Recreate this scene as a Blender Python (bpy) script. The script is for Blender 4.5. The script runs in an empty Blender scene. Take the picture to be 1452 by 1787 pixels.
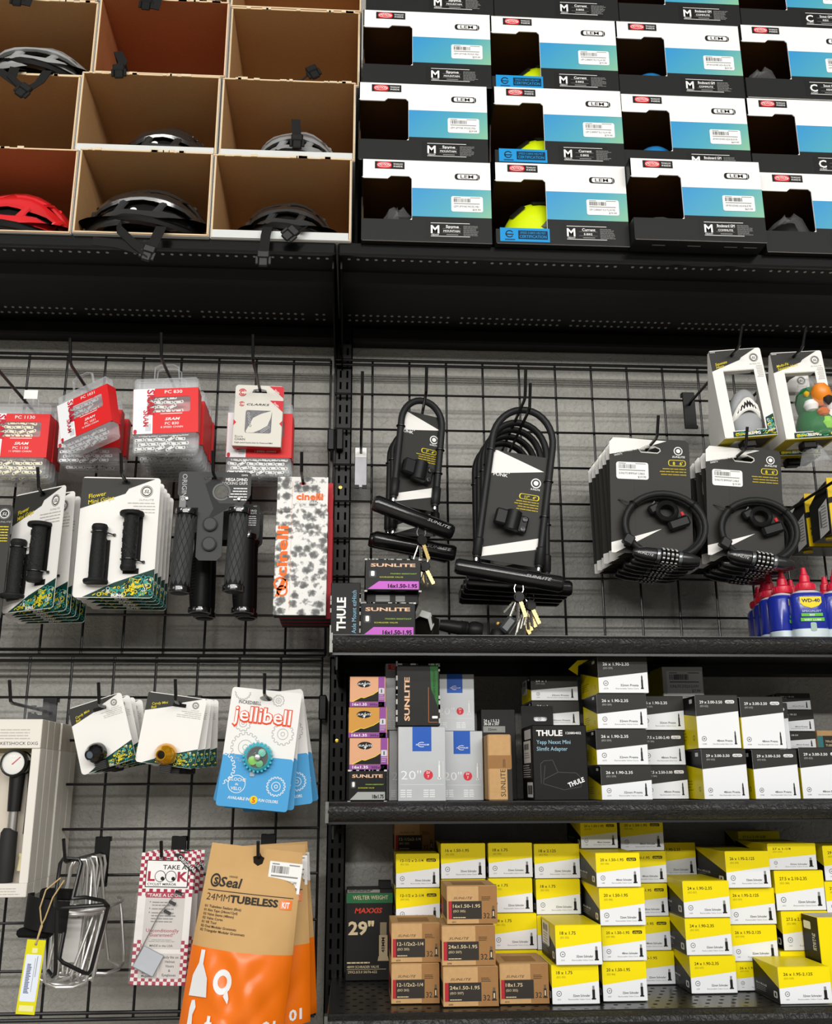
import bpy, math, random
from mathutils import Vector, Matrix
from mathutils.geometry import tessellate_polygon
rnd = random.Random(7)
sc = bpy.context.scene
COL = sc.collection
PI = math.pi
# ---------------------------------------------------------------- camera
FPX, PITCH, YAW, ROLL, DIST, EYE = 1717.8, 0.2704, -0.0618, -0.0039, 1.8833, 1.5
def cam_to_world(x, y, z):
    c, s = math.cos(ROLL), math.sin(ROLL); x, z = x*c - z*s, x*s + z*c
    c, s = math.cos(PITCH), math.sin(PITCH); y, z = y*c - z*s, y*s + z*c
    c, s = math.cos(YAW), math.sin(YAW); x, y = x*c - y*s, x*s + y*c
    return Vector((x, y, z))
CAMPOS = Vector((0, -DIST, EYE))
cam_d = bpy.data.cameras.new('camera'); cam = bpy.data.objects.new('camera', cam_d); COL.objects.link(cam)
cam_d.sensor_fit = 'HORIZONTAL'; cam_d.sensor_width = 36; cam_d.lens = FPX/1452*36; cam_d.clip_start = .05
_r, _u, _b = cam_to_world(1, 0, 0), cam_to_world(0, 0, 1), -cam_to_world(0, 1, 0)
cam.matrix_world = Matrix(((_r.x, _u.x, _b.x, CAMPOS.x), (_r.y, _u.y, _b.y, CAMPOS.y), (_r.z, _u.z, _b.z, CAMPOS.z), (0, 0, 0, 1)))
sc.camera = cam
def ray(px, py): return cam_to_world((px-726)/FPX, 1, (893.5-py)/FPX)
def at(px, py, Y):                       # a point of the photograph at a real depth Y (wall grid at 0, shelf fronts near -0.29)
    d = ray(px, py); return CAMPOS + d*((Y+DIST)/d.y)
def atz(px, py, Z):
    d = ray(px, py); return CAMPOS + d*((Z-EYE)/d.z)
def kpx(px, py, Y):                      # metres per pixel across and up, at that depth
    a = at(px, py, Y); return (at(px+10, py, Y).x-a.x)/10, (at(px, py-10, Y).z-a.z)/10
# ---------------------------------------------------------------- world, lights, exposure
w = bpy.data.worlds.new('shop'); sc.world = w; w.use_nodes = True
w.node_tree.nodes['Background'].inputs[0].default_value = (1, .985, .96, 1)
w.node_tree.nodes['Background'].inputs[1].default_value = .30
def tube_light(y, z, power, length=7, width=.16, x=0):
    l = bpy.data.lights.new('ceiling_tube_light', 'AREA'); l.shape = 'RECTANGLE'; l.size = length; l.size_y = width
    l.energy = power; l.color = (1, .98, .94)
    o = bpy.data.objects.new('ceiling_tube_light', l); COL.objects.link(o)
    o.location = (x, y, z); d = Vector((0, 0, 1.6)) - Vector((0, y, z))
    o.rotation_euler = d.to_track_quat('-Z', 'Y').to_euler()
    return o
tube_light(-3.0, 3.5, 58)
tube_light(-5.5, 3.5, 215)
tube_light(-9.0, 3.5, 430, 9)
vs = sc.view_settings
vs.view_transform = 'Standard'; vs.look = 'None'; vs.gamma = 1; vs.exposure = -0.45; vs.use_curve_mapping = False
# ---------------------------------------------------------------- materials
def lin(c): return c/12.92 if c <= .04045 else ((c+.055)/1.055)**2.4
def rgb(h): return tuple(lin(int(h[i:i+2], 16)/255) for i in (0, 2, 4)) + (1,)
MATS = {}
def M(h, rough=.5, metal=0, grain=0, scale=60, bump=0, coat=0, alpha=None, name=None, spec=None, amax=.45):
    if spec is None: spec = .5 if (metal or coat or rough < .38 or alpha is not None) else .18
    key = (spec, amax, h, rough, metal, grain, scale, bump, coat, alpha)
    if key in MATS: return MATS[key]
    m = bpy.data.materials.new(name or 'paint_'+h); m.use_nodes = True; nt = m.node_tree; b = nt.nodes['Principled BSDF']
    b.inputs['Base Color'].default_value = rgb(h); b.inputs['Roughness'].default_value = rough; b.inputs['Metallic'].default_value = metal
    b.inputs['Coat Weight'].default_value = coat; b.inputs['Specular IOR Level'].default_value = spec; b.inputs['Coat Roughness'].default_value = .15
    if grain or bump:
        tc = nt.nodes.new('ShaderNodeTexCoord'); n = nt.nodes.new('ShaderNodeTexNoise')
        n.inputs['Scale'].default_value = scale; n.inputs['Detail'].default_value = 6
        nt.links.new(tc.outputs['Object'], n.inputs['Vector'])
        if grain:
            r = nt.nodes.new('ShaderNodeMix'); r.data_type = 'RGBA'; c = rgb(h)
            r.inputs['A'].default_value = tuple(max(0, x*(1-grain)) for x in c[:3])+(1,)
            r.inputs['B'].default_value = tuple(min(1, x*(1+grain)) for x in c[:3])+(1,)
            nt.links.new(n.outputs['Fac'], r.inputs['Factor']); nt.links.new(r.outputs['Result'], b.inputs['Base Color'])
        if bump:
            bp = nt.nodes.new('ShaderNodeBump'); bp.inputs['Strength'].default_value = bump; bp.inputs['Distance'].default_value = .004
            nt.links.new(n.outputs['Fac'], bp.inputs['Height']); nt.links.new(bp.outputs['Normal'], b.inputs['Normal'])
    if alpha is not None:
        tr = nt.nodes.new('ShaderNodeBsdfTransparent'); mx = nt.nodes.new('ShaderNodeMixShader'); lw = nt.nodes.new('ShaderNodeLayerWeight')
        lw.inputs['Blend'].default_value = .35; mp = nt.nodes.new('ShaderNodeMapRange')
        mp.inputs['To Min'].default_value = alpha; mp.inputs['To Max'].default_value = min(1, alpha+amax)
        nt.links.new(lw.outputs['Facing'], mp.inputs['Value']); nt.links.new(mp.outputs['Result'], mx.inputs[0])
        nt.links.new(tr.outputs[0], mx.inputs[1]); nt.links.new(b.outputs[0], mx.inputs[2])
        nt.links.new(mx.outputs[0], nt.nodes['Material Output'].inputs[0])
    MATS[key] = m; return m
def wall_material():
    m = bpy.data.materials.new('grey_orange_peel_wall'); m.use_nodes = True; nt = m.node_tree; b = nt.nodes['Principled BSDF']
    tc = nt.nodes.new('ShaderNodeTexCoord')
    n1 = nt.nodes.new('ShaderNodeTexNoise'); n1.inputs['Scale'].default_value = 115; n1.inputs['Detail'].default_value = 3; n1.inputs['Distortion'].default_value = .8
    n2 = nt.nodes.new('ShaderNodeTexNoise'); n2.inputs['Scale'].default_value = 3.5; n2.inputs['Detail'].default_value = 5
    cr = nt.nodes.new('ShaderNodeValToRGB'); cr.color_ramp.elements[0].color = rgb('94928c'); cr.color_ramp.elements[1].color = rgb('a4a29b')
    cr.color_ramp.elements[0].position = .35; cr.color_ramp.elements[1].position = .65
    bp = nt.nodes.new('ShaderNodeBump'); bp.inputs['Strength'].default_value = .95; bp.inputs['Distance'].default_value = .004
    L = nt.links.new
    L(tc.outputs['Object'], n1.inputs['Vector']); L(tc.outputs['Object'], n2.inputs['Vector']); L(n2.outputs['Fac'], cr.inputs['Fac'])
    L(cr.outputs['Color'], b.inputs['Base Color']); L(n1.outputs['Fac'], bp.inputs['Height']); L(bp.outputs['Normal'], b.inputs['Normal'])
    b.inputs['Roughness'].default_value = .55
    return m
def vinyl_material():
    m = bpy.data.materials.new('wrinkled_black_vinyl'); m.use_nodes = True; nt = m.node_tree; b = nt.nodes['Principled BSDF']
    tc = nt.nodes.new('ShaderNodeTexCoord')
    n0 = nt.nodes.new('ShaderNodeTexNoise'); n0.inputs['Scale'].default_value = 40; n0.inputs['Detail'].default_value = 2
    va = nt.nodes.new('ShaderNodeMix'); va.data_type = 'VECTOR'; va.inputs['Factor'].default_value = .045
    v = nt.nodes.new('ShaderNodeTexVoronoi'); v.feature = 'DISTANCE_TO_EDGE'; v.inputs['Scale'].default_value = 130
    bp = nt.nodes.new('ShaderNodeBump'); bp.inputs['Strength'].default_value = .7; bp.inputs['Distance'].default_value = .003
    L = nt.links.new
    L(tc.outputs['Object'], n0.inputs['Vector']); L(tc.outputs['Object'], va.inputs['A']); L(n0.outputs['Color'], va.inputs['B'])
    L(va.outputs['Result'], v.inputs['Vector']); L(v.outputs['Distance'], bp.inputs['Height']); L(bp.outputs['Normal'], b.inputs['Normal'])
    b.inputs['Base Color'].default_value = rgb('222221'); b.inputs['Roughness'].default_value = .42; b.inputs['Specular IOR Level'].default_value = .35
    return m
WALL, VINYL = wall_material(), vinyl_material()
BLACK = M('080808', .35, grain=.3, scale=30); WIRE = M('050506', .28); BLACKP = M('0b0b0b', .38)
STEEL = M('9a9c9e', .3, 1, grain=.15, scale=80); CHROME = M('d4d4d2', .15, 1); BRASS = M('c9a34a', .3, 1)
KRAFT = M('c39c6c', .75, grain=.12, scale=120, bump=.15); CARDB = M('c49868', .85, grain=.08, scale=200, bump=.1); CARDEDGE = M('d8c6a6', .8, grain=.15, scale=90)
WHITE = M('eeeeec', .45); YEL = M('f3de05', .4); INK = M('1a1a1a', .5)
CLEAR = M('e6eaee', .12, alpha=.10, name='clear_plastic'); FROST = M('e4e8ec', .25, alpha=.15, name='frosted_plastic')
# ---------------------------------------------------------------- mesh builder
class MB:
    def __init__(s): s.v, s.f, s.mi, s.mats = [], [], [], []
    def idx(s, m):
        if m not in s.mats: s.mats.append(m)
        return s.mats.index(m)
    def add(s, vs, fs, m):
        o = len(s.v); s.v += [tuple(v) for v in vs]; k = s.idx(m)
        for f in fs: s.f.append(tuple(i+o for i in f)); s.mi.append(k)
    def box(s, x0, x1, y0, y1, z0, z1, m, bev=0, T=None, mats=None):
        if not bev:
            vs = [(x, y, z) for x in (x0, x1) for y in (y0, y1) for z in (z0, z1)]
            fs = [(0, 1, 3, 2), (4, 6, 7, 5), (0, 4, 5, 1), (2, 3, 7, 6), (0, 2, 6, 4), (1, 5, 7, 3)]   # left right front back bottom top
        else:
            b = min(bev, (x1-x0)/2.1, (y1-y0)/2.1, (z1-z0)/2.1); vs = []; c = [(x0, x1), (y0, y1), (z0, z1)]
            for i in range(8):
                sg = [(i >> 2) & 1, (i >> 1) & 1, i & 1]; p = [c[a][sg[a]] for a in range(3)]
                for a in range(3):
                    q = [p[k] + (0 if k == a else (b if sg[k] == 0 else -b)) for k in range(3)]; vs.append(tuple(q))
            g = lambda i, a: i*3+a
            F = [(0, 1, 3, 2), (4, 6, 7, 5), (0, 4, 5, 1), (2, 3, 7, 6), (0, 2, 6, 4), (1, 5, 7, 3)]; A = [0, 0, 1, 1, 2, 2]
            fs = [tuple(g(i, a) for i in f) for f, a in zip(F, A)]
            for i in range(8):
                for a in range(3):
                    j = i ^ (4 >> a)
                    if j > i:
                        b1, b2 = [k for k in range(3) if k != a]; fs.append((g(i, b1), g(i, b2), g(j, b2), g(j, b1)))
            for i in range(8): fs.append((g(i, 0), g(i, 1), g(i, 2)))
        if T is not None: vs = [T @ Vector(v) for v in vs]
        o = len(s.v); s.v += [tuple(v) for v in vs]
        for n, f in enumerate(fs):
            s.f.append(tuple(i+o for i in f)); s.mi.append(s.idx(mats[n] if mats and n < 6 and mats[n] else m))
        return s
    def tube(s, pts, r, m, n=8, closed=False, caps=True, flat=1.0, upv=None):
        pts = [Vector(p) for p in pts]; N = len(pts); vs = []; prev = None
        for i, p in enumerate(pts):
            a = pts[(i-1) % N] if (closed or i > 0) else p; b = pts[(i+1) % N] if (closed or i < N-1) else p
            t = (b-a).normalized()
            if prev is None:
                u = upv.copy() if upv else (Vector((0, 0, 1)) if abs(t.z) < .9 else Vector((1, 0, 0)))
            else: u = prev
            u = (u - t*u.dot(t)); u = u.normalized() if u.length > 1e-6 else t.orthogonal().normalized(); prev = u; q = t.cross(u)
            rr = r[i] if isinstance(r, (list, tuple)) else r
            for k in range(n):
                an = 2*PI*k/n; vs.append(p + u*math.cos(an)*rr*flat + q*math.sin(an)*rr)
        fs = []
        for i in range(N if closed else N-1):
            j = (i+1) % N
            for k in range(n): fs.append((i*n+k, i*n+(k+1) % n, j*n+(k+1) % n, j*n+k))
        if caps and not closed: fs += [tuple(range(n))[::-1], tuple((N-1)*n+k for k in range(n))]
        s.add(vs, fs, m); return s
    def lathe(s, prof, m, n=16, T=None, cap=True):
        vs = []; fs = []
        for r, z in prof:
            for k in range(n): a = 2*PI*k/n; vs.append(Vector((r*math.cos(a), r*math.sin(a), z)))
        for i in range(len(prof)-1):
            for k in range(n): fs.append((i*n+k, i*n+(k+1) % n, (i+1)*n+(k+1) % n, (i+1)*n+k))
        if cap: fs += [tuple(range(n))[::-1], tuple((len(prof)-1)*n+k for k in range(n))]
        if T is not None: vs = [T @ v for v in vs]
        s.add(vs, fs, m); return s
    def prism(s, outer, m, y0=0, y1=.0006, holes=(), T=None, edge=None):       # polygon in the x-z plane, facing -y
        loops = [list(outer)] + [list(h) for h in holes]
        tri = tessellate_polygon([[Vector((p[0], p[1], 0)) for p in l] for l in loops]); fl = [p for l in loops for p in l]; n = len(fl)
        vs = [Vector((p[0], y0, p[1])) for p in fl] + [Vector((p[0], y1, p[1])) for p in fl]
        fs = []
        for t in tri:
            a, b, c = (fl[i] for i in t); sgn = (b[0]-a[0])*(c[1]-a[1]) - (b[1]-a[1])*(c[0]-a[0]); t = tuple(t) if sgn > 0 else tuple(t)[::-1]
            fs.append(t); fs.append(tuple(i+n for i in t[::-1]))
        if T is not None: vs = [T @ v for v in vs]
        s.add(vs, fs, m); o = 0; es = []
        for l in loops:
            k = len(l); es += [(o+i, o+(i+1) % k, o+(i+1) % k+n, o+i+n) for i in range(k)]; o += k
        base = len(s.v)-2*n; ki = s.idx(edge or m)
        for f in es: s.f.append(tuple(i+base for i in f)); s.mi.append(ki)
        return s
    def ribbon(s, pts, wv, m, th=.0012):                # a strap: points along it, constant width vector
        wv = Vector(wv); pts = [Vector(p) for p in pts]; vs = []; fs = []
        for i, p in enumerate(pts):
            t = (pts[min(i+1, len(pts)-1)] - pts[max(i-1, 0)]).normalized(); nn = t.cross(wv.normalized()).normalized()*th/2
            vs += [p-wv/2-nn, p+wv/2-nn, p+wv/2+nn, p-wv/2+nn]
        for i in range(len(pts)-1):
            a = i*4; fs += [(a+k, a+(k+1) % 4, a+4+(k+1) % 4, a+4+k) for k in range(4)]
        e = (len(pts)-1)*4; fs += [(3, 2, 1, 0), (e, e+1, e+2, e+3)]
        s.add(vs, fs, m); return s
    def data(s, name):
        me = bpy.data.meshes.new(name); me.from_pydata(s.v, [], s.f)
        for m in s.mats: me.materials.append(m)
        me.polygons.foreach_set('material_index', s.mi); me.polygons.foreach_set('use_smooth', [True]*len(s.f))
        me.update(); me.set_sharp_from_angle(angle=.6)
        return me
    def build(s, name, parent=None, loc=None):
        o = bpy.data.objects.new(name, s.data(name)); COL.objects.link(o)
        if parent: o.parent = parent
        if loc is not None: o.location = loc
        return o
def thing(name, label, cat, loc=(0, 0, 0), rot=(0, 0, 0), group=None):
    o = bpy.data.objects.new(name, None); COL.objects.link(o); o.empty_display_size = .02
    o.location = loc; o.rotation_euler = rot; tag(o, label, cat, group); return o
def tag(o, label, cat, group=None):
    o['label'] = label; o['category'] = cat
    if group: o['group'] = group
    return o
def dup(root, loc, rot, label, group=None):
    r = root.copy(); COL.objects.link(r); r.location = loc; r.rotation_euler = rot; r['label'] = label
    if group: r['group'] = group
    for ch in root.children:
        c = ch.copy(); COL.objects.link(c); c.parent = r
        for g in ch.children:
            d = g.copy(); COL.objects.link(d); d.parent = c
    return r
def rrect(x0, z0, x1, z1, r, n=4):
    r = min(r, abs(x1-x0)/2.01, abs(z1-z0)/2.01); p = []
    for cx, cz, a0 in ((x1-r, z0+r, -90), (x1-r, z1-r, 0), (x0+r, z1-r, 90), (x0+r, z0+r, 180)):
        for k in range(n+1): a = math.radians(a0+90*k/n); p.append((cx+r*math.cos(a), cz+r*math.sin(a)))
    return p
def ell(cx, cz, rx, rz, n=20): return [(cx+rx*math.cos(2*PI*k/n), cz+rz*math.sin(2*PI*k/n)) for k in range(n)]
# ---------------------------------------------------------------- flat print (lettering, logos) laid on a face
TXT = {}
def text_mesh(t, bold):
    if (t, bold) not in TXT:
        cu = bpy.data.curves.new('lettering', 'FONT'); cu.body = t; cu.size = 1; cu.resolution_u = 2; cu.offset = bold; cu.fill_mode = 'FRONT'
        o = bpy.data.objects.new('lettering', cu); me = bpy.data.meshes.new_from_object(o)
        vs = [(v.co.x, v.co.y) for v in me.vertices]; fs = [tuple(p.vertices) for p in me.polygons]
        x0 = min((v[0] for v in vs), default=0); x1 = max((v[0] for v in vs), default=1)
        TXT[t, bold] = ([(a-x0, b) for a, b in vs], fs, x1-x0); bpy.data.objects.remove(o); bpy.data.curves.remove(cu); bpy.data.meshes.remove(me)
    return TXT[t, bold]
EPS = .00022
class Print(MB):
    # origin, u (right), w (up), n (out of the face)
    def __init__(s, o=(0, 0, 0), u=(1, 0, 0), wv=(0, 0, 1), n=(0, -1, 0), W=1, H=1):
        super().__init__(); s.segs = []; s.frame(o, u, wv, n, W, H)
    def frame(s, o=(0, 0, 0), u=(1, 0, 0), wv=(0, 0, 1), n=(0, -1, 0), W=1, H=1):
        if s.v: s.segs.append((s.v, s.f, s.mi, s.mats)); s.v, s.f, s.mi, s.mats = [], [], [], []
        s.o, s.u, s.w, s.n, s.W, s.H = Vector(o), Vector(u), Vector(wv), Vector(n), W, H; return s
    def build(s, name, parent=None, loc=None):            # one object for each printed face
        s.segs.append((s.v, s.f, s.mi, s.mats)); out = None
        for i, (v, f, mi, mats) in enumerate(s.segs):
            m = MB(); m.v, m.f, m.mi, m.mats = v, f, mi, mats; o = m.build(name if i == 0 else 'side_print', parent, loc); out = out or o
        return out
    def P(s, x, z, l): return s.o + s.u*x + s.w*z + s.n*(l*EPS)
    def poly(s, pts, m, l=1, abs_=False):
        pts = pts if abs_ else [(a*s.W, b*s.H) for a, b in pts]
        if len(pts) > 4: 
            tri = tessellate_polygon([[Vector((p[0], p[1], 0)) for p in pts]]); fs = []
            for t in tri:
                a, b, c = (pts[i] for i in t); sg = (b[0]-a[0])*(c[1]-a[1])-(b[1]-a[1])*(c[0]-a[0]); fs.append(tuple(t) if sg > 0 else tuple(t)[::-1])
        else:
            ar = sum(pts[i][0]*pts[(i+1) % len(pts)][1]-pts[(i+1) % len(pts)][0]*pts[i][1] for i in range(len(pts)))
            fs = [tuple(range(len(pts))) if ar > 0 else tuple(range(len(pts)))[::-1]]
        s.add([s.P(a, b, l) for a, b in pts], fs, m); return s
    def rect(s, x0, z0, x1, z1, m, l=1): return s.poly([(x0, z0), (x1, z0), (x1, z1), (x0, z1)], m, l)
    def rr(s, x0, z0, x1, z1, r, m, l=1): return s.poly(rrect(x0*s.W, z0*s.H, x1*s.W, z1*s.H, r*s.H, 3), m, l, True)
    def disc(s, x, z, r, m, l=1, n=18, rx=None): return s.poly(ell(x*s.W, z*s.H, (rx or r)*s.H, r*s.H, n), m, l, True)
    def ring(s, x, z, r, t, m, l=1, n=22, a0=0, a1=360, rx=None):
        vs = []; fs = []; N = n if a1-a0 < 360 else n
        rx = rx or r
        for k in range(N+1):
            a = math.radians(a0+(a1-a0)*k/N)
            for q in (0, t): vs.append(s.P(x*s.W+(rx-q)*s.H*math.cos(a), z*s.H+(r-q)*s.H*math.sin(a), l))
        for k in range(N): fs.append((2*k+1, 2*k, 2*k+2, 2*k+3))
        s.add(vs, fs, m); return s
    def spine(s, m, x=.5): return s.rect(x, .03, x+.0003/s.W, .97, m, .4)      # ties the print of one face together
    def line(s, x0, z0, x1, z1, t, m, l=1):
        a = Vector((x0*s.W, z0*s.H)); b = Vector((x1*s.W, z1*s.H)); d = (b-a).normalized(); q = Vector((-d.y, d.x))*t*s.H/2
        return s.poly([tuple(a-q), tuple(b-q), tuple(b+q), tuple(a+q)], m, l, True)
    def text(s, t, x, z, size, m, l=2, bold=0., al='l', sh=0., width=None, rot=0., sx=1.):    # size = line height as a share of H; width = share of W
        vs, fs, tw = text_mesh(t, bold); k = size*s.H; kx = k*sx
        if width: kx = width*s.W/max(tw, .01)
        off = {'l': 0, 'c': -tw/2, 'r': -tw}[al]; c, q = math.cos(rot), math.sin(rot); out = []
        for a, b in vs:
            X = (a+off+b*sh)*kx; Z = b*k; out.append(s.P(x*s.W+X*c-Z*q, z*s.H+X*q+Z*c, l))
        s.add(out, fs, m); return s
    def bars(s, x, z, w, n, dz, t, m, l=2, al='l', jit=.3):            # unreadably small lines of print
        for i in range(n):
            ww = w*(1-jit*rnd.random()); zz = z-i*dz
            x0, x1 = (x, x+ww) if al == 'l' else (x-ww, x) if al == 'r' else (x-ww/2, x+ww/2)
            k = max(2, int(ww/.06)); q = x0
            while q < x1-.005:
                e = min(x1, q+ww*rnd.uniform(.12, .3)); s.rect(q, zz, e, zz+t, m, l); q = e+ww*.025
        return s
    def barcode(s, x0, z0, x1, z1, m, l=3, n=22):
        for i in range(n):
            a = x0+(x1-x0)*i/n; s.rect(a, z0, a+(x1-x0)/n*rnd.choice((.35, .5, .75)), z1, m, l)
        return s
PGREY, PINK = M('8a8a88', .6), M('2a2a2a', .6)
def price_sticker(p, x0, z0, x1, z1, title='', price='', l=3):
    W, H = p.W, p.H; p.rr(x0, z0, x1, z1, .02, WHITE, l); w, h = x1-x0, z1-z0
    p.barcode(x0+.08*w, z0+.62*h, x0+.62*w, z0+.86*h, M('555555', .6), l+1, 18)
    p.rect(x0+.08*w, z0+.9*h, x0+.3*w, z0+.94*h, PGREY, l+1); p.rect(x0+.6*w, z0+.9*h, x0+.92*w, z0+.94*h, PGREY, l+1)
    p.rect(x0+.08*w, z0+.5*h, x0+.9*w, z0+.55*h, PGREY, l+1)
    if title: p.text(title, x0+.08*w, z0+.28*h, h*.17, PINK, l+1, width=w*.8)
    if price: p.text(price, x0+.92*w, z0+.08*h, h*.17, PINK, l+1, al='r')
# ---------------------------------------------------------------- the setting: wall, uprights, shelves
WY = .06
def struct(o): o['kind'] = 'structure'; return o
struct(MB().box(-6, 6, WY, WY+.1, 0, 3.7, WALL).build('wall_back'))
struct(MB().box(-6, 6, -11, WY+.1, -.1, 0, M('aaa49a', .35, grain=.12, scale=3)).build('unseen_floor'))  # out of view, added to block ambient light from below and bounce some up
YF = -.285                                             # front line of all the shelves
ZC = at(900, 1766, YF).z
ZB = at(900, 1399, YF).z; ZA = at(900, 1109.5, YF).z
XU0, XU1 = at(586, 640, .0).x, at(615, 640, .0).x
def slotted_plate(mb, x0, x1, y, z0, z1, m, pitch=.0254, sh=.016, sw=.0042):
    xs = [x0, x0+(x1-x0)*.30-sw/2, x0+(x1-x0)*.30+sw/2, x0+(x1-x0)*.70-sw/2, x0+(x1-x0)*.70+sw/2, x1]
    def q(a, b, c, d): mb.add([(a, y, c), (b, y, c), (b, y, d), (a, y, d)], [(0, 1, 2, 3)], m)
    for k in (0, 2, 4): q(xs[k], xs[k+1], z0, z1)
    for k in (1, 3):
        z = z0
        while z < z1:
            q(xs[k], xs[k+1], z, min(z1, z+pitch-sh)); 
            a, b, c, d = xs[k], xs[k+1], z+pitch-sh, min(z1, z+pitch)
            for p1, p2 in (((a, c), (a, d)), ((b, d), (b, c)), ((a, d), (b, d)), ((b, c), (a, c))):   # depth of the slot
                mb.add([(p1[0], y, p1[1]), (p2[0], y, p2[1]), (p2[0], y+.003, p2[1]), (p1[0], y+.003, p1[1])], [(0, 1, 2, 3)], m)
            z += pitch
up = thing('shelf_upright', 'black slotted steel upright standing between the two shelving bays', 'upright', (0, 0, .5))
mb = MB(); zb, zt = 0, 2.3
slotted_plate(mb, XU0, XU1, .012, zb, zt, BLACKP); mb.build('slotted_face', up)
MB().box(XU0, XU0+.0025, .012, WY, zb, zt, BLACKP).box(XU1-.0025, XU1, .012, WY, zb, zt, BLACKP).box(XU0+.0025, XU1-.0025, .045, WY-.001, zb, zt, M('050505', .9)).build('channel', up)
for px, py in ((594, 851), (588, 1293)):
    p = at(px, py, .012); MB().lathe([(.0035, 0), (.0035, .002), (.002, .0022), (.0018, .0005)], BRASS, 12, Matrix.Translation((p.x, .0115, p.z-.5)) @ Matrix.Rotation(PI/2, 4, 'X')).build('rivet_nut', up)
UNDER = M('060606', .5, grain=.3, scale=18, spec=.25); GLINT = M('b9b9b5', .35, .6)  # the pale grey paints light glinting at the shelf holes
def top_shelf(name, label, x0, x1, lipz, zt, ends):
    t = thing(name, label, 'shelf', (0, 0, zt)); d = .016
    MB().box(x0, x1, YF+.004, WY, -d, 0, UNDER, .002).build('deck', t)
    MB().box(x0, x1, YF-.004, YF+.006, -d-.006, .004, M('0a0a0a', .16), .003).build('front_lip', t)
    MB().prism([(YF+.07, -d), (YF+.085, -d-.014), (YF+.105, -d-.014), (YF+.12, -d)], UNDER, x0+.004, x1-.004, T=Matrix(((0, 1, 0, 0), (1, 0, 0, 0), (0, 0, 1, 0), (0, 0, 0, 1)))).build('stiffener', t)
    MB().box(x0+.004, x1-.004, WY-.045, WY-.002, -d-.03, -d, UNDER, .004).build('back_rail', t)
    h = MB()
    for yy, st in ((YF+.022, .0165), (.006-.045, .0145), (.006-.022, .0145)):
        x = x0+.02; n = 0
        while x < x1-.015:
            if n % 16 != 15: h.lathe([(.0030, -d-.0010), (.0030, -d+.0005)], GLINT, 8, Matrix.Translation((x, yy, 0)))
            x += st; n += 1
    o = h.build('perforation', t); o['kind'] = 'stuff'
    for xe in ends:
        MB().prism([(YF+.02, -d-.003), (YF+.02, -d-.022), (.0, -d-.10), (.012, -d-.10), (.012, -d-.003)], BLACKP, xe-.0015, xe+.0015, T=Matrix(((0, 1, 0, 0), (1, 0, 0, 0), (0, 0, 1, 0), (0, 0, 0, 1)))).build('bracket', t)
    return t
XM = (XU0+XU1)/2
ZTL = at(300, 434, YF).z+.018; ZTR = ZTL
XSL = at(587, 440, YF).x
top_shelf('steel_shelf', 'glossy black steel shelf under the open brown helmet boxes', -1.5, XSL-.001, 0, ZTL, [XSL-.006])
top_shelf('steel_shelf', 'glossy black steel shelf under the white and blue helmet boxes', XSL+.003, 1.3, 0, ZTR, [XSL+.009])
def low_shelf(label, px, zt, x1=1.25):
    t = thing('steel_shelf', label, 'shelf', (0, 0, zt)); x0 = at(px[0], px[1], YF).x
    MB().box(x0, x1, YF+.003, WY, -.012, 0, M('1d1d1c', .3, grain=.25, scale=14), .001).build('deck', t)
    pr = [(YF+.004, 0), (YF-.004, -.001), (YF-.012, -.006), (YF-.015, -.013), (YF-.012, -.021), (YF-.004, -.0275), (YF+.004, -.029)]
    MB().prism(pr, VINYL, x0, x1, T=Matrix(((0, 1, 0, 0), (1, 0, 0, 0), (0, 0, 1, 0), (0, 0, 0, 1)))).build('front_roll', t)
    MB().box(x0-.002, x1, YF+.001, YF+.006, -.0325, .0012, M('0d0d0d', .3, grain=.3, scale=50)).build('front_edge', t)
    MB().box(x0-.004, x0+.001, YF-.014, YF+.006, -.030, .0014, M('6a6a66', .35, .7, grain=.5, scale=120)).build('end_cap', t)
    h = MB()
    for r in range(14):
        yy = YF+.012+r*.024; x = x0+.02+(r % 2)*.010
        while x < x1-.01: h.lathe([(.0030, .0002), (.0028, .0004)], M('040404', .8), 6, Matrix.Translation((x, yy, 0)) @ Matrix.Diagonal((1.3, .8, 1, 1))); x += .0205
    o = h.build('perforation', t); o['kind'] = 'stuff'
    MB().box(x0+.006, x0+.009, YF+.01, .012, -.055, -.012, BLACKP).build('bracket', t)
    MB().box(x0+.01, x1-.01, -.0, WY-.002, -.03, -.012, UNDER).build('back_rail', t)
low_shelf('black shelf with wrinkled rolled front edge, topmost of three, below the cable locks', (580, 1110), ZA)
low_shelf('black shelf with wrinkled rolled front edge, middle of three under charcoal tube boxes', (573, 1400), ZB)
low_shelf('black shelf with wrinkled rolled front edge, lowest of three, under yellow tube boxes', (571, 1768), ZC)
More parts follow.
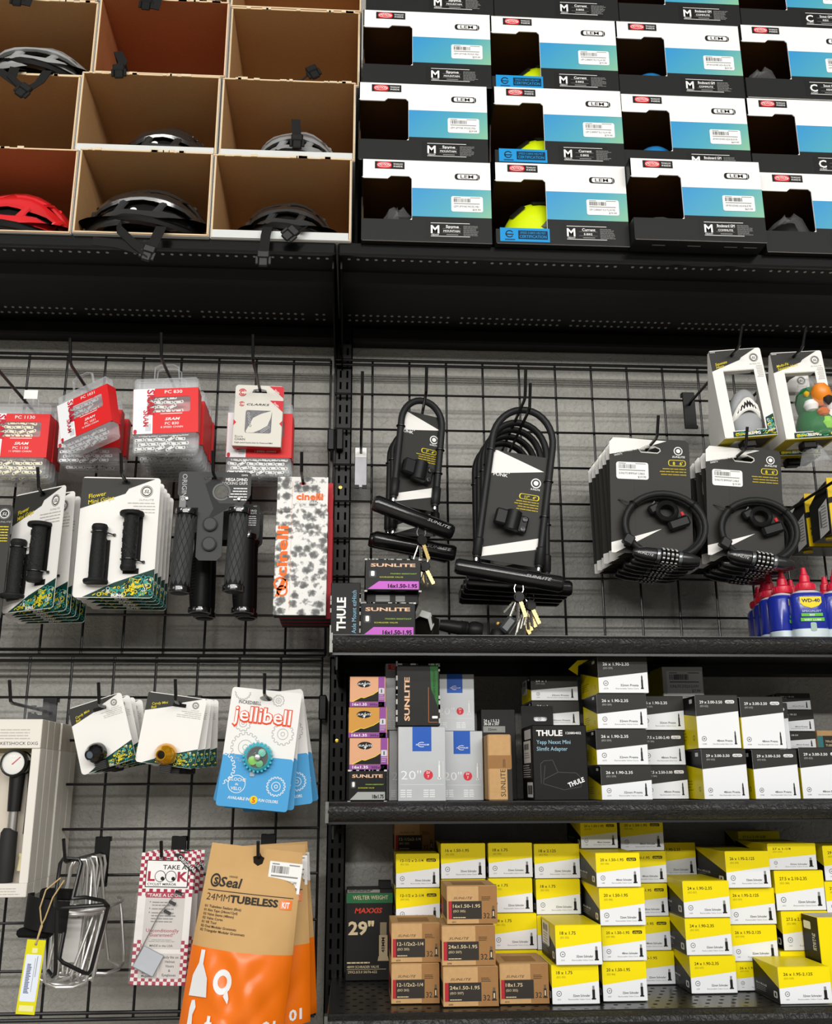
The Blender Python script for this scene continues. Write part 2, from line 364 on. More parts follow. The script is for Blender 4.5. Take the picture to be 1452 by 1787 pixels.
# ---------------------------------------------------------------- wire grid panels
S = .0762
RX, RZ, ULX, ULZ, LLX, LLZ, LLY = .0279, EYE+.8444, -.0579, EYE+.8434, -.0622, EYE+.2298, -.0323
def wire_data(L, r, n=8): return MB().tube([(0, 0, 0), (L, 0, 0)], r, WIRE, n).data('wire')
def grid(label, xr, zt, ncol, nrow, y, clips):
    W, H = ncol*S, nrow*S; t = thing('wire_grid_panel', label, 'grid panel', (xr-W, y, zt-H))
    hd, vd, fd = wire_data(W, .0024), wire_data(H, .0024), wire_data(W, .0032)
    def put(d, loc, rot=(0, 0, 0)):
        o = bpy.data.objects.new('wire', d); COL.objects.link(o); o.parent = t; o.location = loc; o.rotation_euler = rot
    for j in range(1, nrow): put(hd, (0, -.0024, j*S))
    for z in (0, .010, H-.010, H): put(fd, (0, 0, z))
    for i in range(ncol+1): put(vd, (i*S, .0024, 0), (0, -PI/2, 0))
    for cx, cz in clips: MB().box(cx, cx+.014, -.006, WY-y-.002, cz, cz+.045, BLACKP, .002).build('mounting_clip', t)
    return t
grid('black wire grid holding chains and handlebar grips in the left bay', ULX, ULZ+.003, 14, 8, 0, [(14*S-.004, 8*S-2*S-.045)])
grid('black wire grid holding bells, pumps and tubeless kits at lower left', LLX, LLZ-.1314*S+.012, 14, 8, LLY, [(14*S-.004, 8*S-1*S-.04)])
# right panel: its left edge sits one column left of the first counted wire
grid('black wire grid holding the bicycle locks in the right bay', RX+14*S, RZ+.003, 15, 8, 0, [(.004, 8*S-2*S-.045)])
# ---------------------------------------------------------------- display hooks
def flag(t, L, txt):
    MB().box(-.012, .012, -L*.2-.001, -L*.2, -.014, .004, WHITE, .0005).build('price_flag', t)
def hook(label, bend, L, tip=.03, y0=0, plate=True, m=WIRE, plate_m=None, lean=.008):
    p = at(bend[0], bend[1], -L+y0); t = thing('display_hook', label, 'hook', (p.x, y0, p.z))
    pts = [(0, -.004, -.003), (0, -.02, 0), (0, -L+.012, 0), (0, -L+.003, .003), (0, -L-.001, .012), (0, -L-.004-lean, .012+tip)]
    MB().tube(pts, .0028, m, 8).build('prong', t)
    if plate: 
        pm = plate_m or BLACKP
        MB().box(-.013, .013, -.008, -.0052, -.055, .026, pm, .001).box(-.013, -.004, -.0052, .006, .018, .026, pm).box(.004, .013, -.0052, .006, .018, .026, pm).box(-.013, .013, -.014, -.008, -.056, -.05, pm).build('back_plate', t)
    return p, t
# ---------------------------------------------------------------- top shelf, left: open brown cartons with helmets
ZT = ZTL
def strap(mb, pts, wdt, m=None): mb.ribbon(pts, wdt, m or M('1c1c1c', .8, grain=.3, scale=400), .0016)
def buckle(mb, p, rz=0, tilt=0, s=1.):
    T = Matrix.Translation(p) @ Matrix.Rotation(rz, 4, 'Z') @ Matrix.Rotation(tilt, 4, 'Y')
    m = M('0b0b0b', .3)
    mb.box(-.011*s, .011*s, -.004, .004, -.010*s, .004*s, m, .002, T); mb.box(-.0085*s, .0085*s, -.003, .003, -.026*s, -.009*s, m, .002, T)
    mb.box(-.014*s, -.0085*s, -.002, .002, -.022*s, -.006*s, m, .001, T); mb.box(.0085*s, .014*s, -.002, .002, -.022*s, -.006*s, m, .001, T)
def helmet(label, loc, shell, w=.19, d=.21, h=.10, yaw=0., tilt=0., peak=True, accent=None, straps=None, sticker=False):
    t = thing('bicycle_helmet', label, 'helmet', loc, (0, tilt, yaw), 'helmets in the open cartons')
    sm = M(shell, .2, coat=1.0); a, b = w/2, d/2
    # inner foam dome
    fm = M('111111', .7, grain=.4, scale=150); rows, seg = 7, 24; vs = []; fs = []
    def dome(u, v, k=1.):                                # u 0..1 around, v 0 rim .. 1 crown
        an = 2*PI*u; el = v*PI/2; rr = math.cos(el)**.75
        egg = 1+.08*math.cos(an)
        return Vector((a*k*egg*rr*math.cos(an), b*k*rr*math.sin(an), h*k*math.sin(el)**.9))
    for j in range(rows+1):
        for i in range(seg): vs.append(dome(i/seg, j/rows*.985, .90))
    for j in range(rows):
        for i in range(seg): fs.append((j*seg+i, j*seg+(i+1) % seg, (j+1)*seg+(i+1) % seg, (j+1)*seg+i))
    fs.append(tuple(rows*seg+i for i in range(seg)))
    q = MB(); q.add(vs, fs, fm); q.build('foam_liner', t)
    # shell of ribs running front to back like meridians, joined by bridges: the gaps between are the vents
    q = MB()
    def sp(tt, ph, k=1.): return Vector((-a*k*math.cos(tt)*(1+.05*math.cos(tt)), b*k*math.sin(tt)**.8*math.sin(ph), .006+h*k*max(0, math.sin(tt))**.75*math.cos(ph)))
    phs = [math.radians(x) for x in (-84, -56, -28, 0, 28, 56, 84)]; n = 16
    for k, ph in enumerate(phs):
        pts = [sp(.10+(PI-.2)*i/n, ph) for i in range(n+1)]
        q.tube(pts, [.008+.007*math.sin(PI*i/n)**.5+.003*math.sin(i*1.3+k) for i in range(n+1)], sm, 8, flat=.42, upv=Vector((0, math.sin(ph), math.cos(ph))))
    for k in range(6):
        for j, tt in enumerate((.62, 1.25, 1.9, 2.5)):
            t0 = tt+(.16 if k % 2 else -.12); q.tube([sp(t0, phs[k]), sp(t0+.10, (phs[k]+phs[k+1])/2), sp(t0+.16, phs[k+1])], [.010, .007, .010], sm, 8, flat=.5, upv=Vector((0, math.sin(phs[k]+.24), math.cos(phs[k]+.24))))
    q.build('shell', t)
    q = MB(); q.tube([dome(i/28, .02, 1.0)+Vector((0, 0, .004+.006*math.sin(i*4*PI/28))) for i in range(28)], .011, M(accent or '0a0a0a', .3), 8, True, flat=.8); q.build('rim', t)
    if peak:                                              # thin edge of the shell, swept up at the ends
        n = 14; o1 = [(-a*1.12*math.cos(PI*i/n), -b*(.55+.52*math.sin(PI*i/n)), .006+.016*abs(math.cos(PI*i/n))) for i in range(n+1)]
        o2 = [(-a*.8*math.cos(PI*i/n), -b*(.3+.52*math.sin(PI*i/n)), .026+.012*abs(math.cos(PI*i/n))) for i in range(n+1)]
        q = MB(); vs = o1+o2; fs = [(i, i+1, n+2+i, n+1+i) for i in range(n)]; q.add(vs, fs, M('0a0a0a', .25))
        q.add([Vector(v)+Vector((0, .002, -.002)) for v in vs], [f[::-1] for f in fs], M('0a0a0a', .25)); q.build('lower_edge', t)
    if sticker:
        MB().lathe([(.006, 0), (.006, .0006)], WHITE, 12, Matrix.Translation((-.012, -b*1.0, .028)) @ Matrix.Rotation(PI/2-.3, 4, 'X')).build('sticker', t)
        q = MB()
        for i in range(4): q.box(.030+i*.005, .033+i*.005, -.045, -.044, h*.83-i*.002, h*.83+.012-i*.003, M('cfcfcf', .4))
        q.build('stripe_decal', t)
    if straps:
        for nm, pts, wd, bk in straps:
            q = MB(); strap(q, pts, wd); o = q.build('strap', t)
            if bk: q = MB(); buckle(q, *bk); q.build('buckle', o)
    return t
YB = -.30; TH = .0035
KWHITE = M('cfd2d0', .6, grain=.05, scale=60)
def open_carton(label, x0, x1, z0, z1, yf, d=.31, tray=True, tint=None, flap=0):
    t = thing('open_carton', label, 'box', ((x0+x1)/2, yf, z0), (0, 0, 0), 'open brown helmet cartons'); W, H = x1-x0, z1-z0; c = tint or CARDB
    def wall(nm, *b): MB().box(*b, c, .0006, mats=[None, None, CARDEDGE, None, None, None]).build(nm, t)
    wall('bottom_panel', -W/2, W/2, 0, d, 0, TH); wall('top_panel', -W/2, W/2, 0, d, H-TH, H)
    wall('side_panel', -W/2, -W/2+TH, .0004, d, TH, H-TH); wall('side_panel', W/2-TH, W/2, .0004, d, TH, H-TH)
    wall('back_panel', -W/2+TH, W/2-TH, d-TH, d, TH, H-TH)
    MB().box(-W/2-.0008, -W/2, .002, d, 0, H, KWHITE).box(W/2, W/2+.0008, .002, d, 0, H, KWHITE).box(-W/2, W/2, .002, d, -.0008, 0, KWHITE).build('printed_outside', t)
    if tray: MB().box(-W/2+.002, W/2-.004, -.0005, .002, 0, .016, KWHITE, .0005, mats=[None, None, None, None, None, CARDEDGE]).build('front_flap', t)
    q = MB()                                              # ragged cut edge of the opening
    for i in range(9):
        x = rnd.uniform(-W/2, W/2-.021); q.box(x, x+rnd.uniform(.006, .02), -.001, .001, H-TH*.9, H+rnd.uniform(0, .0025), CARDEDGE)
    q.build('torn_edge', t)['kind'] = 'stuff'
    return t
RED_CARD = M('b5764a', .85, grain=.1, scale=200, bump=.1)
rowsL = [ # y of bottom at x, tops
 [(-100, 128), (132, 367), (371, 613)],
 [(-95, 134), (137, 381), (386, 620)],
 [(-70, 168), (171, 398), (401, 628)],
 [(-60, 178), (182, 405), (409, 632)]]
CELLS = {}; CR_R = {}
hrow = .172; ordn = ['bottom', 'second', 'third', 'top']; cn = ['left', 'middle', 'right']
for r in range(4):
    z0 = ZT+.001+r*(hrow+.0012)
    for c in range(3):
        yf = YB + (.004, -.006, .0)[c] + (0, .012, .018, .02)[r] + (0, .006, .004)[(r+c) % 3]
        pc = 345-150*r
        xa, xb = at(rowsL[r][c][0], pc, yf).x, at(rowsL[r][c][1], pc, yf).x
        if c: xa = max(xa, xp_+.003)
        xp_ = xb; CR_R[r] = xb
        tint = RED_CARD if (r, c) in ((0, 0), (2, 1)) else None
        CELLS[r, c] = open_carton(f'open brown cardboard helmet carton, {ordn[r]} row from the shelf, {cn[c]} column', xa, xb, z0, z0+hrow, yf, tray=(r, c) in ((0, 2), (1, 1), (1, 2)), tint=tint)
def cell(r, c, dx=0, dy=.02): o = CELLS[r, c].location; return Vector((o.x+dx, o.y+.10+dy, o.z+TH+.001))
wd = (.018, 0, 0)
helmet('red and black helmet in the leftmost bottom carton', cell(0, 0, -.005, .0), 'd81f26', .205, .20, .105, yaw=.0, straps=None)
helmet('large glossy black helmet with dangling chin straps, bottom row middle carton', cell(0, 1, .0, .0)+Vector((0, 0, .006)), '262626', .22, .23, .110, sticker=True,
       straps=[('s', [(-.03, -.08, .008), (-.034, -.118, -.002), (-.03, -.128, -.02), (.0, -.13, -.05), (.025, -.13, -.068)], (.006, .004, .016), None),
               ('s', [(.035, -.09, .01), (.04, -.118, -.006), (.035, -.126, -.03), (.026, -.128, -.06)], (.018, .002, 0), ((.026, -.129, -.055), 0, .3)),
               ('s', [(-.075, -.125, -.042), (-.03, -.128, -.048), (.02, -.13, -.064)], (.002, 0, .016), None)])
helmet('small black helmet with a hanging strap, bottom row right carton', cell(0, 2, .008, .012)+Vector((0, 0, .018)), '2a2a2a', .17, .2, .09,
       straps=[('s', [(-.03, -.09, .0), (-.031, -.126, -.008), (-.033, -.134, -.03), (-.035, -.136, -.08)], (.017, 0, 0), ((-.035, -.136, -.066), 0, 0)),
               ('s', [(.02, -.1, .0), (.035, -.128, -.008), (.022, -.132, -.024)], (.012, 0, .010), ((.018, -.133, -.016), 0, .8))])
helmet('black helmet low in the second-row left carton', cell(1, 0, .02, .06), '262626', .16, .18, .085)
helmet('black helmet with white decal stripes, second-row middle carton', cell(1, 1, .02, .03)+Vector((0, 0, .01)), '282828', .17, .2, .10, sticker=True)
helmet('silver grey and black helmet with an upright buckle, second-row right carton', cell(1, 2, .014, .02)+Vector((0, 0, .012)), '8d8f90', .16, .2, .09,
       straps=[('s', [(.004, -.118, .006), (.003, -.12, .03), (.0, -.12, .068)], (.017, 0, 0), ((.004, -.122, .03), 0, 0))])
helmet('silver grey and black helmet with hanging straps, third-row left carton', cell(2, 0, .01, .0)+Vector((0, 0, .004)), '9a9c9c', .2, .22, .085, yaw=.1,
       straps=[('s', [(-.02, -.1, .0), (-.028, -.122, -.014), (-.03, -.128, -.04), (-.01, -.13, -.062)], (.016, .004, .002), None),
               ('s', [(.03, -.1, .0), (.03, -.122, -.014), (.02, -.128, -.045), (-.002, -.13, -.068)], (.016, .002, .002), ((.0, -.131, -.06), 0, .6)),
               ('s', [(-.09, -.11, -.022), (-.05, -.126, -.03), (-.01, -.13, -.06)], (.004, 0, .015), None)])
helmet('red helmet crown peeping out of the third-row middle carton', cell(2, 1, .0, .08), 'd81f26', .15, .18, .06, peak=False,
       straps=[('s', [(-.075, -.12, .02), (-.085, -.165, .055), (-.07, -.18, .02), (-.075, -.186, -.005)], (.016, .002, .004), ((-.075, -.187, .004), 0, -.1))])
helmet('black helmet strap end showing in the third-row right carton', cell(2, 2, .0, .08), '141414', .15, .18, .045, peak=False,
       straps=[('s', [(-.04, -.14, .018), (.01, -.15, .024), (.03, -.15, .048)], (.008, 0, .014), ((.03, -.152, .056), 0, -.5))])
for (c, dx, lb) in ((0, .0, 'black helmet with a chin strap hanging down, top-row left carton'), (1, -.02, 'black helmet with a buckled strap hanging down, top-row middle carton')):
    helmet(lb, cell(3, c, dx, .0)+Vector((0, 0, .003)), '141414', .18, .2, .08,
           straps=[('s', [(.01, -.1, .0), (.0, -.124, -.012), (-.004, -.13, -.045)], (.017, 0, 0), ((-.004, -.131, -.03), 0, .05)),
                   ('s', [(.02, -.1, .0), (.016, -.126, -.012), (.012, -.132, -.055)], (.016, .004, 0), None)])
# ---------------------------------------------------------------- top shelf, right: printed helmet boxes with a corner window
def band_material():
    m = bpy.data.materials.new('blue_to_green_band'); m.use_nodes = True; nt = m.node_tree; b = nt.nodes['Principled BSDF']
    tc = nt.nodes.new('ShaderNodeTexCoord'); sp = nt.nodes.new('ShaderNodeSeparateXYZ'); cr = nt.nodes.new('ShaderNodeValToRGB')
    e = cr.color_ramp.elements; e[0].color = rgb('2c8fc4'); e[1].color = rgb('7fb896'); e[0].position = .05; e[1].position = 1
    x = cr.color_ramp.elements.new(.55); x.color = rgb('45a0b4')
    mx = nt.nodes.new('ShaderNodeMath'); mx.operation = 'SUBTRACT'; dv = nt.nodes.new('ShaderNodeMath'); dv.operation = 'MULTIPLY_ADD'
    L = nt.links.new; L(tc.outputs['Object'], sp.inputs[0]); L(sp.outputs['X'], mx.inputs[0]); L(sp.outputs['Z'], mx.inputs[1])
    dv.inputs[1].default_value = 5.2; dv.inputs[2].default_value = .66; L(mx.outputs[0], dv.inputs[0]); L(dv.outputs[0], cr.inputs['Fac']); L(cr.outputs['Color'], b.inputs['Base Color'])
    b.inputs['Roughness'].default_value = .4; return m
BAND = band_material(); CHAR = M('202121', .45); LWHITE = M('ecebe9', .4); INSIDE = M('6b4824', .85, grain=.1, scale=150)
def crumple(cx, cy, z, rx, ry, h, seed):
    r = random.Random(seed); vs = []; n, k = 12, 4
    for j in range(k+1):
        for i in range(n):
            a = 2*PI*i/n; e = j/k*PI/2; f = r.uniform(.82, 1.15)
            vs.append((cx+rx*math.cos(a)*math.cos(e)*f, cy+ry*math.sin(a)*math.cos(e)*f, z+h*math.sin(e)*r.uniform(.8, 1.12)))
    fs = [(j*n+i, j*n+(i+1) % n, (j+1)*n+(i+1) % n, (j+1)*n+i) for j in range(k) for i in range(n)]
    return vs, fs
BAG = M('f4f6f8', .06, alpha=.01, amax=.16, name='thin_bag_film')
def helmet_box(label, x0, x1, z0, z1, yf, title, sub, size, sizew, stk, price, cert=False, lump=None, bag=None, lid=None, d=.29, yaw=0):
    W, H = x1-x0, z1-z0; t = thing('helmet_box', label, 'box', ((x0+x1)/2, yf, z0), (0, 0, yaw), 'printed helmet boxes'); h = W/2; T = .002
    wx0, wx1, wz0, wz1, wm = -h, -h+.385*W, .26*H, .80*H, .50     # window
    if cert: wz0 = .17*H
    front = [(-h, 0), (h, 0), (h, H), (-h, H), (-h, wz1-.02*H), (-h+.015*W, wz1-.035*H), (-h+.20*W, wz1-.035*H), (-h+.225*W, wz1), (wx1-.02*W, wz1), (wx1, wz1-.03*H), (wx1, wz0+.02*H), (wx1-.015*W, wz0), (-h, wz0)]
    MB().prism(front, LWHITE, 0, T).build('front_panel', t)
    # side panel with the window carried round the corner
    sd = [(0, 0), (d, 0), (d, H), (0, H), (0, wz1-.02*H), (.055, wz1-.06*H), (.075, wz0+.12*H), (.03, wz0+.02*H), (0, wz0)]
    MB().prism(sd, CHAR, 0, T, T=Matrix(((0, 1, 0, -h), (1, 0, 0, 0), (0, 0, 1, 0), (0, 0, 0, 1)))).build('side_panel', t)
    MB().box(h-T, h, T, d, 0, H, CHAR).build('side_panel', t)
    MB().box(-h+T, h-T, T, d, H-T, H, LWHITE).build('top_panel', t); MB().box(-h+T, h-T, T, d, 0, T, CHAR).build('bottom_panel', t)
    MB().box(-h+T, h-T, d-T, d, T, H-T, INSIDE).build('back_panel', t)
    MB().box(-h+T, h-T, T, d-T, H-2*T, H-T-.0002, INSIDE).box(-h+T, -h+2*T, .078, d-T, T, H-2*T, INSIDE).box(h-2*T, h-T-.0002, T, d-T, T, H-2*T, INSIDE).build('brown_lining', t)
    p = Print((-h, -.0002, 0), W=W, H=H)
    p.rect(.387, .305, 1, .655, BAND, 1); p.poly([(0, 0), (1, 0), (1, .305), (.387, .305), (.387, wz0/H), (0, wz0/H)] if wz0/H < .305 else [(0, 0), (1, 0), (1, .305), (0, .305)], CHAR, 1)
    p.rect(.10, .885, .33, .975, INK, 2); p.rr(.115, .892, .23, .968, .03, M('d8272e', .4), 3); p.ring(.172, .93, .03, .005, LWHITE, 4, rx=.052*W/H)
    p.text('MOTION', .172, .918, .042, LWHITE, 4, .012, 'c', .2, width=.085); p.text('TECHNOLOGY', .28, .935, .028, LWHITE, 3, .01, 'c', width=.075); p.text('INSIDE', .28, .905, .028, LWHITE, 3, .01, 'c', width=.07)
    p.rr(.72, .775, .915, .85, .03, INK, 2); p.rr(.74, .785, .895, .84, .02, LWHITE, 3); p.text('LEM', .815, .793, .058, INK, 4, .008, 'c', width=.10); p.rect(.9, .78, .903, .845, LWHITE, 4)
    price_sticker(p, .69, .375, .935, .565, stk, price, 3)
    p.rect(.49, .04, .87, .255, M('1e1f1f', .4), 2); p.rect(.53, .225, .83, .231, LWHITE, 3); p.rect(.53, .065, .83, .071, LWHITE, 3)
    p.text(size, .53, .105, .135, LWHITE, 3, .025); p.text(sizew, .535, .077, .026, LWHITE, 3, width=.055); p.text(title, .695, .172, .046, LWHITE, 3, .02, 'c', width=.135 if len(title) > 8 else .10); p.rect(.62, .162, .76, .165, PGREY, 3)
    p.text(sub, .69, .122, .034, LWHITE, 3, .015, 'c'); p.rect(.62, .112, .76, .115, PGREY, 3); p.rect(.65, .085, .74, .094, PGREY, 3); p.bars(.78, .195, .12, 8, .016, .006, PGREY, 3)
    p.frame((-h, .012, -.0002), (1, 0, 0), (0, 1, 0), (0, 0, -1), W, .05); p.rect(.1, .3, .95, .31, CHAR, .4)
    for bx in (.15, .42, .7, .85): p.rect(bx, .1, bx+.1, .16, PGREY, 1)
    p.build('front_print', t)
    if cert:
        c = Print((-h, -.0005, 0), W=W, H=H); bl = M('1b8fd0', .4); c.rect(.03, .02, .40, .185, bl, 2); c.ring(.10, .11, .045, .012, INK, 3, a0=30, a1=330); c.rect(.075, .10, .13, .112, INK, 3); c.rect(.065, .035, .14, .05, M('0f4a73', .5), 3)
        c.rect(.165, .05, .385, .155, M('0c2c40', .4), 3); c.text('SPEED E-BIKE HELMET', .275, .115, .035, bl, 4, .005, 'c', width=.19); c.text('CERTIFICATION', .275, .065, .05, bl, 4, .01, 'c', width=.20); c.build('certification_sticker', t)
    if lump:
        col, lx, lh, lr = lump; vs = []; n, k = 20, 7
        for j in range(k+1):
            for i in range(n):
                a = 2*PI*i/n; e = j/k*PI/2; vs.append((lx+lr*math.cos(a)*math.cos(e)**.8, .065+.052*math.sin(a)*math.cos(e)**.8, wz0-.028+lh*math.sin(e)))
        q = MB(); q.add(vs, [(j*n+i, j*n+(i+1) % n, (j+1)*n+(i+1) % n, (j+1)*n+i) for j in range(k) for i in range(n)]+[tuple(k*n+i for i in range(n))], M(col, .3, coat=.4))
        hm = tag(q.build('boxed_helmet', None), f'{label.split(",")[0]} contents', 'helmet'); hm.location = t.location
        CONT.append((hm, label))
        if cert:
            def sf(a_, e_, k=1.03): return Vector((lx+lr*k*math.cos(a_)*math.cos(e_)**.8, .065+.052*k*math.sin(a_)*math.cos(e_)**.8, wz0-.028+lh*k*math.sin(e_)))
            for nm, pts_, rr_, mm_ in (('reflective_strip', [sf(-1.5, .35), sf(-1.2, .6), sf(-.8, .8), sf(-.3, .9)], .012, M('6d7274', .5, grain=.4, scale=500)), ('vent', [sf(-1.9, 1.1), sf(-1.2, 1.15), sf(-.4, 1.2)], .010, M('1c1d1a', .4)), ('vent', [sf(-2.6, .7), sf(-2.2, .95)], .009, M('1c1d1a', .4))):
                q = MB(); q.tube(pts_, rr_, mm_, 8, flat=.25, upv=Vector((0, -.6, .8))); q.build(nm, hm)
    if bag:
        bx, bh, br = bag; q = MB(); q.add(*crumple(bx, .07, wz0-.012, br, .055, bh, len(title)*7+int(abs(x0)*100)), BAG); q.build('plastic_bag', t)
    return t
CONT = []
YEL_H = 'd9ee12'
cols = [('Spyne', 'MOUNTAIN', 'M', 'MEDIUM', 'LEM SPYNE MOSS MD', '$59.99'), ('Current', 'E-BIKE', 'M', 'MEDIUM', 'LEM CURRENT FLO YLLW MD', '$79.99'),
        ('Boulevard GM', 'COMMUTE', 'M', 'MEDIUM', 'LEM BOULEVARD AQUA BLUE MD', '$69.99'), ('Scout GM', 'KIDS', 'C', 'CHILD', 'LEM SCOUT PINK PL', '$39.99')]
# pixel boxes (x0, top, x1, bottom) of each front, bottom row first
lem = {0: [(631, 270, 857, 423), (864, 275, 1094, 427), (1096, 273, 1331, 428), (1331, 293, 1560, 444)],
       1: [(626, 122, 850, 265), (862, 132, 1085, 276), (1080, 140, 1303, 272), (1298, 150, 1520, 293)],
       2: [(634, -22, 855, 121), (855, -8, 1074, 130), (1069, 3, 1290, 137), (1280, 14, 1500, 148)],
       3: [(640, -160, 858, -24), (858, -146, 1072, -12), (1063, -134, 1281, 1), (1275, -122, 1492, 8)]}
yfs = [[-.302, -.305, -.332, -.302], [-.300, -.302, -.295, -.297], [-.297, -.295, -.295, -.300], [-.295]*4]
zb = [ZTR+.001]*4
for r in range(4):
    for c in range(4):
        x0, y0, x1, y1 = lem[r][c]; yf = yfs[r][c]; ym = (y0+y1)/2; h = at((x0+x1)/2, y0, yf).z - at((x0+x1)/2, y1, yf).z
        xa, xb = at(x0, ym, yf).x, at(x1, ym, yf).x
        xa = max(xa, xprev+.0015) if c else max(xa, CR_R[r]+.003)
        xprev = xb
        zz = zb[c]; ttl, sub, sz, szw, stk, pr = cols[c]; cert = c == 1 and r < 3
        h = min(h, .168); lump = bag = None
        if c == 1 and r < 3: lump = (YEL_H, -.035+.01*r, (.118, .090, .094)[r], (.074, .07, .072)[r])
        if c == 2 and r in (1, 2): lump = ('2a86c8', -.045, .074, .05)
        if c == 3 and r == 0: lump = ('1c1c1c', -.055, .080, .05)
        if (r, c) in ((0, 0), (0, 1), (1, 2), (0, 2), (2, 3), (0, 3)): bag = {(0, 0): (-.05, .075, .045), (0, 1): (-.042, .095, .060), (1, 2): (-.05, .055, .05), (0, 2): (-.05, .05, .06), (2, 3): (-.06, .085, .045), (0, 3): (-.05, .085, .055)}[r, c]
        helmet_box(f'white and blue-green {ttl.split()[0]} helmet box with corner window, {ordn[r]} row from shelf', xa, xb, zz, zz+h, yf, ttl, sub, sz, szw, stk, pr, cert, lump, bag)
        zb[c] = zz+h+.0008
names = {YEL_H: 'fluorescent yellow helmet'}
for hm, lb in CONT:
    tail = lb.split('window, ')[1]
    colour = 'fluorescent yellow' if 'Current' in lb else 'blue' if 'Boulevard' in lb else 'dark'
    hm['label'] = f'{colour} helmet seen through the window of a printed box, {tail}'; hm['group'] = 'helmets inside the windowed boxes'
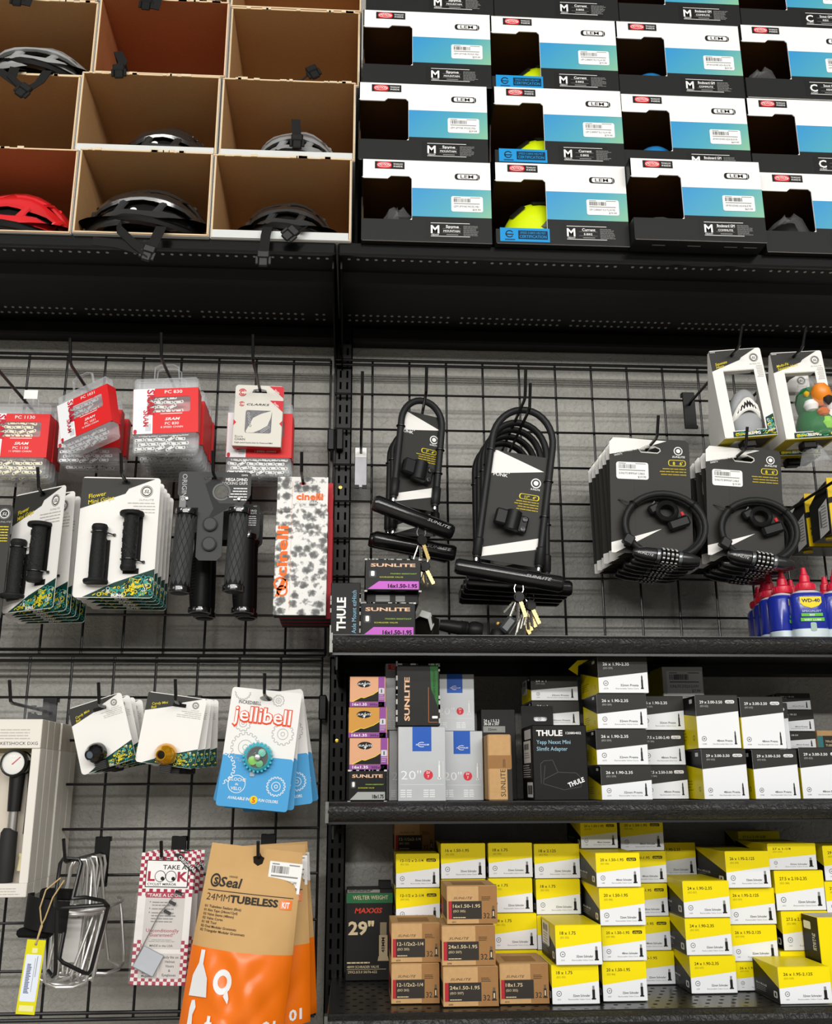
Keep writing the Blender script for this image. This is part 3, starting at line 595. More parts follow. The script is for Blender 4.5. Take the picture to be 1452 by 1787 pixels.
# ---------------------------------------------------------------- inner tube boxes
TY, TW, TK, TG = YEL, M('e9ebee', .4), M('0c0c0c', .45), M('302f2c', .45)
KF, KD, KB = KRAFT, M('9c7348', .75, grain=.1, scale=120), M('35302b', .6); KR = M('b02a33', .6)
BUFF = M('d9c6a0', .7); GREYT = M('7d7a40', .6); TXTY = M('4a4710', .5)
def valve_icon(p, x, z0, z1, m=INK, tip=PGREY, presta=False, l=3):
    w = .028 if not presta else .017; h = z1-z0
    p.rect(x-w, z0+.1*h, x+w, z0+.72*h, m, l); p.rect(x-w*.75, z0+.72*h, x+w*.75, z1, tip if not presta else m, l); p.rect(x-w*1.6, z0, x+w*1.6, z0+.1*h, m, l)
    if presta: p.rect(x-w*.4, z1, x+w*.4, z1+.08*h, m, l)
def tube_box(style, label, x0, x1, z0, z1, yf, title, sub='', mm='32', util=False, code='6314', d=.10, yaw=0., side_sticker=False, face=None):
    W, H = x1-x0, z1-z0; h = W/2; name = 'inner_tube_box'
    if style == 'Y': mats = [TK, TK, TW, TW, TW, TY]
    elif style == 'G': mats = [TK, TK, TW, TW, TW, TG]
    else: mats = [KF]*6
    b = MB(); b.box(-h, h, 0, d, 0, H, mats[2], .0006, mats=mats)
    o = b.build(name); o.location = ((x0+x1)/2, yf, z0); o.rotation_euler = (0, 0, yaw); tag(o, label, 'box', 'boxed inner tubes on the shelves')
    p = Print((-h, 0, 0), W=W, H=H)
    if style in 'YG':
        c = TY if style == 'Y' else TG; ink = INK if style == 'Y' else LWHITE; tall = H/W > .95
        za, zb_ = (.42, .58) if not tall else (.60, .70)
        p.poly([(0, za), (1, zb_), (1, 1), (0, 1)], c, 1)
        k = 1 if not tall else .66
        p.text(title, .10, 1-.235*k, .115*k, ink, 2, .012, width=min(.56, .038*len(title)))
        p.text(sub, .105, 1-.335*k, .075*k, M('8d8416', .6) if style == 'Y' else M('b5b5b0', .6), 2, width=.19)
        if util: p.rr(.70, 1-.235*k, .92, 1-.14*k, .03, ink, 2); p.text('UTILITY', .81, 1-.222*k, .075*k, c, 3, .02, 'c', width=.18)
        rk = k; p.ring(.145, .27*rk, .07*rk, .012*rk, INK, 2); p.disc(.145, .27*rk, .016, PGREY, 2, 8); p.rect(.13, .265*rk, .165, .275*rk, INK, 3); p.text(code, .145, .105*rk, .05*rk, PGREY, 2, 0, 'c')
        kind = 'Schrader' if style == 'Y' else 'Presta'
        p.text(mm+'mm '+kind, .80, .185*rk, .085*rk, INK, 2, .004, 'r', width=.36); p.text('Removable Valve Core' if mm != '48' or style == 'Y' else 'Non-Removable Valve Core', .80, .105*rk, .05*rk, PGREY, 2, 0, 'r', width=.46)
        valve_icon(p, .875, .11*rk, .46*rk, presta=style == 'G')
        p.rect(.06, -.002, .94, .004, PGREY, 1)
        # left side
        p.frame((-h, d, 0), (0, -1, 0), (0, 0, 1), (-1, 0, 0), d, H)
        if style == 'Y': p.poly([(0, 1), (1, 1), (1, .42 if not tall else .6), (.02, .97)], TY, 1); p.rr(.78, .12, .92, .30, .05, LWHITE, 2); p.disc(.85, .21, .06, TK, 3, 10); p.text(title, .1, .30, .075, LWHITE, 2, .02, width=.42); p.bars(.1, .24, .4, 3, .05, .018, PGREY, 2)
        else: p.poly([(0, 0), (1, 0), (1, za), (0, za+(.34 if not tall else .12))], TY, 1); p.ring(.82, .2, .05, .012, TK, 2, 14); p.bars(.1, .35, .4, 4, .06, .02, M('b09c00', .5), 2); p.rr(.7, .86, .85, .94, .02, LWHITE, 2)
        if side_sticker: p.rr(.12, .35, .62, .95, .03, WHITE, 4); p.barcode(.2, .7, .5, .88, M('555555'), 5, 10); p.bars(.2, .62, .34, 4, .07, .02, PGREY, 5)
    else:
        p.rect(.63, 0, 1, 1, KD, 1); p.rect(.03, .13, .095, .60, KR, 2); p.rect(.095, .13, .69, .60, KB, 2)
        p.text('SUNLITE', .13, .655, .085, KB, 2, -.004, 'l', .35, width=.36); p.text(title, .12, .43, .125, BUFF, 3, .008, width=min(.54, .049*len(title))); p.text(sub, .125, .31, .085, BUFF, 3, 0, width=.24); p.bars(.12, .16, .26, 1, .1, .022, BUFF, 3)
        p.text('32', .72, .145, .2, KB, 2, .008, width=.13); valve_icon(p, .92, .14, .47, KB, M('6b5a45', .6)); p.rect(.908, .2, .932, .33, BUFF, 4); p.text(code, .10, .035, .06, KB, 2, .01); p.bars(.69, .70, .2, 3, .04, .015, KB, 2)
        p.frame((-h, d, 0), (0, -1, 0), (0, 0, 1), (-1, 0, 0), d, H); p.rect(.35, .13, 1, .60, KB, 1); p.rect(0, .13, .35, .60, KR, 1)
        p.frame((-h, 0, H), (1, 0, 0), (0, 1, 0), (0, 0, 1), W, d); p.rect(.15, .2, .8, .7, KD, 1)
    p.build('printed_graphics', o)
    # tuck flap edge along the front top
    MB().box(-h+.001, h-.001, -.0007, .004, H-.0002, H+.0007, mats[5], .0003).build('lid_flap', o)
    return o
CR = {4: (560, 1400, 4.617), 5: (820, 1400, 4.616), 6: (1090, 1400, 4.011), 1: (570, 1090, 5.007), 2: (820, 1090, 4.4), 3: (1120, 1090, 4.373), 7: (570, 860, 5.007)}
def cx(c, x): return CR[c][0]+x/CR[c][2]
def cy(c, y): return CR[c][1]+y/CR[c][2]
PLACED = []
def stack(z, rows, Y, cname):          # rows from the bottom up: (style, crop, x0, x1, ytop, title, sub, mm, util, code, extra)
    for n, rw in enumerate(rows):
        st, c, x0, x1, yt, ti, su, mm, ut, co = rw[:10]; ex = rw[10] if len(rw) > 10 else {}
        y = Y+ex.pop('dy', 0); px0, px1 = cx(c, x0), cx(c, x1); pt = cy(c, yt)
        pm = pt+30; xa, xb = at(px0, pm, y).x, at(px1, pm, y).x; zt = at((px0+px1)/2, pt, y).z
        lab = ex.pop('lab', None)
        base = {'Y': 'yellow-and-white', 'G': 'charcoal-and-white', 'K': 'brown kraft'}[st]
        lev = 'lowest in' if n == 0 else 'topmost of' if n == len(rows)-1 else ['', 'second up in', 'third up in', 'fourth up in', 'fifth up in'][n]
        dd = ex.get('d', .10); zn = z+.0009
        for (a0, a1, b0, b1, c0, c1) in PLACED:
            if min(b1, y+dd)-max(b0, y) > .001 and min(c1, zt)-max(c0, zn) > .001 and 0 < min(a1, xb)-max(a0, xa) < .017:
                if xa+xb > a0+a1: xa = a1+.0005
                else: xb = a0-.0005
        PLACED.append((xa, xb, y, y+dd, zn, zt))
        tube_box(st, lab or f'{base} {"12 inch" if ti[:2] == "12" else ti.replace(" ", "")} tube box, {lev} {cname}', xa, xb, z+.0009, zt, y, ti, su, mm, ut, co, **ex); z = zt+.0009
def shelfY(px, py, Z): return atz(px, py, Z).y
U = dict
# --- lowest shelf, left to right
Zc = ZC+.0008
y1 = shelfY(cx(4, 760), cy(4, 1632), ZC); yk2 = shelfY(cx(4, 1190), cy(4, 1656), ZC); yk3 = shelfY(cx(5, 440), cy(5, 1634), ZC)
stack(Zc, [('K', 4, 568, 955, 1300, '12-1/2x2-1/4', '(ISO 203)', '32', 0, '6310'), ('K', 4, 568, 960, 975, '12-1/2x2-1/4', '(ISO 203)', '32', 0, '6310')], y1, 'the leftmost front kraft stack')
stack(Zc, [('K', 4, 985, 1430, 1325, '24x1.50-1.95', '(ISO 507)', '32', 0, '6306'), ('K', 4, 975, 1405, 995, '24x1.50-1.95', '(ISO 507)', '32', 0, '6306'), ('K', 4, 1015, 1420, 675, '16x1.50-1.95', '(ISO 305)', '32', 0, '6311', U(dy=.006))], yk2, 'the tall front kraft stack')
stack(Zc, [('K', 5, 240, 635, 1300, '18x1.75', '(ISO 355)', '32', 0, '6314', U(lab='single brown kraft 18x1.75 tube box standing at the shelf front'))], yk3, '')
yb = -.12
stack(Zc, [('Y', 4, 607, 955, 1270, '12-1/2 x 2-1/4', '(ISO 203)', '35', 1, '6308'), ('Y', 4, 607, 958, 985, '12-1/2 x 2-1/4', '(ISO 203)', '35', 1, '6308'), ('Y', 4, 605, 960, 697, '12-1/2 x 2-1/4', '(ISO 203)', '35', 1, '6308'), ('Y', 4, 605, 955, 417, '12-1/2 x 2-1/4', '(ISO 203)', '35', 1, '6308')], yb, 'the leftmost yellow stack')
stack(Zc, [('K', 4, 592, 915, y, '12-1/2x2-1/4', '(ISO 203)', '32', 0, '6310', U(d=.07)) for y in (1180, 930, 680, 425, 165)], -.012, 'the rear kraft stack behind the yellow')
stack(Zc, [('Y', 4, 975, 1330, 1190, '16 x 1.50-1.95', '(ISO 305)', '32', 0, '6311'), ('Y', 4, 972, 1330, 905, '16 x 1.50-1.95', '(ISO 305)', '32', 0, '6311'), ('Y', 4, 972, 1330, 625, '16 x 1.50-1.95', '(ISO 305)', '32', 0, '6311'), ('Y', 4, 968, 1325, 333, '16 x 1.50-1.95', '(ISO 305)', '32', 0, '6311')], yb-.005, 'the second yellow stack')
stack(Zc, [('Y', 5, 180, 545, 1195, '18 x 1.75', '(ISO 355)', '32', 0, '6314'), ('Y', 5, 178, 540, 898, '18 x 1.75', '(ISO 355)', '32', 0, '6314'), ('Y', 5, 152, 505, 615, '18 x 1.75', '(ISO 355)', '32', 0, '6314'), ('Y', 5, 150, 503, 330, '18 x 1.75', '(ISO 355)', '32', 0, '6314')], yb-.01, 'the third yellow stack')
y17 = shelfY(cx(5, 840), cy(5, 1636), ZC)
stack(Zc, [('Y', 5, 660, 1040, 1310, '18 x 1.75', '(ISO 355)', '32', 0, '6314'), ('Y', 5, 690, 1062, 990, '18 x 1.75', '(ISO 355)', '32', 0, '6314', U(side_sticker=True, d=.12, dy=-.012))], y17, 'the low front stack')
stack(Zc, [('Y', 5, 548, 895, 1195, '18 x 1.75', '(ISO 355)', '32', 0, '6314'), ('Y', 5, 540, 893, 912, '18 x 1.75', '(ISO 355)', '32', 0, '6314'), ('Y', 5, 528, 890, 622, '18 x 1.75', '(ISO 355)', '32', 0, '6314'), ('Y', 5, 520, 885, 338, '18 x 2.125', '(ISO 355)', '32', 0, '6375')], yb-.012, 'the fourth yellow stack')
y24 = shelfY(cx(5, 1250), cy(5, 1612), ZC)
stack(Zc, [('Y', 5, 1068, 1425, 1287, '20 x 1.50-1.95', '(ISO 406)', '32', 0, '6307'), ('Y', 5, 1065, 1420, 995, '20 x 1.50-1.95', '(ISO 406)', '48', 1, '6388'), ('Y', 5, 1045, 1410, 690, '20 x 1.50-1.95', '(ISO 406)', '32', 0, '6307', U(d=.13, dy=-.01)), ('Y', 5, 1010, 1372, 410, '20 x 1.50-1.95', '(ISO 406)', '48', 1, '6388', U(d=.13, dy=-.015)), ('Y', 5, 866, 1190, 148, '20 x 1.50-1.95', '(ISO 406)', '48', 1, '6388', U(d=.11, dy=.085))], y24, 'the tall front 20 inch stack')
stack(Zc, [('Y', 6, 25, 352, 1045, '20 x 1.50-1.95', '(ISO 406)', '32', 0, '6307'), ('Y', 6, 10, 322, 805, '20 x 1.50-1.95', '(ISO 406)', '48', 1, '6388'), ('Y', 6, 0, 303, 572, '20 x 1.50-1.95', '(ISO 406)', '48', 1, '6388'), ('Y', 6, -15, 293, 345, '20 x 1.50-1.95', '(ISO 406)', '48', 1, '6388'), ('Y', 6, -30, 272, 118, '20 x 1.50-1.95', '(ISO 406)', '48', 1, '6388')], -.105, 'the rear 20 inch stack')
y32 = shelfY(cx(6, 600), cy(6, 1346), ZC)
stack(Zc, [('Y', 6, 440, 782, 1078, '24 x 1.90-2.35', '(ISO 507)', '32', 0, '6309', U(d=.11)), ('Y', 6, 405, 748, 815, '24 x 1.90-2.35', '(ISO 507)', '32', 0, '6309', U(d=.12)), ('Y', 6, 392, 735, 552, '24 x 1.90-2.35', '(ISO 507)', '32', 0, '6309', U(d=.13))], y32, 'the front 24 inch stack')
stack(Zc, [('Y', 6, 215, 520, y, '24 x 1.90-2.35', '(ISO 507)', '32', 0, '6309', U(d=.09)) for y in (1010, 770, 530)]+[('Y', 6, 195, 500, 285, '24 x 1.90-2.35', '(ISO 507)', '32', 0, '6309', U(d=.09))], -.035, 'the rear 24 inch stack')
y35 = shelfY(cx(6, 830), cy(6, 1327), ZC)
stack(Zc, [('Y', 6, 780, 1095, 1120, '26 x 1.95-2.125', '(ISO 559)', '32', 0, '6306', U(d=.1)), ('Y', 6, 745, 1070, 862, '26 x 1.95-2.125', '(ISO 559)', '32', 0, '6306', U(d=.1)), ('Y', 6, 728, 1055, 602, '26 x 1.95-2.125', '(ISO 559)', '32', 0, '6306', U(d=.1)), ('Y', 6, 687, 1018, 345, '26 x 1.95-2.125', '(ISO 559)', '32', 0, '6306', U(d=.16, dy=-.01))], y35, 'the middle 26 inch stack')
stack(Zc, [('Y', 6, 1100, 1425, 1045, '27.5 x 2.10-2.35', '(ISO 584)', '32', 0, '6353', U(d=.1)), ('Y', 6, 1105, 1430, 765, '27.5 x 2.10-2.35', '(ISO 584)', '32', 0, '6353', U(d=.1)), ('Y', 6, 1055, 1398, 480, '27.5 x 2.10-2.35', '(ISO 584)', '32', 0, '6353', U(d=.1)), ('Y', 6, 1008, 1345, 290, '27 x 1-1/4', '(ISO 630)', '32', 0, '6301', U(d=.145))], y35-.005, 'the 27 inch stack at right')
stack(Zc, [('Y', 6, 815, 1110, y, '27.5 x 2.10-2.35', '(ISO 584)', '32', 0, '6353', U(d=.07)) for y in (1000, 800, 600, 400)]+[('Y', 6, 803, 1093, 205, '27.5 x 2.10-2.35', '(ISO 584)', '32', 0, '6353', U(d=.07))], -.02, 'the rear 27.5 inch stack')
stack(Zc, [('Y', 6, 1420, 1740, 1050, '29 x 1.90-2.35', '(ISO 622)', '32', 0, '6347', U(d=.1)), ('Y', 6, 1415, 1735, 800, '29 x 1.90-2.35', '(ISO 622)', '32', 0, '6347', U(d=.1)), ('Y', 6, 1410, 1730, 556, '29 x 1.90-2.35', '(ISO 622)', '32', 0, '6347', U(d=.1)), ('Y', 6, 1395, 1715, 305, '29 x 1.90-2.35', '(ISO 622)', '32', 0, '6347', U(d=.1))], y35-.005, 'the rightmost 29 inch stack')
yF = YF+.012
stack(Zc, [('Y', 6, 1080, 1445, 1152, '26 x 1.95-2.125', '(ISO 559)', '32', 0, '6306', U(d=.10, lab='long yellow 26 x 1.95-2.125 tube box lying at the shelf front'))], yF, '')
# tall yellow box at the right edge
x0, x1 = at(cx(6, 1378), cy(6, 1100), yF+.035).x, at(cx(6, 1790), cy(6, 1100), yF+.035).x; zt = at(cx(6, 1450), cy(6, 805), yF+.035).z
b = MB(); b.box(0, x1-x0, 0, .06, 0, zt-Zc, TY, .0008, mats=[TK, TK, TY, TY, TY, M('b9b9b4', .5)]); o = tag(b.build('tube_carton', None, (x0, yF+.035, Zc)), 'tall yellow and black tube carton cut off by the right picture edge', 'box')
o.rotation_euler = (0, 0, 0)
p = Print((0, 0, 0), W=x1-x0, H=zt-Zc); p.ring(.4, .80, .1, .02, TK, 1); p.disc(.4, .80, .04, TK, 1); p.bars(.3, .64, .3, 2, .04, .015, M('a98f00'), 1)
p.frame((0, .06, 0), (0, -1, 0), (0, 0, 1), (-1, 0, 0), .06, zt-Zc); p.rr(.12, .82, .55, .92, .02, WHITE, 1); p.text('29 x 2.10-2.35', .6, .78, .13, LWHITE, 1, .03, rot=-PI/2, width=.42); p.build('printed_graphics', o)
# dark tall box by the upright
ym = shelfY(cx(4, 380), cy(4, 1441), ZC); xa, xb = at(cx(4, 203), cy(4, 1000), ym).x, at(cx(4, 578), cy(4, 1000), ym).x; zt = at(cx(4, 390), cy(4, 700), ym).z; H = zt-Zc; W = xb-xa
DK = M('201e1c', .5); b = MB(); b.box(0, W, 0, .05, 0, H, DK, .0008); o = tag(b.build('inner_tube_box', None, (xa, ym, Zc)), 'tall charcoal 29 inch tube box with green band standing beside the upright', 'box', 'boxed inner tubes on the shelves')
MB().box(.03*W, .70*W, -.0008, .012, H, H+.004, M('0c0c0c', .5)).box(.70*W, .97*W, .012, .04, H, H+.012, M('141414', .5)).build('opened_lid', o)
p = Print((0, 0, 0), W=W, H=H); p.rect(0, .845, 1, .955, M('2d6b43', .5), 1); p.rect(.02, .96, .72, .995, M('8a8a80', .6), 1); p.bars(.04, .985, .6, 2, .015, .008, INK, 2)
p.text('WELTER WEIGHT', .14, .885, .062, BUFF, 2, .006, width=.76); p.text('MAXXIS', .18, .735, .078, M('d2412c', .5), 2, .03, 'l', .2, width=.58); p.text('29"', .05, .50, .20, BUFF, 2, .03, width=.55)
v = M('b5a283', .6); p.rect(.73, .49, .87, .63, M('8f8168', .6), 2); p.rect(.71, .26, .89, .49, v, 2); p.poly([(.68, .21), (.92, .21), (.90, .26), (.70, .26)], v, 2); p.text('48MM', .83, .30, .055, DK, 3, .01, rot=PI/2, width=.30)
p.bars(.03, .185, .5, 1, .1, .015, BUFF, 2); p.text('48MM SCHRADER VALVE', .03, .135, .038, BUFF, 2, .006, width=.68); p.rect(.03, .12, .86, .124, BUFF, 2); p.text('29X2.0/3.0 50/76-622', .05, .08, .038, BUFF, 2, .004, width=.62); p.build('printed_graphics', o)
# --- middle shelf
Zm = ZB+.0008
PEA, AMB, PUR = M('d9a27d', .45), M('c9913f', .45), M('8d4a95', .45); SIL = M('a9acae', .42, .25, grain=.06, scale=40); BLU, SVR = M('2458b4', .4), M('cf3340', .4)
yS = -.235
def sun_box(label, crop, x0, x1, yt, z, col, y=yS, d=.07):
    xa, xb = at(cx(crop, x0), cy(crop, yt+100), y).x, at(cx(crop, x1), cy(crop, yt+100), y).x; zt = at(cx(crop, x0), cy(crop, yt), y).z; W, H = xb-xa, zt-z
    b = MB(); b.box(0, W, 0, d, 0, H, col, .0006); o = tag(b.build('inner_tube_box', None, (xa, y, z)), label, 'box', 'boxed inner tubes on the shelves')
    p = Print((0, 0, 0), W=W, H=H); p.poly([(.06, .18), (.32, .32), (.4, .30), (.66, .42), (.82, .56), (.82, .16), (.06, .16)], M('e8c93c'), 1); p.poly([(.10, .165), (.32, .30), (.4, .28), (.66, .40), (.82, .53), (.82, .165)], TK, 2)
    p.rect(.80, 0, .97, 1, PUR, 3); p.rect(0, 0, 1, .16, PUR, 3); p.disc(.40, .76, .12, TK, 2, 20, rx=.2*W/H*.95); p.text('SUNLITE', .40, .73, .085, LWHITE, 3, .015, 'c', .3, width=.36); p.poly([(.36, .68), (.44, .85), (.42, .76), (.46, .76), (.38, .60), (.40, .70)], LWHITE, 3)
    p.text('16x1.35', .08, .035, .12, LWHITE, 4, .02, width=.40); p.text('305x37', .56, .035, .1, TK, 4, .01, width=.34); p.rr(.81, .42, .965, .62, .03, M('c9c9cf', .5), 4); p.rect(.87, .46, .905, .58, M('5d5d66'), 5); p.bars(.82, .36, .15, 3, .06, .03, M('b9a0bf'), 4); p.build('printed_graphics', o)
    return zt+.0009
z = Zm
W4 = at(cx(1, 525), cy(1, 1400), yS).x-at(cx(1, 190), cy(1, 1400), yS).x
def sunlite_black(label, xa, W, z, zt, y, title, band, d=.075, rough_edges=True):
    H = zt-z; b = MB(); b.box(0, W, 0, d, 0, H, M('0c0c0c', .4, grain=.3, scale=90), .0012); o = tag(b.build('inner_tube_box', None, (xa, y, z)), label, 'box', 'boxed inner tubes on the shelves')
    p = Print((0, 0, 0), W=W, H=H); pk = M('e3b795', .4); p.text('SUNLITE', .10, .76, .14, pk, 1, .03, width=.80, sx=1.3); p.rr(.07, .42, .20, .64, .05, M('4a4a48', .5), 1); p.rr(.105, .46, .17, .62, .03, LWHITE, 2)
    g = M('c8c832', .5); p.text('THORN RESISTANT', .92, .52, .05, M('9ec84a', .5), 1, .01, 'r', .3, width=.48); p.text('SCHRADER VALVE', .26, .41, .055, g, 1, .01, 'l', width=.42)
    p.poly([(.05, .05), (.96, .05), (.96, .30), (.25, .30)], band, 1); p.text(title, .93, .095, .165, M('060606', .6), 2, .035, 'r', width=.52 if len(title) > 8 else .3); p.build('printed_graphics', o)
    q = MB()
    for i in range(10):
        x = rnd.uniform(0, .9)*W; q.box(x, x+rnd.uniform(.003, .01), -.0007, .002, H-.0012, H+.0004, M('b9b9b4', .7))
    for zz in (0, H): q.box(-.0006, .004, -.0008, .004, zz-.002, zz+.0006, M('c9c9c4', .7)).box(W-.004, W+.0006, -.0008, .004, zz-.002, zz+.0006, M('c9c9c4', .7))
    q.build('scuffed_edges', o)['kind'] = 'stuff'
    return o
zt = at(cx(1, 200), cy(1, 1272), yS).z
sunlite_black('black 18x1.75 tube box with grey band under the peach boxes', at(cx(1, 188), cy(1, 1400), yS).x, W4, z, zt, yS, '18x1.75', M('a5a8a4', .5)); z = zt+.0009
z = sun_box('peach and purple 16x1.35 tube box, lower of the two peach ones', 1, 200, 540, 992, z, PEA)
z = sun_box('amber and purple 16x1.35 tube box between two peach ones', 1, 193, 528, 722, z, AMB)
z = sun_box('peach and purple 16x1.35 tube box on top of the amber one', 1, 203, 515, 455, z, PEA)
def silver_box(label, x0, x1, yt, z, y, blue=True, red=False, num='20"', d=.045, off=0.):
    xa, xb = at(cx(1, x0), cy(1, yt+200), y).x, at(cx(1, x1), cy(1, yt+200), y).x; zt = at(cx(1, x0), cy(1, yt), y).z; W, H = xb-xa, zt-z
    b = MB(); b.box(0, W, 0, d, 0, H, SIL, .0006); o = tag(b.build('inner_tube_box', None, (xa, y, z)), label, 'box', 'boxed inner tubes on the shelves'); p = Print((0, 0, 0), W=W, H=H)
    p.spine(SIL, .2)
    if blue: p.rect(.30, .665, .70, 1, BLU, 1); p.ring(.50, .755, .035, .008, LWHITE, 2, a0=60, a1=300, rx=.06); p.text('SCHWALBE', .51, .745, .028, LWHITE, 2, .015, 'c', .15, width=.28)
    if red: p.rect(.06, .91, .35, .985, SVR, 1); p.text('EXTRA', .2, .955, .025, LWHITE, 2, .01, 'c'); p.text('LIGHT', .2, .925, .025, LWHITE, 2, .01, 'c')
    p.text(num, .06, .285, .17, LWHITE, 1, -.008, width=.42); p.disc(.63, .345, .065, SVR, 1, 20); p.text('SV', .63, .36, .05, LWHITE, 2, .01, 'c'); p.text('7', .63, .305, .05, LWHITE, 2, .01, 'c')
    p.rect(.845, .30, .875, .48, LWHITE, 1); p.rect(.825, .29, .895, .31, LWHITE, 1); p.rect(.853, .48, .867, .535, LWHITE, 1); p.rect(.94, .30, .945, .53, LWHITE, 1); p.rect(.05, .215, .95, .219, LWHITE, 1)
    for bx in (.05, .18, .53, .66): p.bars(bx, .135, .11, 4, .028, .014, LWHITE, 1, jit=.1)
    p.build('printed_graphics', o); return zt+.0009
zs = silver_box('silver 20 inch tube box with blue tab, front and whole in view', 625, 1040, 892, Zm, -.225)
zs2 = silver_box('silver tube box with blue tab, right of the front one and partly covered', 1000, 1365, 930, Zm, -.175)
zs3 = silver_box('silver tube box whose left strip shows beside the front one', 545, 930, 925, Zm, -.17)
silver_box('silver tube box with red tag, upper left behind the standing black box', 515, 870, 340, zs3, -.165, False, True, '26"')
silver_box('silver tube box with blue tab, upper right behind the standing black box', 950, 1290, 432, zs2, -.16)
# upright black box on the silver one
y = -.228; xa, xb = at(cx(1, 610), cy(1, 600), y).x, at(cx(1, 988), cy(1, 600), y).x; zt = at(cx(1, 800), cy(1, 345), y).z; W, H = xb-xa, zt-zs
b = MB(); b.box(0, W, 0, .05, 0, H, M('171613', .4, grain=.5, scale=60), .001); o = tag(b.build('inner_tube_box', None, (xa, y, zs)), 'scuffed black tube box with vertical lettering standing on the silver one', 'box', 'boxed inner tubes on the shelves')
p = Print((0, 0, 0), W=W, H=H); p.text('SUNLITE', .30, .08, .115, M('e3b795', .4), 1, .03, rot=PI/2, sx=1.62); p.poly([(.78, .99), (.96, .99), (.96, .30), (.80, .60)], M('2f6b33', .5), 1); p.text('THORN RESISTANT', .90, .42, .055, M('163a18'), 2, .01, rot=PI/2); p.line(.74, .06, .74, .62, .008, M('c06a2e'), 1); p.line(.74, .06, .95, .06, .008, M('c06a2e'), 1); p.rr(.82, .12, .95, .16, .01, LWHITE, 1); p.build('printed_graphics', o)
q = MB()
for i in range(16): zz = rnd.uniform(0, H); q.box(*(((-.0007, .002) if i % 2 else (W-.002, W+.0007))), -.0007, .002, zz, zz+.008, M('b9b9b4', .7))
for i in range(10): x = rnd.uniform(0, W*.9); q.box(x, x+.009, -.0007, .002, H-.0015, H+.0008, M('b9b9b4', .7))
q.build('scuffed_edges', o)['kind'] = 'stuff'
# black 24 x 1.5 box, kraft box, adapter box
y = -.15; xa, xb = at(cx(2, 60), cy(2, 800), y).x+.006, at(cx(2, 350), cy(2, 800), y).x; zt = at(cx(2, 190), cy(2, 650), y).z; W, H = xb-xa, zt-Zm
o = tag(MB().box(0, W, 0, .06, 0, H, M('111111', .4), .0008).build('inner_tube_box', None, (xa, y, Zm)), 'black 24 x 1.5-2.3 tube box behind the kraft packet', 'box', 'boxed inner tubes on the shelves')
p = Print((0, 0, 0), W=W, H=H); p.text('24 x 1.5-2.3', .08, .855, .045, LWHITE, 1, .008, width=.45); p.text('38-58 x 507', .08, .82, .045, LWHITE, 1, .008, width=.45); p.rect(.06, .74, .70, .81, PGREY, 1); p.rect(.10, .75, .60, .80, M('8d8d8a'), 2); p.text('32mm', .2, .76, .04, INK, 3, .01); p.build('printed_graphics', o)
y = -.222; xa, xb = at(cx(2, 140), cy(2, 1100), y).x, at(cx(2, 322), cy(2, 1100), y).x; zt = at(cx(2, 230), cy(2, 843), y).z; W, H = xb-xa, zt-Zm
o = tag(MB().box(0, W, 0, .07, 0, H, KRAFT, .002).build('inner_tube_box', None, (xa, y, Zm)), 'plain brown kraft packet standing on end left of the adapter box', 'box'); o.rotation_euler = (0, 0, .0)
p = Print((0, 0, 0), W=W, H=H); p.rect(0, .48, 1, .68, KD, 1); p.rect(.80, 0, 1, .47, KB, 1); p.text('SUNLITE', .72, .06, .11, KB, 1, 0, rot=PI/2); p.rect(.64, .50, .66, .62, KB, 2); p.rect(.70, .50, .72, .62, KB, 2); p.build('printed_graphics', o)
y = -.255; xa, xb = at(cx(2, 483), cy(2, 1050), y).x, at(cx(2, 905), cy(2, 1050), y).x; zt = at(cx(2, 690), cy(2, 770), y).z; W, H = xb-xa, zt-Zm; DB = M('121211', .5, grain=.25, scale=50)
o = tag(MB().box(0, W, 0, .103, 0, H, DB, .0015).build('adapter_box', None, (xa, y, Zm)), 'black child seat adapter box with lettering and hang tab on middle shelf', 'box')
yw = .0
MB().prism(rrect(-.0, H, W*.62, H+.038, .002), DB, .098, .0995, holes=[rrect(W*.24, H+.012, W*.5, H+.021, .004)]).build('hang_tab', o)
p = Print((0, 0, 0), W=W, H=H); p.text('THULE', .08, .855, .105, LWHITE, 1, .035, width=.48); p.text('12080402', .62, .875, .045, LWHITE, 1, .01, width=.28); lb = M('9cc3d6', .5); p.text('Yepp Nexxt Mini', .08, .745, .075, lb, 1, 0, width=.62); p.text('Slimfit Adapter', .08, .655, .075, lb, 1, 0, width=.56)
sk = M('4f4e4b', .5)
for a, bq in (((.14, .22), (.14, .48)), ((.14, .48), (.2, .52)), ((.2, .52), (.36, .53)), ((.36, .53), (.45, .37)), ((.45, .37), (.78, .36)), ((.78, .36), (.88, .28)), ((.88, .28), (.86, .18)), ((.86, .18), (.55, .14)), ((.55, .14), (.18, .22)), ((.18, .22), (.22, .46)), ((.45, .37), (.20, .28))): p.line(*a, *bq, .006, sk, 1)
p.text('THULE', .64, .17, .085, LWHITE, 2, .035, rot=.35, sx=.9)
p.frame((0, .103, 0), (0, -1, 0), (0, 0, 1), (-1, 0, 0), .103, H); p.rr(.2, .50, .85, .80, .01, WHITE, 1); p.barcode(.25, .68, .7, .76, M('555'*2), 2, 14); p.bars(.25, .63, .5, 3, .03, .008, PGREY, 2); p.rr(.3, .82, .9, .95, .01, M('d9d9d9'), 1); p.rect(.1, .29, .95, .50, M('3a3a3a'), 1); p.bars(.12, .46, .8, 6, .03, .01, LWHITE, 2); p.rr(.45, .04, .95, .24, .01, WHITE, 1); p.barcode(.5, .08, .9, .2, INK, 2); p.build('printed_graphics', o)
yG = -.255
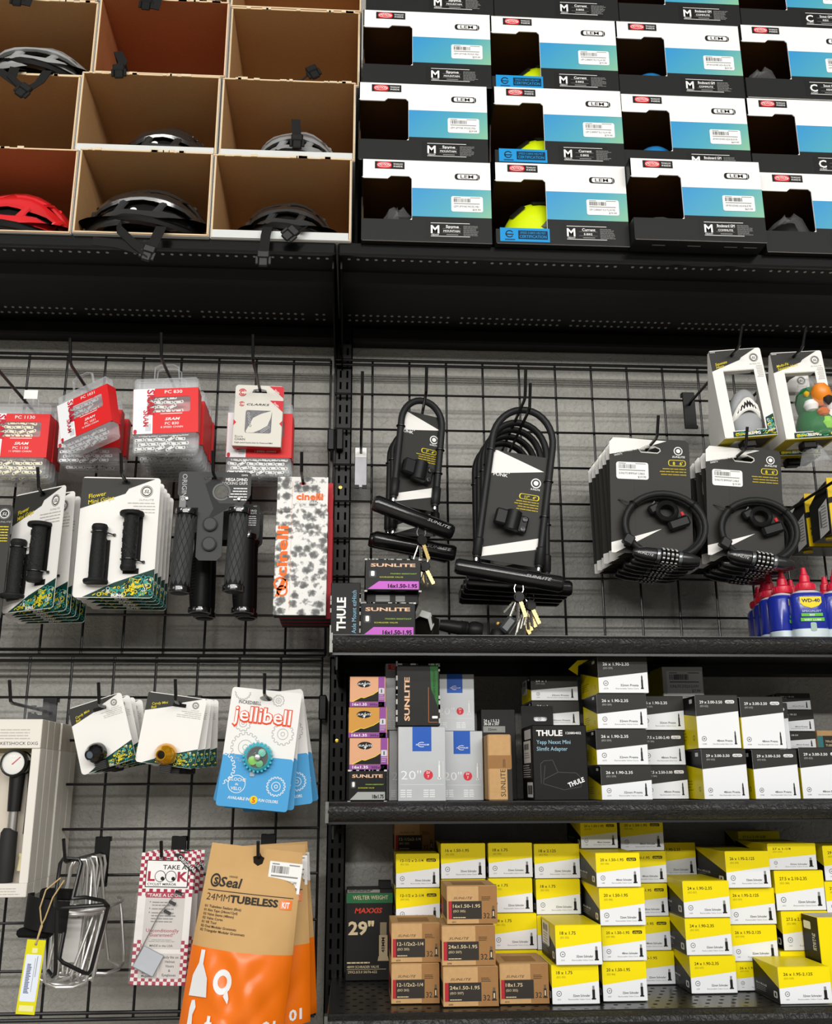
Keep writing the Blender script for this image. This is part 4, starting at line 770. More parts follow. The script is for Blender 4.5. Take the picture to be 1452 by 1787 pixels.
stack(Zm, [('G', 2, 1010, 1398, 1085, '26 x 1.90-2.35', '(ISO 559)', '32', 0, '63270'), ('G', 2, 972, 1365, 806, '26 x 1.90-2.35', '(ISO 559)', '32', 0, '63270'), ('G', 2, 978, 1360, 533, '26 x 1.90-2.35', '(ISO 559)', '32', 0, '63270'), ('G', 2, 985, 1365, 250, '26 x 1.90-2.35', '(ISO 559)', '32', 0, '63270', U(d=.13))], yG, 'the front 26 inch stack')
# raised yellow flap of the top 26 inch box
for o in list(COL.objects):
    if o.get('label', '') == 'charcoal-and-white 26x1.90-2.35 tube box, topmost of the front 26 inch stack':
        fp = [at(cx(2, a_), cy(2, b_), -.17) for a_, b_ in ((757, 342), (828, 388), (832, 318), (912, 271), (826, 275))]
        MB().prism([(q_.x-o.location.x, q_.z-o.location.z) for q_ in fp], TY, -.17-o.location.y, -.17-o.location.y+.0008).build('raised_flap', o)
yy = -.15
stack(Zm, [('G', 2, 490, 850, y, '24 x 1', '(ISO 520)', '32', 0, '63050', U(d=.10)) for y in (1170, 975, 782)]+[('G', 2, 482, 842, 590, '24 x 1', '(ISO 520)', '32', 0, '63050'), ('G', 2, 472, 830, 398, '24 x 1', '(ISO 520)', '32', 0, '63050', U(side_sticker=True))], yy, 'the stack behind the adapter box')
stack(Zm, [('G', 3, 20, 352, 1078, '27.5 x 2.50-3.00', '(ISO 584)', '48', 1, '6387'), ('G', 3, 0, 328, 812, '27.5 x 2.00-2.40', '(ISO 584)', '48', 1, '6387'), ('G', 3, -15, 322, 548, '26 x 1.90-2.35', '(ISO 559)', '32', 0, '6327')], -.185, 'the shaded stack right of them')
y29 = -.245
stack(Zm, [('G', 3, 462, 800, 952, '29 x 3.00-3.50', '(ISO 622)', '48', 1, '62388'), ('G', 3, 405, 738, 540, '29 x 3.00-3.50', '(ISO 622)', '48', 1, '62388')], y29, 'the first 29 x 3.00-3.50 column')
stack(Zm, [('G', 3, 850, 1190, 955, '29 x 3.00-3.50', '(ISO 622)', '48', 1, '62388'), ('G', 3, 755, 1083, 553, '29 x 3.00-3.50', '(ISO 622)', '48', 1, '62388')], y29-.004, 'the second 29 x 3.00-3.50 column')
stack(Zm, [('G', 3, 1208, 1550, 940, '29 x 3.00-3.50', '(ISO 622)', '48', 1, '62388', U(lab='charcoal and white 29 x 3.00-3.50 tube box at the right picture edge'))], y29, '')
stack(Zm, [('G', 3, 845, 1150, 990, '29 x 3.00-3.50', '(ISO 622)', '48', 1, '62388', U(d=.09)), ('G', 3, 815, 1120, 600, '29 x 3.00-3.50', '(ISO 622)', '48', 1, '62388', U(d=.09))], -.135, 'the shaded rear column')
stack(Zm, [('G', 3, 1065, 1345, y, '700 x 18-23', '(ISO 622)', '48', 0, '6340', U(d=.06)) for y in (1210, 1080, 950)]+[('G', 3, 1060, 1335, 820, '700 x 18-23', '(ISO 622)', '48', 0, '6340', U(d=.06)), ('G', 3, 1050, 1320, 655, '700 x 18-23', '(ISO 622)', '48', 0, '6340', U(d=.06)), ('G', 3, 1040, 1295, 527, '700 x 18-25', '(ISO 622)', '42', 0, '6340', U(d=.06))], -.045, 'the small rear road tube stack')
# box lying on top with its label end forward, and a brown teal carton
zz = at(cx(3, 300), cy(3, 535), -.12).z
stack(Zm, [('G', 3, 165, 470, y, '27.5 x 2.0-2.4', '(ISO 584)', '48', 0, '6387', U(d=.1)) for y in (1210, 1010, 800, 605)], -.075, 'the stack below the barcode box')
y = -.075; xa, xb = at(cx(3, 160), cy(3, 440), y).x, at(cx(3, 470), cy(3, 440), y).x; z0 = at(cx(3, 300), cy(3, 605), y).z+.001; zt = at(cx(3, 300), cy(3, 322), y).z; W, H = xb-xa, zt-z0
o = tag(MB().box(0, W, 0, .11, 0, H, M('c9c8c3', .45), .0008, mats=[TY, TK, None, None, None, None]).build('inner_tube_box', None, (xa, y, z0)), 'white barcode end of a tube box lying on top below the shelf', 'box', 'boxed inner tubes on the shelves')
p = Print((0, 0, 0), W=W, H=H); price_sticker(p, .10, .25, .98, .88, 'SUNLITE 27X2.0-2.4 PV', '$7.99', 1); p.bars(.15, .18, .75, 3, .05, .015, PGREY, 1); p.build('printed_graphics', o)
y = -.05; xa, xb = at(cx(3, 1345), cy(3, 900), y).x, at(cx(3, 1600), cy(3, 900), y).x; zt = at(cx(3, 1400), cy(3, 808), y).z; W, H = xb-xa, zt-Zm
o = tag(MB().box(0, W, 0, .05, 0, H, KRAFT, .0008).build('inner_tube_box', None, (xa, y, Zm)), 'brown and teal tube carton at the back right of the middle shelf', 'box')
p = Print((0, 0, 0), W=W, H=H); p.rect(.0, .0, .16, .92, M('3f7d80', .6), 1); p.rect(.16, .0, 1, .92, M('3a3430', .6), 1); p.text('700x25', .22, .82, .045, BUFF, 2, .01); p.text('TUBE', .22, .76, .045, BUFF, 2, .01); p.build('printed_graphics', o)
# --- upper shelf: two battered black tube boxes, axle mount box, tag, tools
Zu = ZA+.0008; MAG = M('c766c9', .45); y = -.25
def px_box(c, x0, x1, yt, y): return at(cx(c, x0), cy(c, yt+150), y).x, at(cx(c, x1), cy(c, yt+150), y).x, at(cx(c, (x0+x1)/2), cy(c, yt), y).z
xa, xb, zt = px_box(7, 288, 778, 960, y); sunlite_black('battered black 16x1.50-1.95 tube box with magenta band, standing on the shelf', xa, xb-xa, Zu, zt, y, '16x1.50-1.95', MAG, .10); z2 = zt+.0008
xa2, xb2, _ = px_box(7, 345, 800, 900, y+.03); zmid = at(cx(7, 560), cy(7, 880), y+.02).z
o = tag(MB().box(0, xb2-xa2, 0, .075, 0, zmid-z2, M('181818', .45, grain=.3, scale=80), .001).build('inner_tube_box', None, (xa2, y+.02, z2)), 'flat black packet with two grey patches between the magenta-banded boxes', 'box')
p = Print((0, 0, 0), W=xb2-xa2, H=zmid-z2); p.rr(.18, .25, .45, .85, .05, PGREY, 1); p.rr(.56, .25, .74, .8, .05, PGREY, 1); p.build('printed_graphics', o)
xa, xb, zt = px_box(7, 335, 825, 580, y); sunlite_black('battered black 16x1.50-1.95 tube box with magenta band, upper one with torn bottom', xa, xb-xa, zmid+.001, zt, y, '16x1.50-1.95', MAG, .10)
y = -.262; xa, xb, zt = px_box(7, 36, 296, 785, y); W, H = xb-xa, zt-Zu
o = tag(MB().box(0, W, 0, .09, 0, H, M('141413', .45, grain=.2, scale=60), .001).build('axle_mount_box', None, (xa, y, Zu)), 'black axle mount box with white vertical lettering at the shelf corner', 'box')
p = Print((0, 0, 0), W=W, H=H); p.text('THULE', .50, .10, .30*W/H*1.35, LWHITE, 1, .035, rot=PI/2, sx=.92); p.text('Axle Mount ezHitch', .86, .06, .17*W/H*1.25, M('86b7cd', .5), 1, 0, rot=PI/2, sx=.84); p.build('printed_graphics', o)
q = MB()
for i in range(14): zz = rnd.uniform(0, H); q.box(*((W-.0015, W+.0006) if i % 3 else (-.0006, .0015)), -.0006, .0015, zz, zz+.007, M('a9a9a4', .7))
q.build('scuffed_edges', o)['kind'] = 'stuff'
# small folded label box with a price tag
p0 = at(cx(7, 835), cy(7, 1225), -.16); 
o = thing('small_carton', 'small black carton with yellow trim and a loose white tag, behind the banded boxes', 'box', (p0.x, -.16, Zu), (0, 0, -.5))
MB().box(-.02, .02, 0, .03, 0, .05, M('15140f', .4), .001).build('carton', o); MB().ribbon([(-.012, -.003, .05), (0, -.006, .056), (.016, -.004, .05), (.02, 0, .03)], (.0, .012, .012), M('cfcfca', .6)).build('price_tag', o)
MB().box(-.021, -.0195, -.001, .03, .004, .03, M('a39a20', .5)).build('yellow_trim', o)
# rubber bulb grip lying on the shelf and a grey handled tool
pA, pB = at(cx(7, 1130), cy(7, 1235), -.12), at(cx(7, 1310), cy(7, 1190), -.12)
o = thing('rubber_bulb', 'black ribbed rubber bulb lying on the shelf below the locks', 'bulb', (at(828, 1095, -.235).x, -.235, Zu)); rb = M('161616', .4)
T = Matrix.Translation((0, 0, .0155)) @ Matrix.Rotation(-PI/2+.15, 4, 'Y') @ Matrix.Rotation(0, 4, 'X')
MB().lathe([(.002, -.017), (.009, -.014), (.0145, -.006), (.0155, .002), (.014, .010), (.012, .013)], rb, 20, T @ Matrix.Rotation(PI, 4, 'X')).build('bulb', o)
MB().lathe([(.0128, .012), (.0134, .014), (.0122, .016), (.0134, .018), (.0122, .020), (.0134, .023), (.012, .026), (.011, .045), (.009, .06)], rb, 20, T).build('ribbed_neck', o)
p0 = at(cx(7, 1480), cy(7, 1235), -.12)
for k in (0,):
    q0 = at(880, 1095, -.235); o = thing('grip_plug_tool', 'dark grey capped tool with a small yellow tip lying on the shelf', 'tool', (q0.x, -.235, Zu))
    T = Matrix.Translation((.004, 0, .022)) @ Matrix.Rotation(-.9, 4, 'Y')
    MB().box(-.012, .018, -.011, .011, -.009, .009, M('3a3d3f', .35), .004, T).build('cap', o)
    MB().lathe([(.013, 0), (.013, .010), (.009, .018)], rb, 16, Matrix.Translation((-.012, .004, .0))).build('base', o)
    MB().lathe([(.0028, 0), (.0028, .003), (.001, .004)], M('d9a94a', .4), 10, Matrix.Translation((-.010, -.004, .026)) @ Matrix.Rotation(-1.0, 4, 'Y')).build('yellow_tip', o)
# ---------------------------------------------------------------- left bay, upper grid: chains
def solveY(bend, L, hole_y, px, y0=0):   # depth at which a straight prong passes behind the picture height hole_y
    p = at(bend[0], bend[1], -L+y0); d = ray(px, hole_y); return (p.z-EYE)/d.z*d.y - DIST
ORD = ['front', 'second', 'third', 'fourth', 'fifth', 'sixth', 'seventh', 'eighth', 'ninth']
SRED, SWHITE = M('dc2a2c', .4), M('eceef0', .4); SRD = M('c02436', .45)
def chain_links(W, z0, z1, y, col, seed=1):
    r = random.Random(seed); q = MB(); m = M(col, .4, .35); dk = M('3a3a3a', .5); z = z0+.004; row = 0
    while z < z1-.002:
        x = -W/2+.006+(row % 2)*.006
        while x < W/2-.010:
            a = r.uniform(-.6, .6) if r.random() < .3 else r.uniform(-.12, .12); c, s = math.cos(a), math.sin(a); pts = []
            for k in range(12):
                t = 2*PI*k/12; u = .0052*math.copysign(1, math.cos(t))+.0036*math.cos(t); v = .0036*math.sin(t)*(.6 if abs(math.cos(t)) < .3 else 1); pts.append((x+u*c-v*s, z+u*s+v*c))
            q.prism(pts, m, y+r.uniform(0, .001), y+.0022)
            for sg in (-1, 1): px_, pz = x+sg*.0054*c, z+sg*.0054*s; q.prism(ell(px_, pz, .0014, .0014, 6), dk, y-.0006, y)
            x += .0178
        z += .0084; row += 1
    return q
def chain_case(label, W, H, D, name_t, sub, chain='c9bf9f', group=None, tabs=True, white_side=True):
    t = thing('chain_case', label, 'chain pack', group=group); h = W/2; zt = -.012; zb = zt-H
    q = MB(); T = .0012       # clear clamshell: front, sides, top and bottom
    q.box(-h, h, 0, D, zb, zt, FROST, .004); q.build('clear_case', t)
    q = MB(); q.tube([(-.022, D*.4, zt), (-.021, D*.4, .009), (-.012, D*.4, .014), (.012, D*.4, .014), (.021, D*.4, .009), (.022, D*.4, zt)], .0028, FROST, 6, flat=.5); q.build('hang_loop', t)
    s0, s1 = zb+H*.235, zt-H*.155; hw = [(-h*.56, s1-(s1-s0)*.53), (h*.76, s1-(s1-s0)*.53), (h*.76, s1-(s1-s0)*.19), (-h*.56, s1-(s1-s0)*.19)]
    q = MB(); o = [(-h-.0006, s0), (h+.0006, s0), (h+.0006, s1), (-h-.0006, s1)]
    q.prism(o, SRED, -.0008, -.0002, holes=[rrect(hw[0][0], hw[0][1], hw[1][0], hw[2][1], .003)])
    q.box(h+.0002, h+.0008, -.0006, D+.0005, s0, s1, SRED).box(-h-.0008, -h-.0002, -.0006, D+.0005, s0, s1, SWHITE).box(-h, h, D+.0002, D+.0007, s0, s1, SRED); q.build('card_sleeve', t)
    p = Print((-h, -.0009, s0), W=W, H=s1-s0); p.poly([(0, 0), (.30, 0), (.30, .47), (.22, .47), (.22, .81), (.31, .84), (.33, 1), (0, 1)], SWHITE, 1)
    p.text('SRAM', .215, .98, .21, SRD, 2, .03, 'l', rot=-PI/2, sx=1.1); p.text('SRAM', .16, .52, .15, SRD, 2, .03, 'l', rot=-PI/2, sx=.98)
    p.rr(.01, .0, .06, .10, .03, SRD, 2); p.rect(.19, .06, .28, .22, M('c9ced2', .5), 2); p.rect(.19, .3, .28, .42, M('dde2e5', .5), 2)
    p.text(name_t, .62, .885, .10, LWHITE, 2, .012, 'c', sx=1.25); p.rect(.42, .425, .76, .44, LWHITE, 2); p.text('SRAM', .6, .285, .085, LWHITE, 2, .02, 'c', .25, sx=1.4); p.text(name_t, .6, .185, .085, LWHITE, 2, .008, 'c', sx=1.15); p.text(sub, .6, .115, .058, LWHITE, 2, .004, 'c', sx=1.15)
    p.build('sleeve_print', t)
    chain_links(W*.92, zb+.003, s0+.002, D*.30, chain, 3).build('chain', t)['kind'] = 'stuff'
    chain_links(W*.66, s1-(s1-s0)*.55, s1-(s1-s0)*.17, .0015, chain, 5).build('chain', t)['kind'] = 'stuff'
    return t
def hang(make_args, maker, bend, L, hole, n, step, front_rot=(0, 0, 0), y0=0, Yf=None, jitter=.03, label=None, fan=0., grp=None, stepz=0., drops=None):
    """one front item on a prong with n-1 more behind it; the prong's X and Z carry them all"""
    p = at(bend[0], bend[1], -L+y0)
    Y = Yf if Yf is not None else solveY(bend, L, hole[1], hole[0], y0)
    out = []
    root = maker(**make_args); root.location = (p.x, Y, p.z-.003); root.rotation_euler = front_rot; root['label'] = label(0); out.append(root)
    if grp: root['group'] = grp
    for i in range(1, n):
        j = rnd.uniform(-jitter, jitter)
        out.append(dup(root, (p.x+rnd.uniform(-1, 1)*.0015, Y+i*step, p.z-.003+stepz*i), (0, j+fan*i, 0), label(i), grp))
    return out
hkl = 'black wire display hook carrying '
LH = .28
def dims(px, py, Y, w, h): a, b = kpx(px, py, Y); return w*a, h*b
HB = {'a': (-6, 642), 'b': (122, 634), 'c': (281, 624), 'd': (441, 627)}
# elevens chain packs at the left edge
_, hk = hook(hkl+'the PC 1130 chain cases at the left edge', HB['a'], LH, .03); pf = at(54, 688, -.20); MB().box(pf.x-hk.location.x-.012, pf.x-hk.location.x+.012, -.2005, -.20, pf.z-hk.location.z-.009, pf.z-hk.location.z+.008, WHITE, .0002).build('price_flag', hk); Y = solveY(HB['a'], LH, 690, 40); W, H = dims(40, 750, Y, 114, 124)
hang(dict(label='', W=W, H=H, D=.026, name_t='PC 1130', sub='11 SPEED CHAIN'), chain_case, HB['a'], LH, (40, 690), 3, .029, (0, .0, -.02), label=lambda i: f'red and clear PC 1130 chain case at the left edge, {ORD[i]} on its hook', grp='chain cases on the hooks')
hook(hkl+'the tilted PC 1031 chain cases', HB['b'], LH, .03); Y = solveY(HB['b'], LH, 661, 154); W, H = dims(150, 720, Y, 96, 112)
r = hang(dict(label='', W=W*1.15, H=H*1.0, D=.022, name_t='PC 1031', sub='10 SPEED CHAIN', chain='c4c6c8'), chain_case, HB['b'], LH, (154, 661), 3, .045, (0, -.24, -.45), label=lambda i: f'red and clear PC 1031 chain case, {ORD[i]} on its hook, ' + ('twisted and tilted' if i == 0 else 'hanging straight'), grp='chain cases on the hooks')
for i, o in enumerate(r[1:]): o.location.x += .004+.006*i; o.location.y += .02
hook(hkl+'the deep row of PC 830 chain cases', HB['c'], LH, .03); Y = solveY(HB['c'], LH, 645, 294); W, H = dims(290, 710, Y, 113, 128)
r = hang(dict(label='', W=W, H=H, D=.017, name_t='PC 830', sub='8 SPEED CHAIN', chain='b5b5b0'), chain_case, HB['c'], LH, (294, 645), 9, .0185, (0, -.05, -.03), label=lambda i: f'red and clear PC 830 chain case, {ORD[i]} in the deep row', grp='chain cases on the hooks', jitter=.015)
for i, o in enumerate(r[2:]): o.location.y += .022; o.location.x += .004
# single speed chain card in front of more chain cases
hook(hkl+'the white single speed chain box', HB['d'], LH, .03); Y = solveY(HB['d'], LH, 680, 456); W, H = dims(454, 720, Y, 85, 106)
def clarks(label, W, H):
    t = thing('chain_box', label, 'chain pack'); h = W/2; e = M('d9d6cc', .45); zt = .011; zs = -.014
    MB().prism(rrect(-h, zs-.003, h, zt, .006), e, -.0006, .0004, holes=[[(-.014, -.004), (.014, -.004), (.012, .002), (0, .005), (-.012, .002)]]).build('hang_tab', t)
    MB().box(-h, h, -.001, .018, zt-H, zs, e, .0008, mats=[SRED, None, None, None, SRED, SRED]).build('carton', t)
    p = Print((-h, -.0011, zt-H), W=W, H=H); red = M('cf2a36', .45)
    for (zc, k) in ((.875, .062), (.685, .042)): p.ring(.15, zc, k, k*.22, red, 2, 8, 20, 160); p.ring(.15, zc, k, k*.22, red, 2, 8, 200, 340); p.ring(.15, zc, k*.6, k*.25, red, 2, 14, 40, 320)
    p.poly([(.70, .99), (.97, .99), (1, .97), (1, .80)], red, 1); p.poly([(.72, .755), (1, .755), (1, .57)], red, 1); p.text('Single', .80, .925, .042, LWHITE, 2, .01, rot=-.7); p.text('speed', .79, .895, .042, LWHITE, 2, .01, rot=-.7); p.text('Single', .80, .71, .042, LWHITE, 2, .01, rot=-.7); p.text('speed', .79, .68, .042, LWHITE, 2, .01, rot=-.7)
    p.text('CLARKS', .24, .665, .045, INK, 2, .01, 'l', .25, width=.46); p.poly([(0, .43), (.06, .38), (0, .33)], red, 1); p.poly([(1, .43), (.94, .38), (1, .33)], red, 1)
    g = M('77767a', .5, grain=.5, scale=300); p.rr(.24, .215, .78, .585, .03, g, 1); p.poly([(.26, .24), (.40, .46), (.56, .53), (.76, .58), (.78, .58), (.76, .47), (.70, .34), (.56, .27), (.42, .22), (.28, .215)], e, 2)
    for i in range(5): p.ring(.30+.012*i, .53-.05*i, .02, .006, M('c4c4c4', .4), 2, 8); p.ring(.60+.03*i, .245+.018*i, .02, .006, M('c4c4c4', .4), 2, 8)
    p.text('Bicycle', .05, .14, .045, PGREY, 2, 0); p.text('CHAIN', .05, .09, .052, INK, 2, 0); p.text('Single speed bicycle chain for Fixed and BMX', .05, .045, .03, INK, 2, .004, width=.78); p.build('printed_graphics', t)
    return t
hang(dict(label='', W=W, H=H), clarks, HB['d'], LH, (456, 680), 1, .02, (0, .02, 0), label=lambda i: 'white single speed bicycle chain box with red corner', Yf=Y)
W2, H2 = dims(454, 750, Y+.03, 112, 126)
r = hang(dict(label='', W=W2, H=H2, D=.018, name_t='PC 1', sub='1 SPEED CHAIN', chain='b5b5b0'), chain_case, HB['d'], LH, (456, 680), 4, .02, (0, 0, 0), label=lambda i: f'red and clear chain case behind the white chain box, {ORD[i]} of four', Yf=Y+.026, grp='chain cases on the hooks', jitter=.01)
# ---------------------------------------------------------------- hanging cards with a colourful corner
DGREY = M('363633', .5); CARDW = M('eceae6', .5); GRN, TEAL, YLW = M('0f3b33', .5), M('3d9a92', .5), M('e3cf1b', .5)
def sl_logo(p, x, z, r, ink=INK, l=2): p.ring(x, z, r, r*.10, PGREY, l, 20); p.ring(x, z, r*.8, r*.14, ink, l, 20); p.text('SL', x, z-r*.28, r*.75, ink, l, 0, 'c', .3, sx=1.4); p.text('SUNLITE', x, z-r*1.6, r*.42, M('b5b3ae', .6), l, .0, 'c', .25, sx=1.5)
def doodle(p, pts, seed=3, l=1, txt=True):
    """colourful doodle corner: pts is its outline (normalised); bicycles, words and blobs scattered inside"""
    p.poly(pts, GRN, l); r = random.Random(seed); xs = [a for a, b in pts]; zs = [b for a, b in pts]
    def inside(x, z):
        k = False; j = len(pts)-1
        for i in range(len(pts)):
            (xi, zi), (xj, zj) = pts[i], pts[j]
            if (zi > z) != (zj > z) and x < (xj-xi)*(z-zi)/(zj-zi)+xi: k = not k
            j = i
        return k
    n = 0; tries = 0; span = max(xs)-min(xs)
    while n < 75 and tries < 1500:
        tries += 1; x, z = r.uniform(min(xs), max(xs)), r.uniform(min(zs), max(zs)); s = r.uniform(.010, .026); w = s*p.H/p.W
        if not all(inside(x+dx*w, z+dz*s) for dx in (-1.1, 1.1) for dz in (-1.1, 1.1)): continue
        c = r.choice((YLW, YLW, YLW, TEAL, TEAL, M('0a0f0d', .5), M('c9d2cf', .5))); k = r.random(); n += 1
        if k < .35: p.ring(x, z, s, s*.35, c, l+1+n % 3, 12)
        elif k < .6: p.disc(x, z, s*.8, c, l+1+n % 3, 7)
        elif k < .85: p.line(x-w*.9, z-s*.5, x+w*.9, z+s*.5, s*.5, c, l+1+n % 3)
        else: p.poly([(x-w, z-s*.6), (x+w, z-s*.2), (x+w*.2, z+s)], c, l+1+n % 3)
    return p
def sl_card(t, W, H, hole_x, hole_dz, title, seed=3, slot=.014, face='front', corner=.34):
    """white card, dark slanted header, doodle corner at the lower right; local origin at the hang hole"""
    x0 = -hole_x*W; z1 = hole_dz; z0 = z1-H
    MB().prism(rrect(x0, z0, x0+W, z1, .006), CARDW, 0, .0007, holes=[rrect(-slot/2, -.003, slot/2, .003, .003)]).build('card', t)
    p = Print((x0, -.0002, z0), W=W, H=H); c = p
    c.spine(CARDW, .985)
    c.poly([(.01, .99), (.93, .99), (.60, .905), (.56, .862), (.0, .73), (.0, .98)], DGREY, 1)
    hx = hole_x; c.rr(hx-slot/W/2, 1-(hole_dz+.003)/H, hx+slot/W/2, 1-(hole_dz-.003)/H, .008, M('101010', .6), 2)
    t1, t2 = title; c.text(t1, .10, .815, .05, YLW, 2, .006, 'l', .15, rot=.22); c.text(t2, .10, .765, .05, YLW, 2, .006, 'l', .15, rot=.22)
    sl_logo(c, .83, .885, .05); c.bars(.95, .78, .42, 4, .026, .007, M('b9b6b0', .6), 2, 'r', .35)
    doodle(c, [(.12, 0.004), (.97, 0.004), (.998, .02), (.998, corner*.70), (.5, corner*.36)], seed, 1)
    c.text('THE', .34, .02, .035, YLW, 6, .02); c.text('Power', .45, .05, .045, TEAL, 6, .03, sh=.2); c.text('BLING', .48, .008, .035, LWHITE, 6, .03); c.text('Moves', .70, .07, .045, YLW, 6, .03, rot=.2); c.text('yo', .80, .02, .06, TEAL, 6, .03)
    for bx in (.80, .93): c.ring(bx, corner*.42, .035, .006, TEAL, 5, 14)
    p.build('printed_graphics', t); return x0, z0, z1
RUB = M('1d1e1e', .6, grain=.3, scale=300, bump=.3); RUB2 = M('2b2c2c', .55)
def grip_profile(r, L): return [(r*.9, 0), (r*1.05, .004), (r*1.02, .008), (r*.93, .010), (r*.95, L*.3), (r, L*.6), (r*.95, L*.88), (r*1.0, L*.92), (r*1.55, L*.94), (r*1.6, L*.97), (r*1.5, L), (r*.3, L)]
def mini_grip(q, x, z, L, r, up):
    T = Matrix.Translation((x, -.8*r, z)) @ (Matrix.Identity(4) if up else Matrix.Rotation(PI, 4, 'X')); q.lathe(grip_profile(r, L), RUB, 18, T)
    rr = random.Random(5)
    for k in range(26):                                  # moulded squiggles
        a = rr.uniform(-2.9, -.2); zz = L*rr.uniform(.16, .84); pts = [T @ Vector((r*.985*math.cos(a+.16*math.sin(i*1.7)), r*.985*math.sin(a+.16*math.sin(i*1.7)), zz+i*.0022)) for i in range(4)]; q.tube(pts, .0009, RUB2, 5)
def grip_pack(label, W, H):
    t = thing('grip_pack', label, 'grips'); x0, z0, z1 = sl_card(t, W, H, .56, .010, ('Flower', 'Mini Grips'), 4)
    L, r = H*.48, W*.098; q = Print((x0, -.0003, z0), W=W, H=H); dk = M('161615', .6)
    q.poly([(.33, .14), (.42, .14), (.42, .47), (.36, .47), (.36, .52), (.33, .52)], dk, 3); q.poly([(.72, .30), (.81, .30), (.81, .66), (.72, .66)], dk, 3); q.rect(.60, .195, .80, .24, dk, 3); q.build('die_cut_opening', t)['kind'] = 'stuff'
    g = MB(); mini_grip(g, x0+W*.29, z0+H*.585, L, r, False); g.build('grip', t); g = MB(); mini_grip(g, x0+W*.68, z0+H*.215, L, r, True); g.build('grip', t)
    for gx, gz in ((.29, .52), (.68, .30)):
        q = MB(); q.tube([(x0+W*gx+1.05*r*math.cos(a), -.8*r+1.05*r*math.sin(a), z0+H*gz) for a in [2*PI*i/14 for i in range(14)]], .0011, M('0a0a0a', .3), 6, True)
        q.tube([(x0+W*gx+r, -.8*r, z0+H*gz), (x0+W*gx+r*1.7, -.004, z0+H*gz-.002)], .0012, M('0a0a0a', .3), 6); q.lathe([(.0022, -.002), (.0022, .002)], M('0a0a0a', .3), 8, Matrix.Translation((x0+W*gx+r*1.8, -.003, z0+H*gz-.002))); q.build('cable_tie', t)
    return t
HG = {'a': (66, 852), 'b': (211, 827), 'c': (371, 823), 'd': (526, 824)}
hook(hkl+'the angled flower grip packs', HG['a'], .24, .022); Y = solveY(HG['a'], .24, 862, 82); W, H = dims(210, 940, Y, 138, 208)
r = hang(dict(label='', W=W, H=H), grip_pack, HG['a'], .24, (82, 861), 6, .026, (0, .02, -.62), label=lambda i: f'white flower mini grips card on the left grip hook, {"frontmost" if i == 0 else ORD[i]+" from front"}', grp='flower mini grips cards', jitter=.02)
for i, o in enumerate(r): o.rotation_euler.z = -.62+.05*i+(.12 if i else 0); o.location.y += .008*min(i, 1)
hook(hkl+'the right-hand flower grip packs', HG['b'], .24, .022); Y = solveY(HG['b'], .24, 840, 217); W, H = dims(210, 940, Y, 138, 210)
r = hang(dict(label='', W=W, H=H), grip_pack, HG['b'], .24, (217, 840), 5, .03, (0, .0, .02), label=lambda i: f'white flower mini grips card on the right grip hook, {"frontmost" if i == 0 else ORD[i]+" from front"}', grp='flower mini grips cards', jitter=.015)
for i, o in enumerate(r[1:]): o.rotation_euler.z = .06
# dark grip card peeping in at the left edge
pe = at(-22, 990, -.2)
o = thing('grip_pack', 'dark grip card cut off by the left picture edge', 'grips', (pe.x, -.2, pe.z)); k = kpx(0, 960, -.2); MB().prism(rrect(-.06, -.09, 33*k[0], 110*k[1], .006), DGREY, 0, .0007).build('card', o)
p = Print((-.06, -.0002, -.09), W=.06+33*k[0], H=.09+110*k[1]); sl_logo(p, .86, .92, .05, LWHITE); p.bars(.96, .8, .3, 6, .025, .008, YLW, 1, 'r'); p.build('printed_graphics', o)
# ---------------------------------------------------------------- locking grips
OG = M('3e3f40', .5); OGD = M('2e2f30', .5); DARKC = M('222324', .5)
def lockring(q, T, r, chrome=False):
    m = M('0d0d0e', .18, coat=.5); q.lathe([(r*.9, 0), (r*1.1, .001), (r*1.12, .006), (r*1.1, .010), (r*.9, .011)], m, 22, T)
    for a in (-1.2, -1.9, -2.4): q.lathe([(.0018, 0), (.0018, .0012), (.0008, .0013)], CHROME, 8, T @ Matrix.Rotation(a, 4, 'Z') @ Matrix.Translation((r*1.1, 0, .0055)) @ Matrix.Rotation(PI/2, 4, 'Y'))
def diamond_grip(q, T, r, L):
    n, m = 12, 9; q.lathe([(r*.93, .008), (r*.93, L-.008)], M('121313', .6), 24, T); dm = M('3d3e3f', .6)
    for i in range(n):
        for j in range(m):
            a = 2*PI*(i+.5*(j % 2))/n; z = .011+(L-.022)*(j+.5)/m; da = PI/n*.88; dz = (L-.022)/m*.92
            P = [(a, z-dz), (a+da, z), (a, z+dz), (a-da, z)]
            vs = [T @ Vector((r*math.cos(x), r*math.sin(x), min(L-.009, max(.009, y)))) for x, y in P]+[T @ Vector((r*.93*math.cos(x+(x-a)*.1), r*.93*math.sin(x+(x-a)*.1), min(L-.009, max(.009, y)))) for x, y in P]
            q.add(vs, [(0, 1, 2, 3)]+[(k, (k+1) % 4, (k+1) % 4+4, k+4) for k in range(4)], dm)
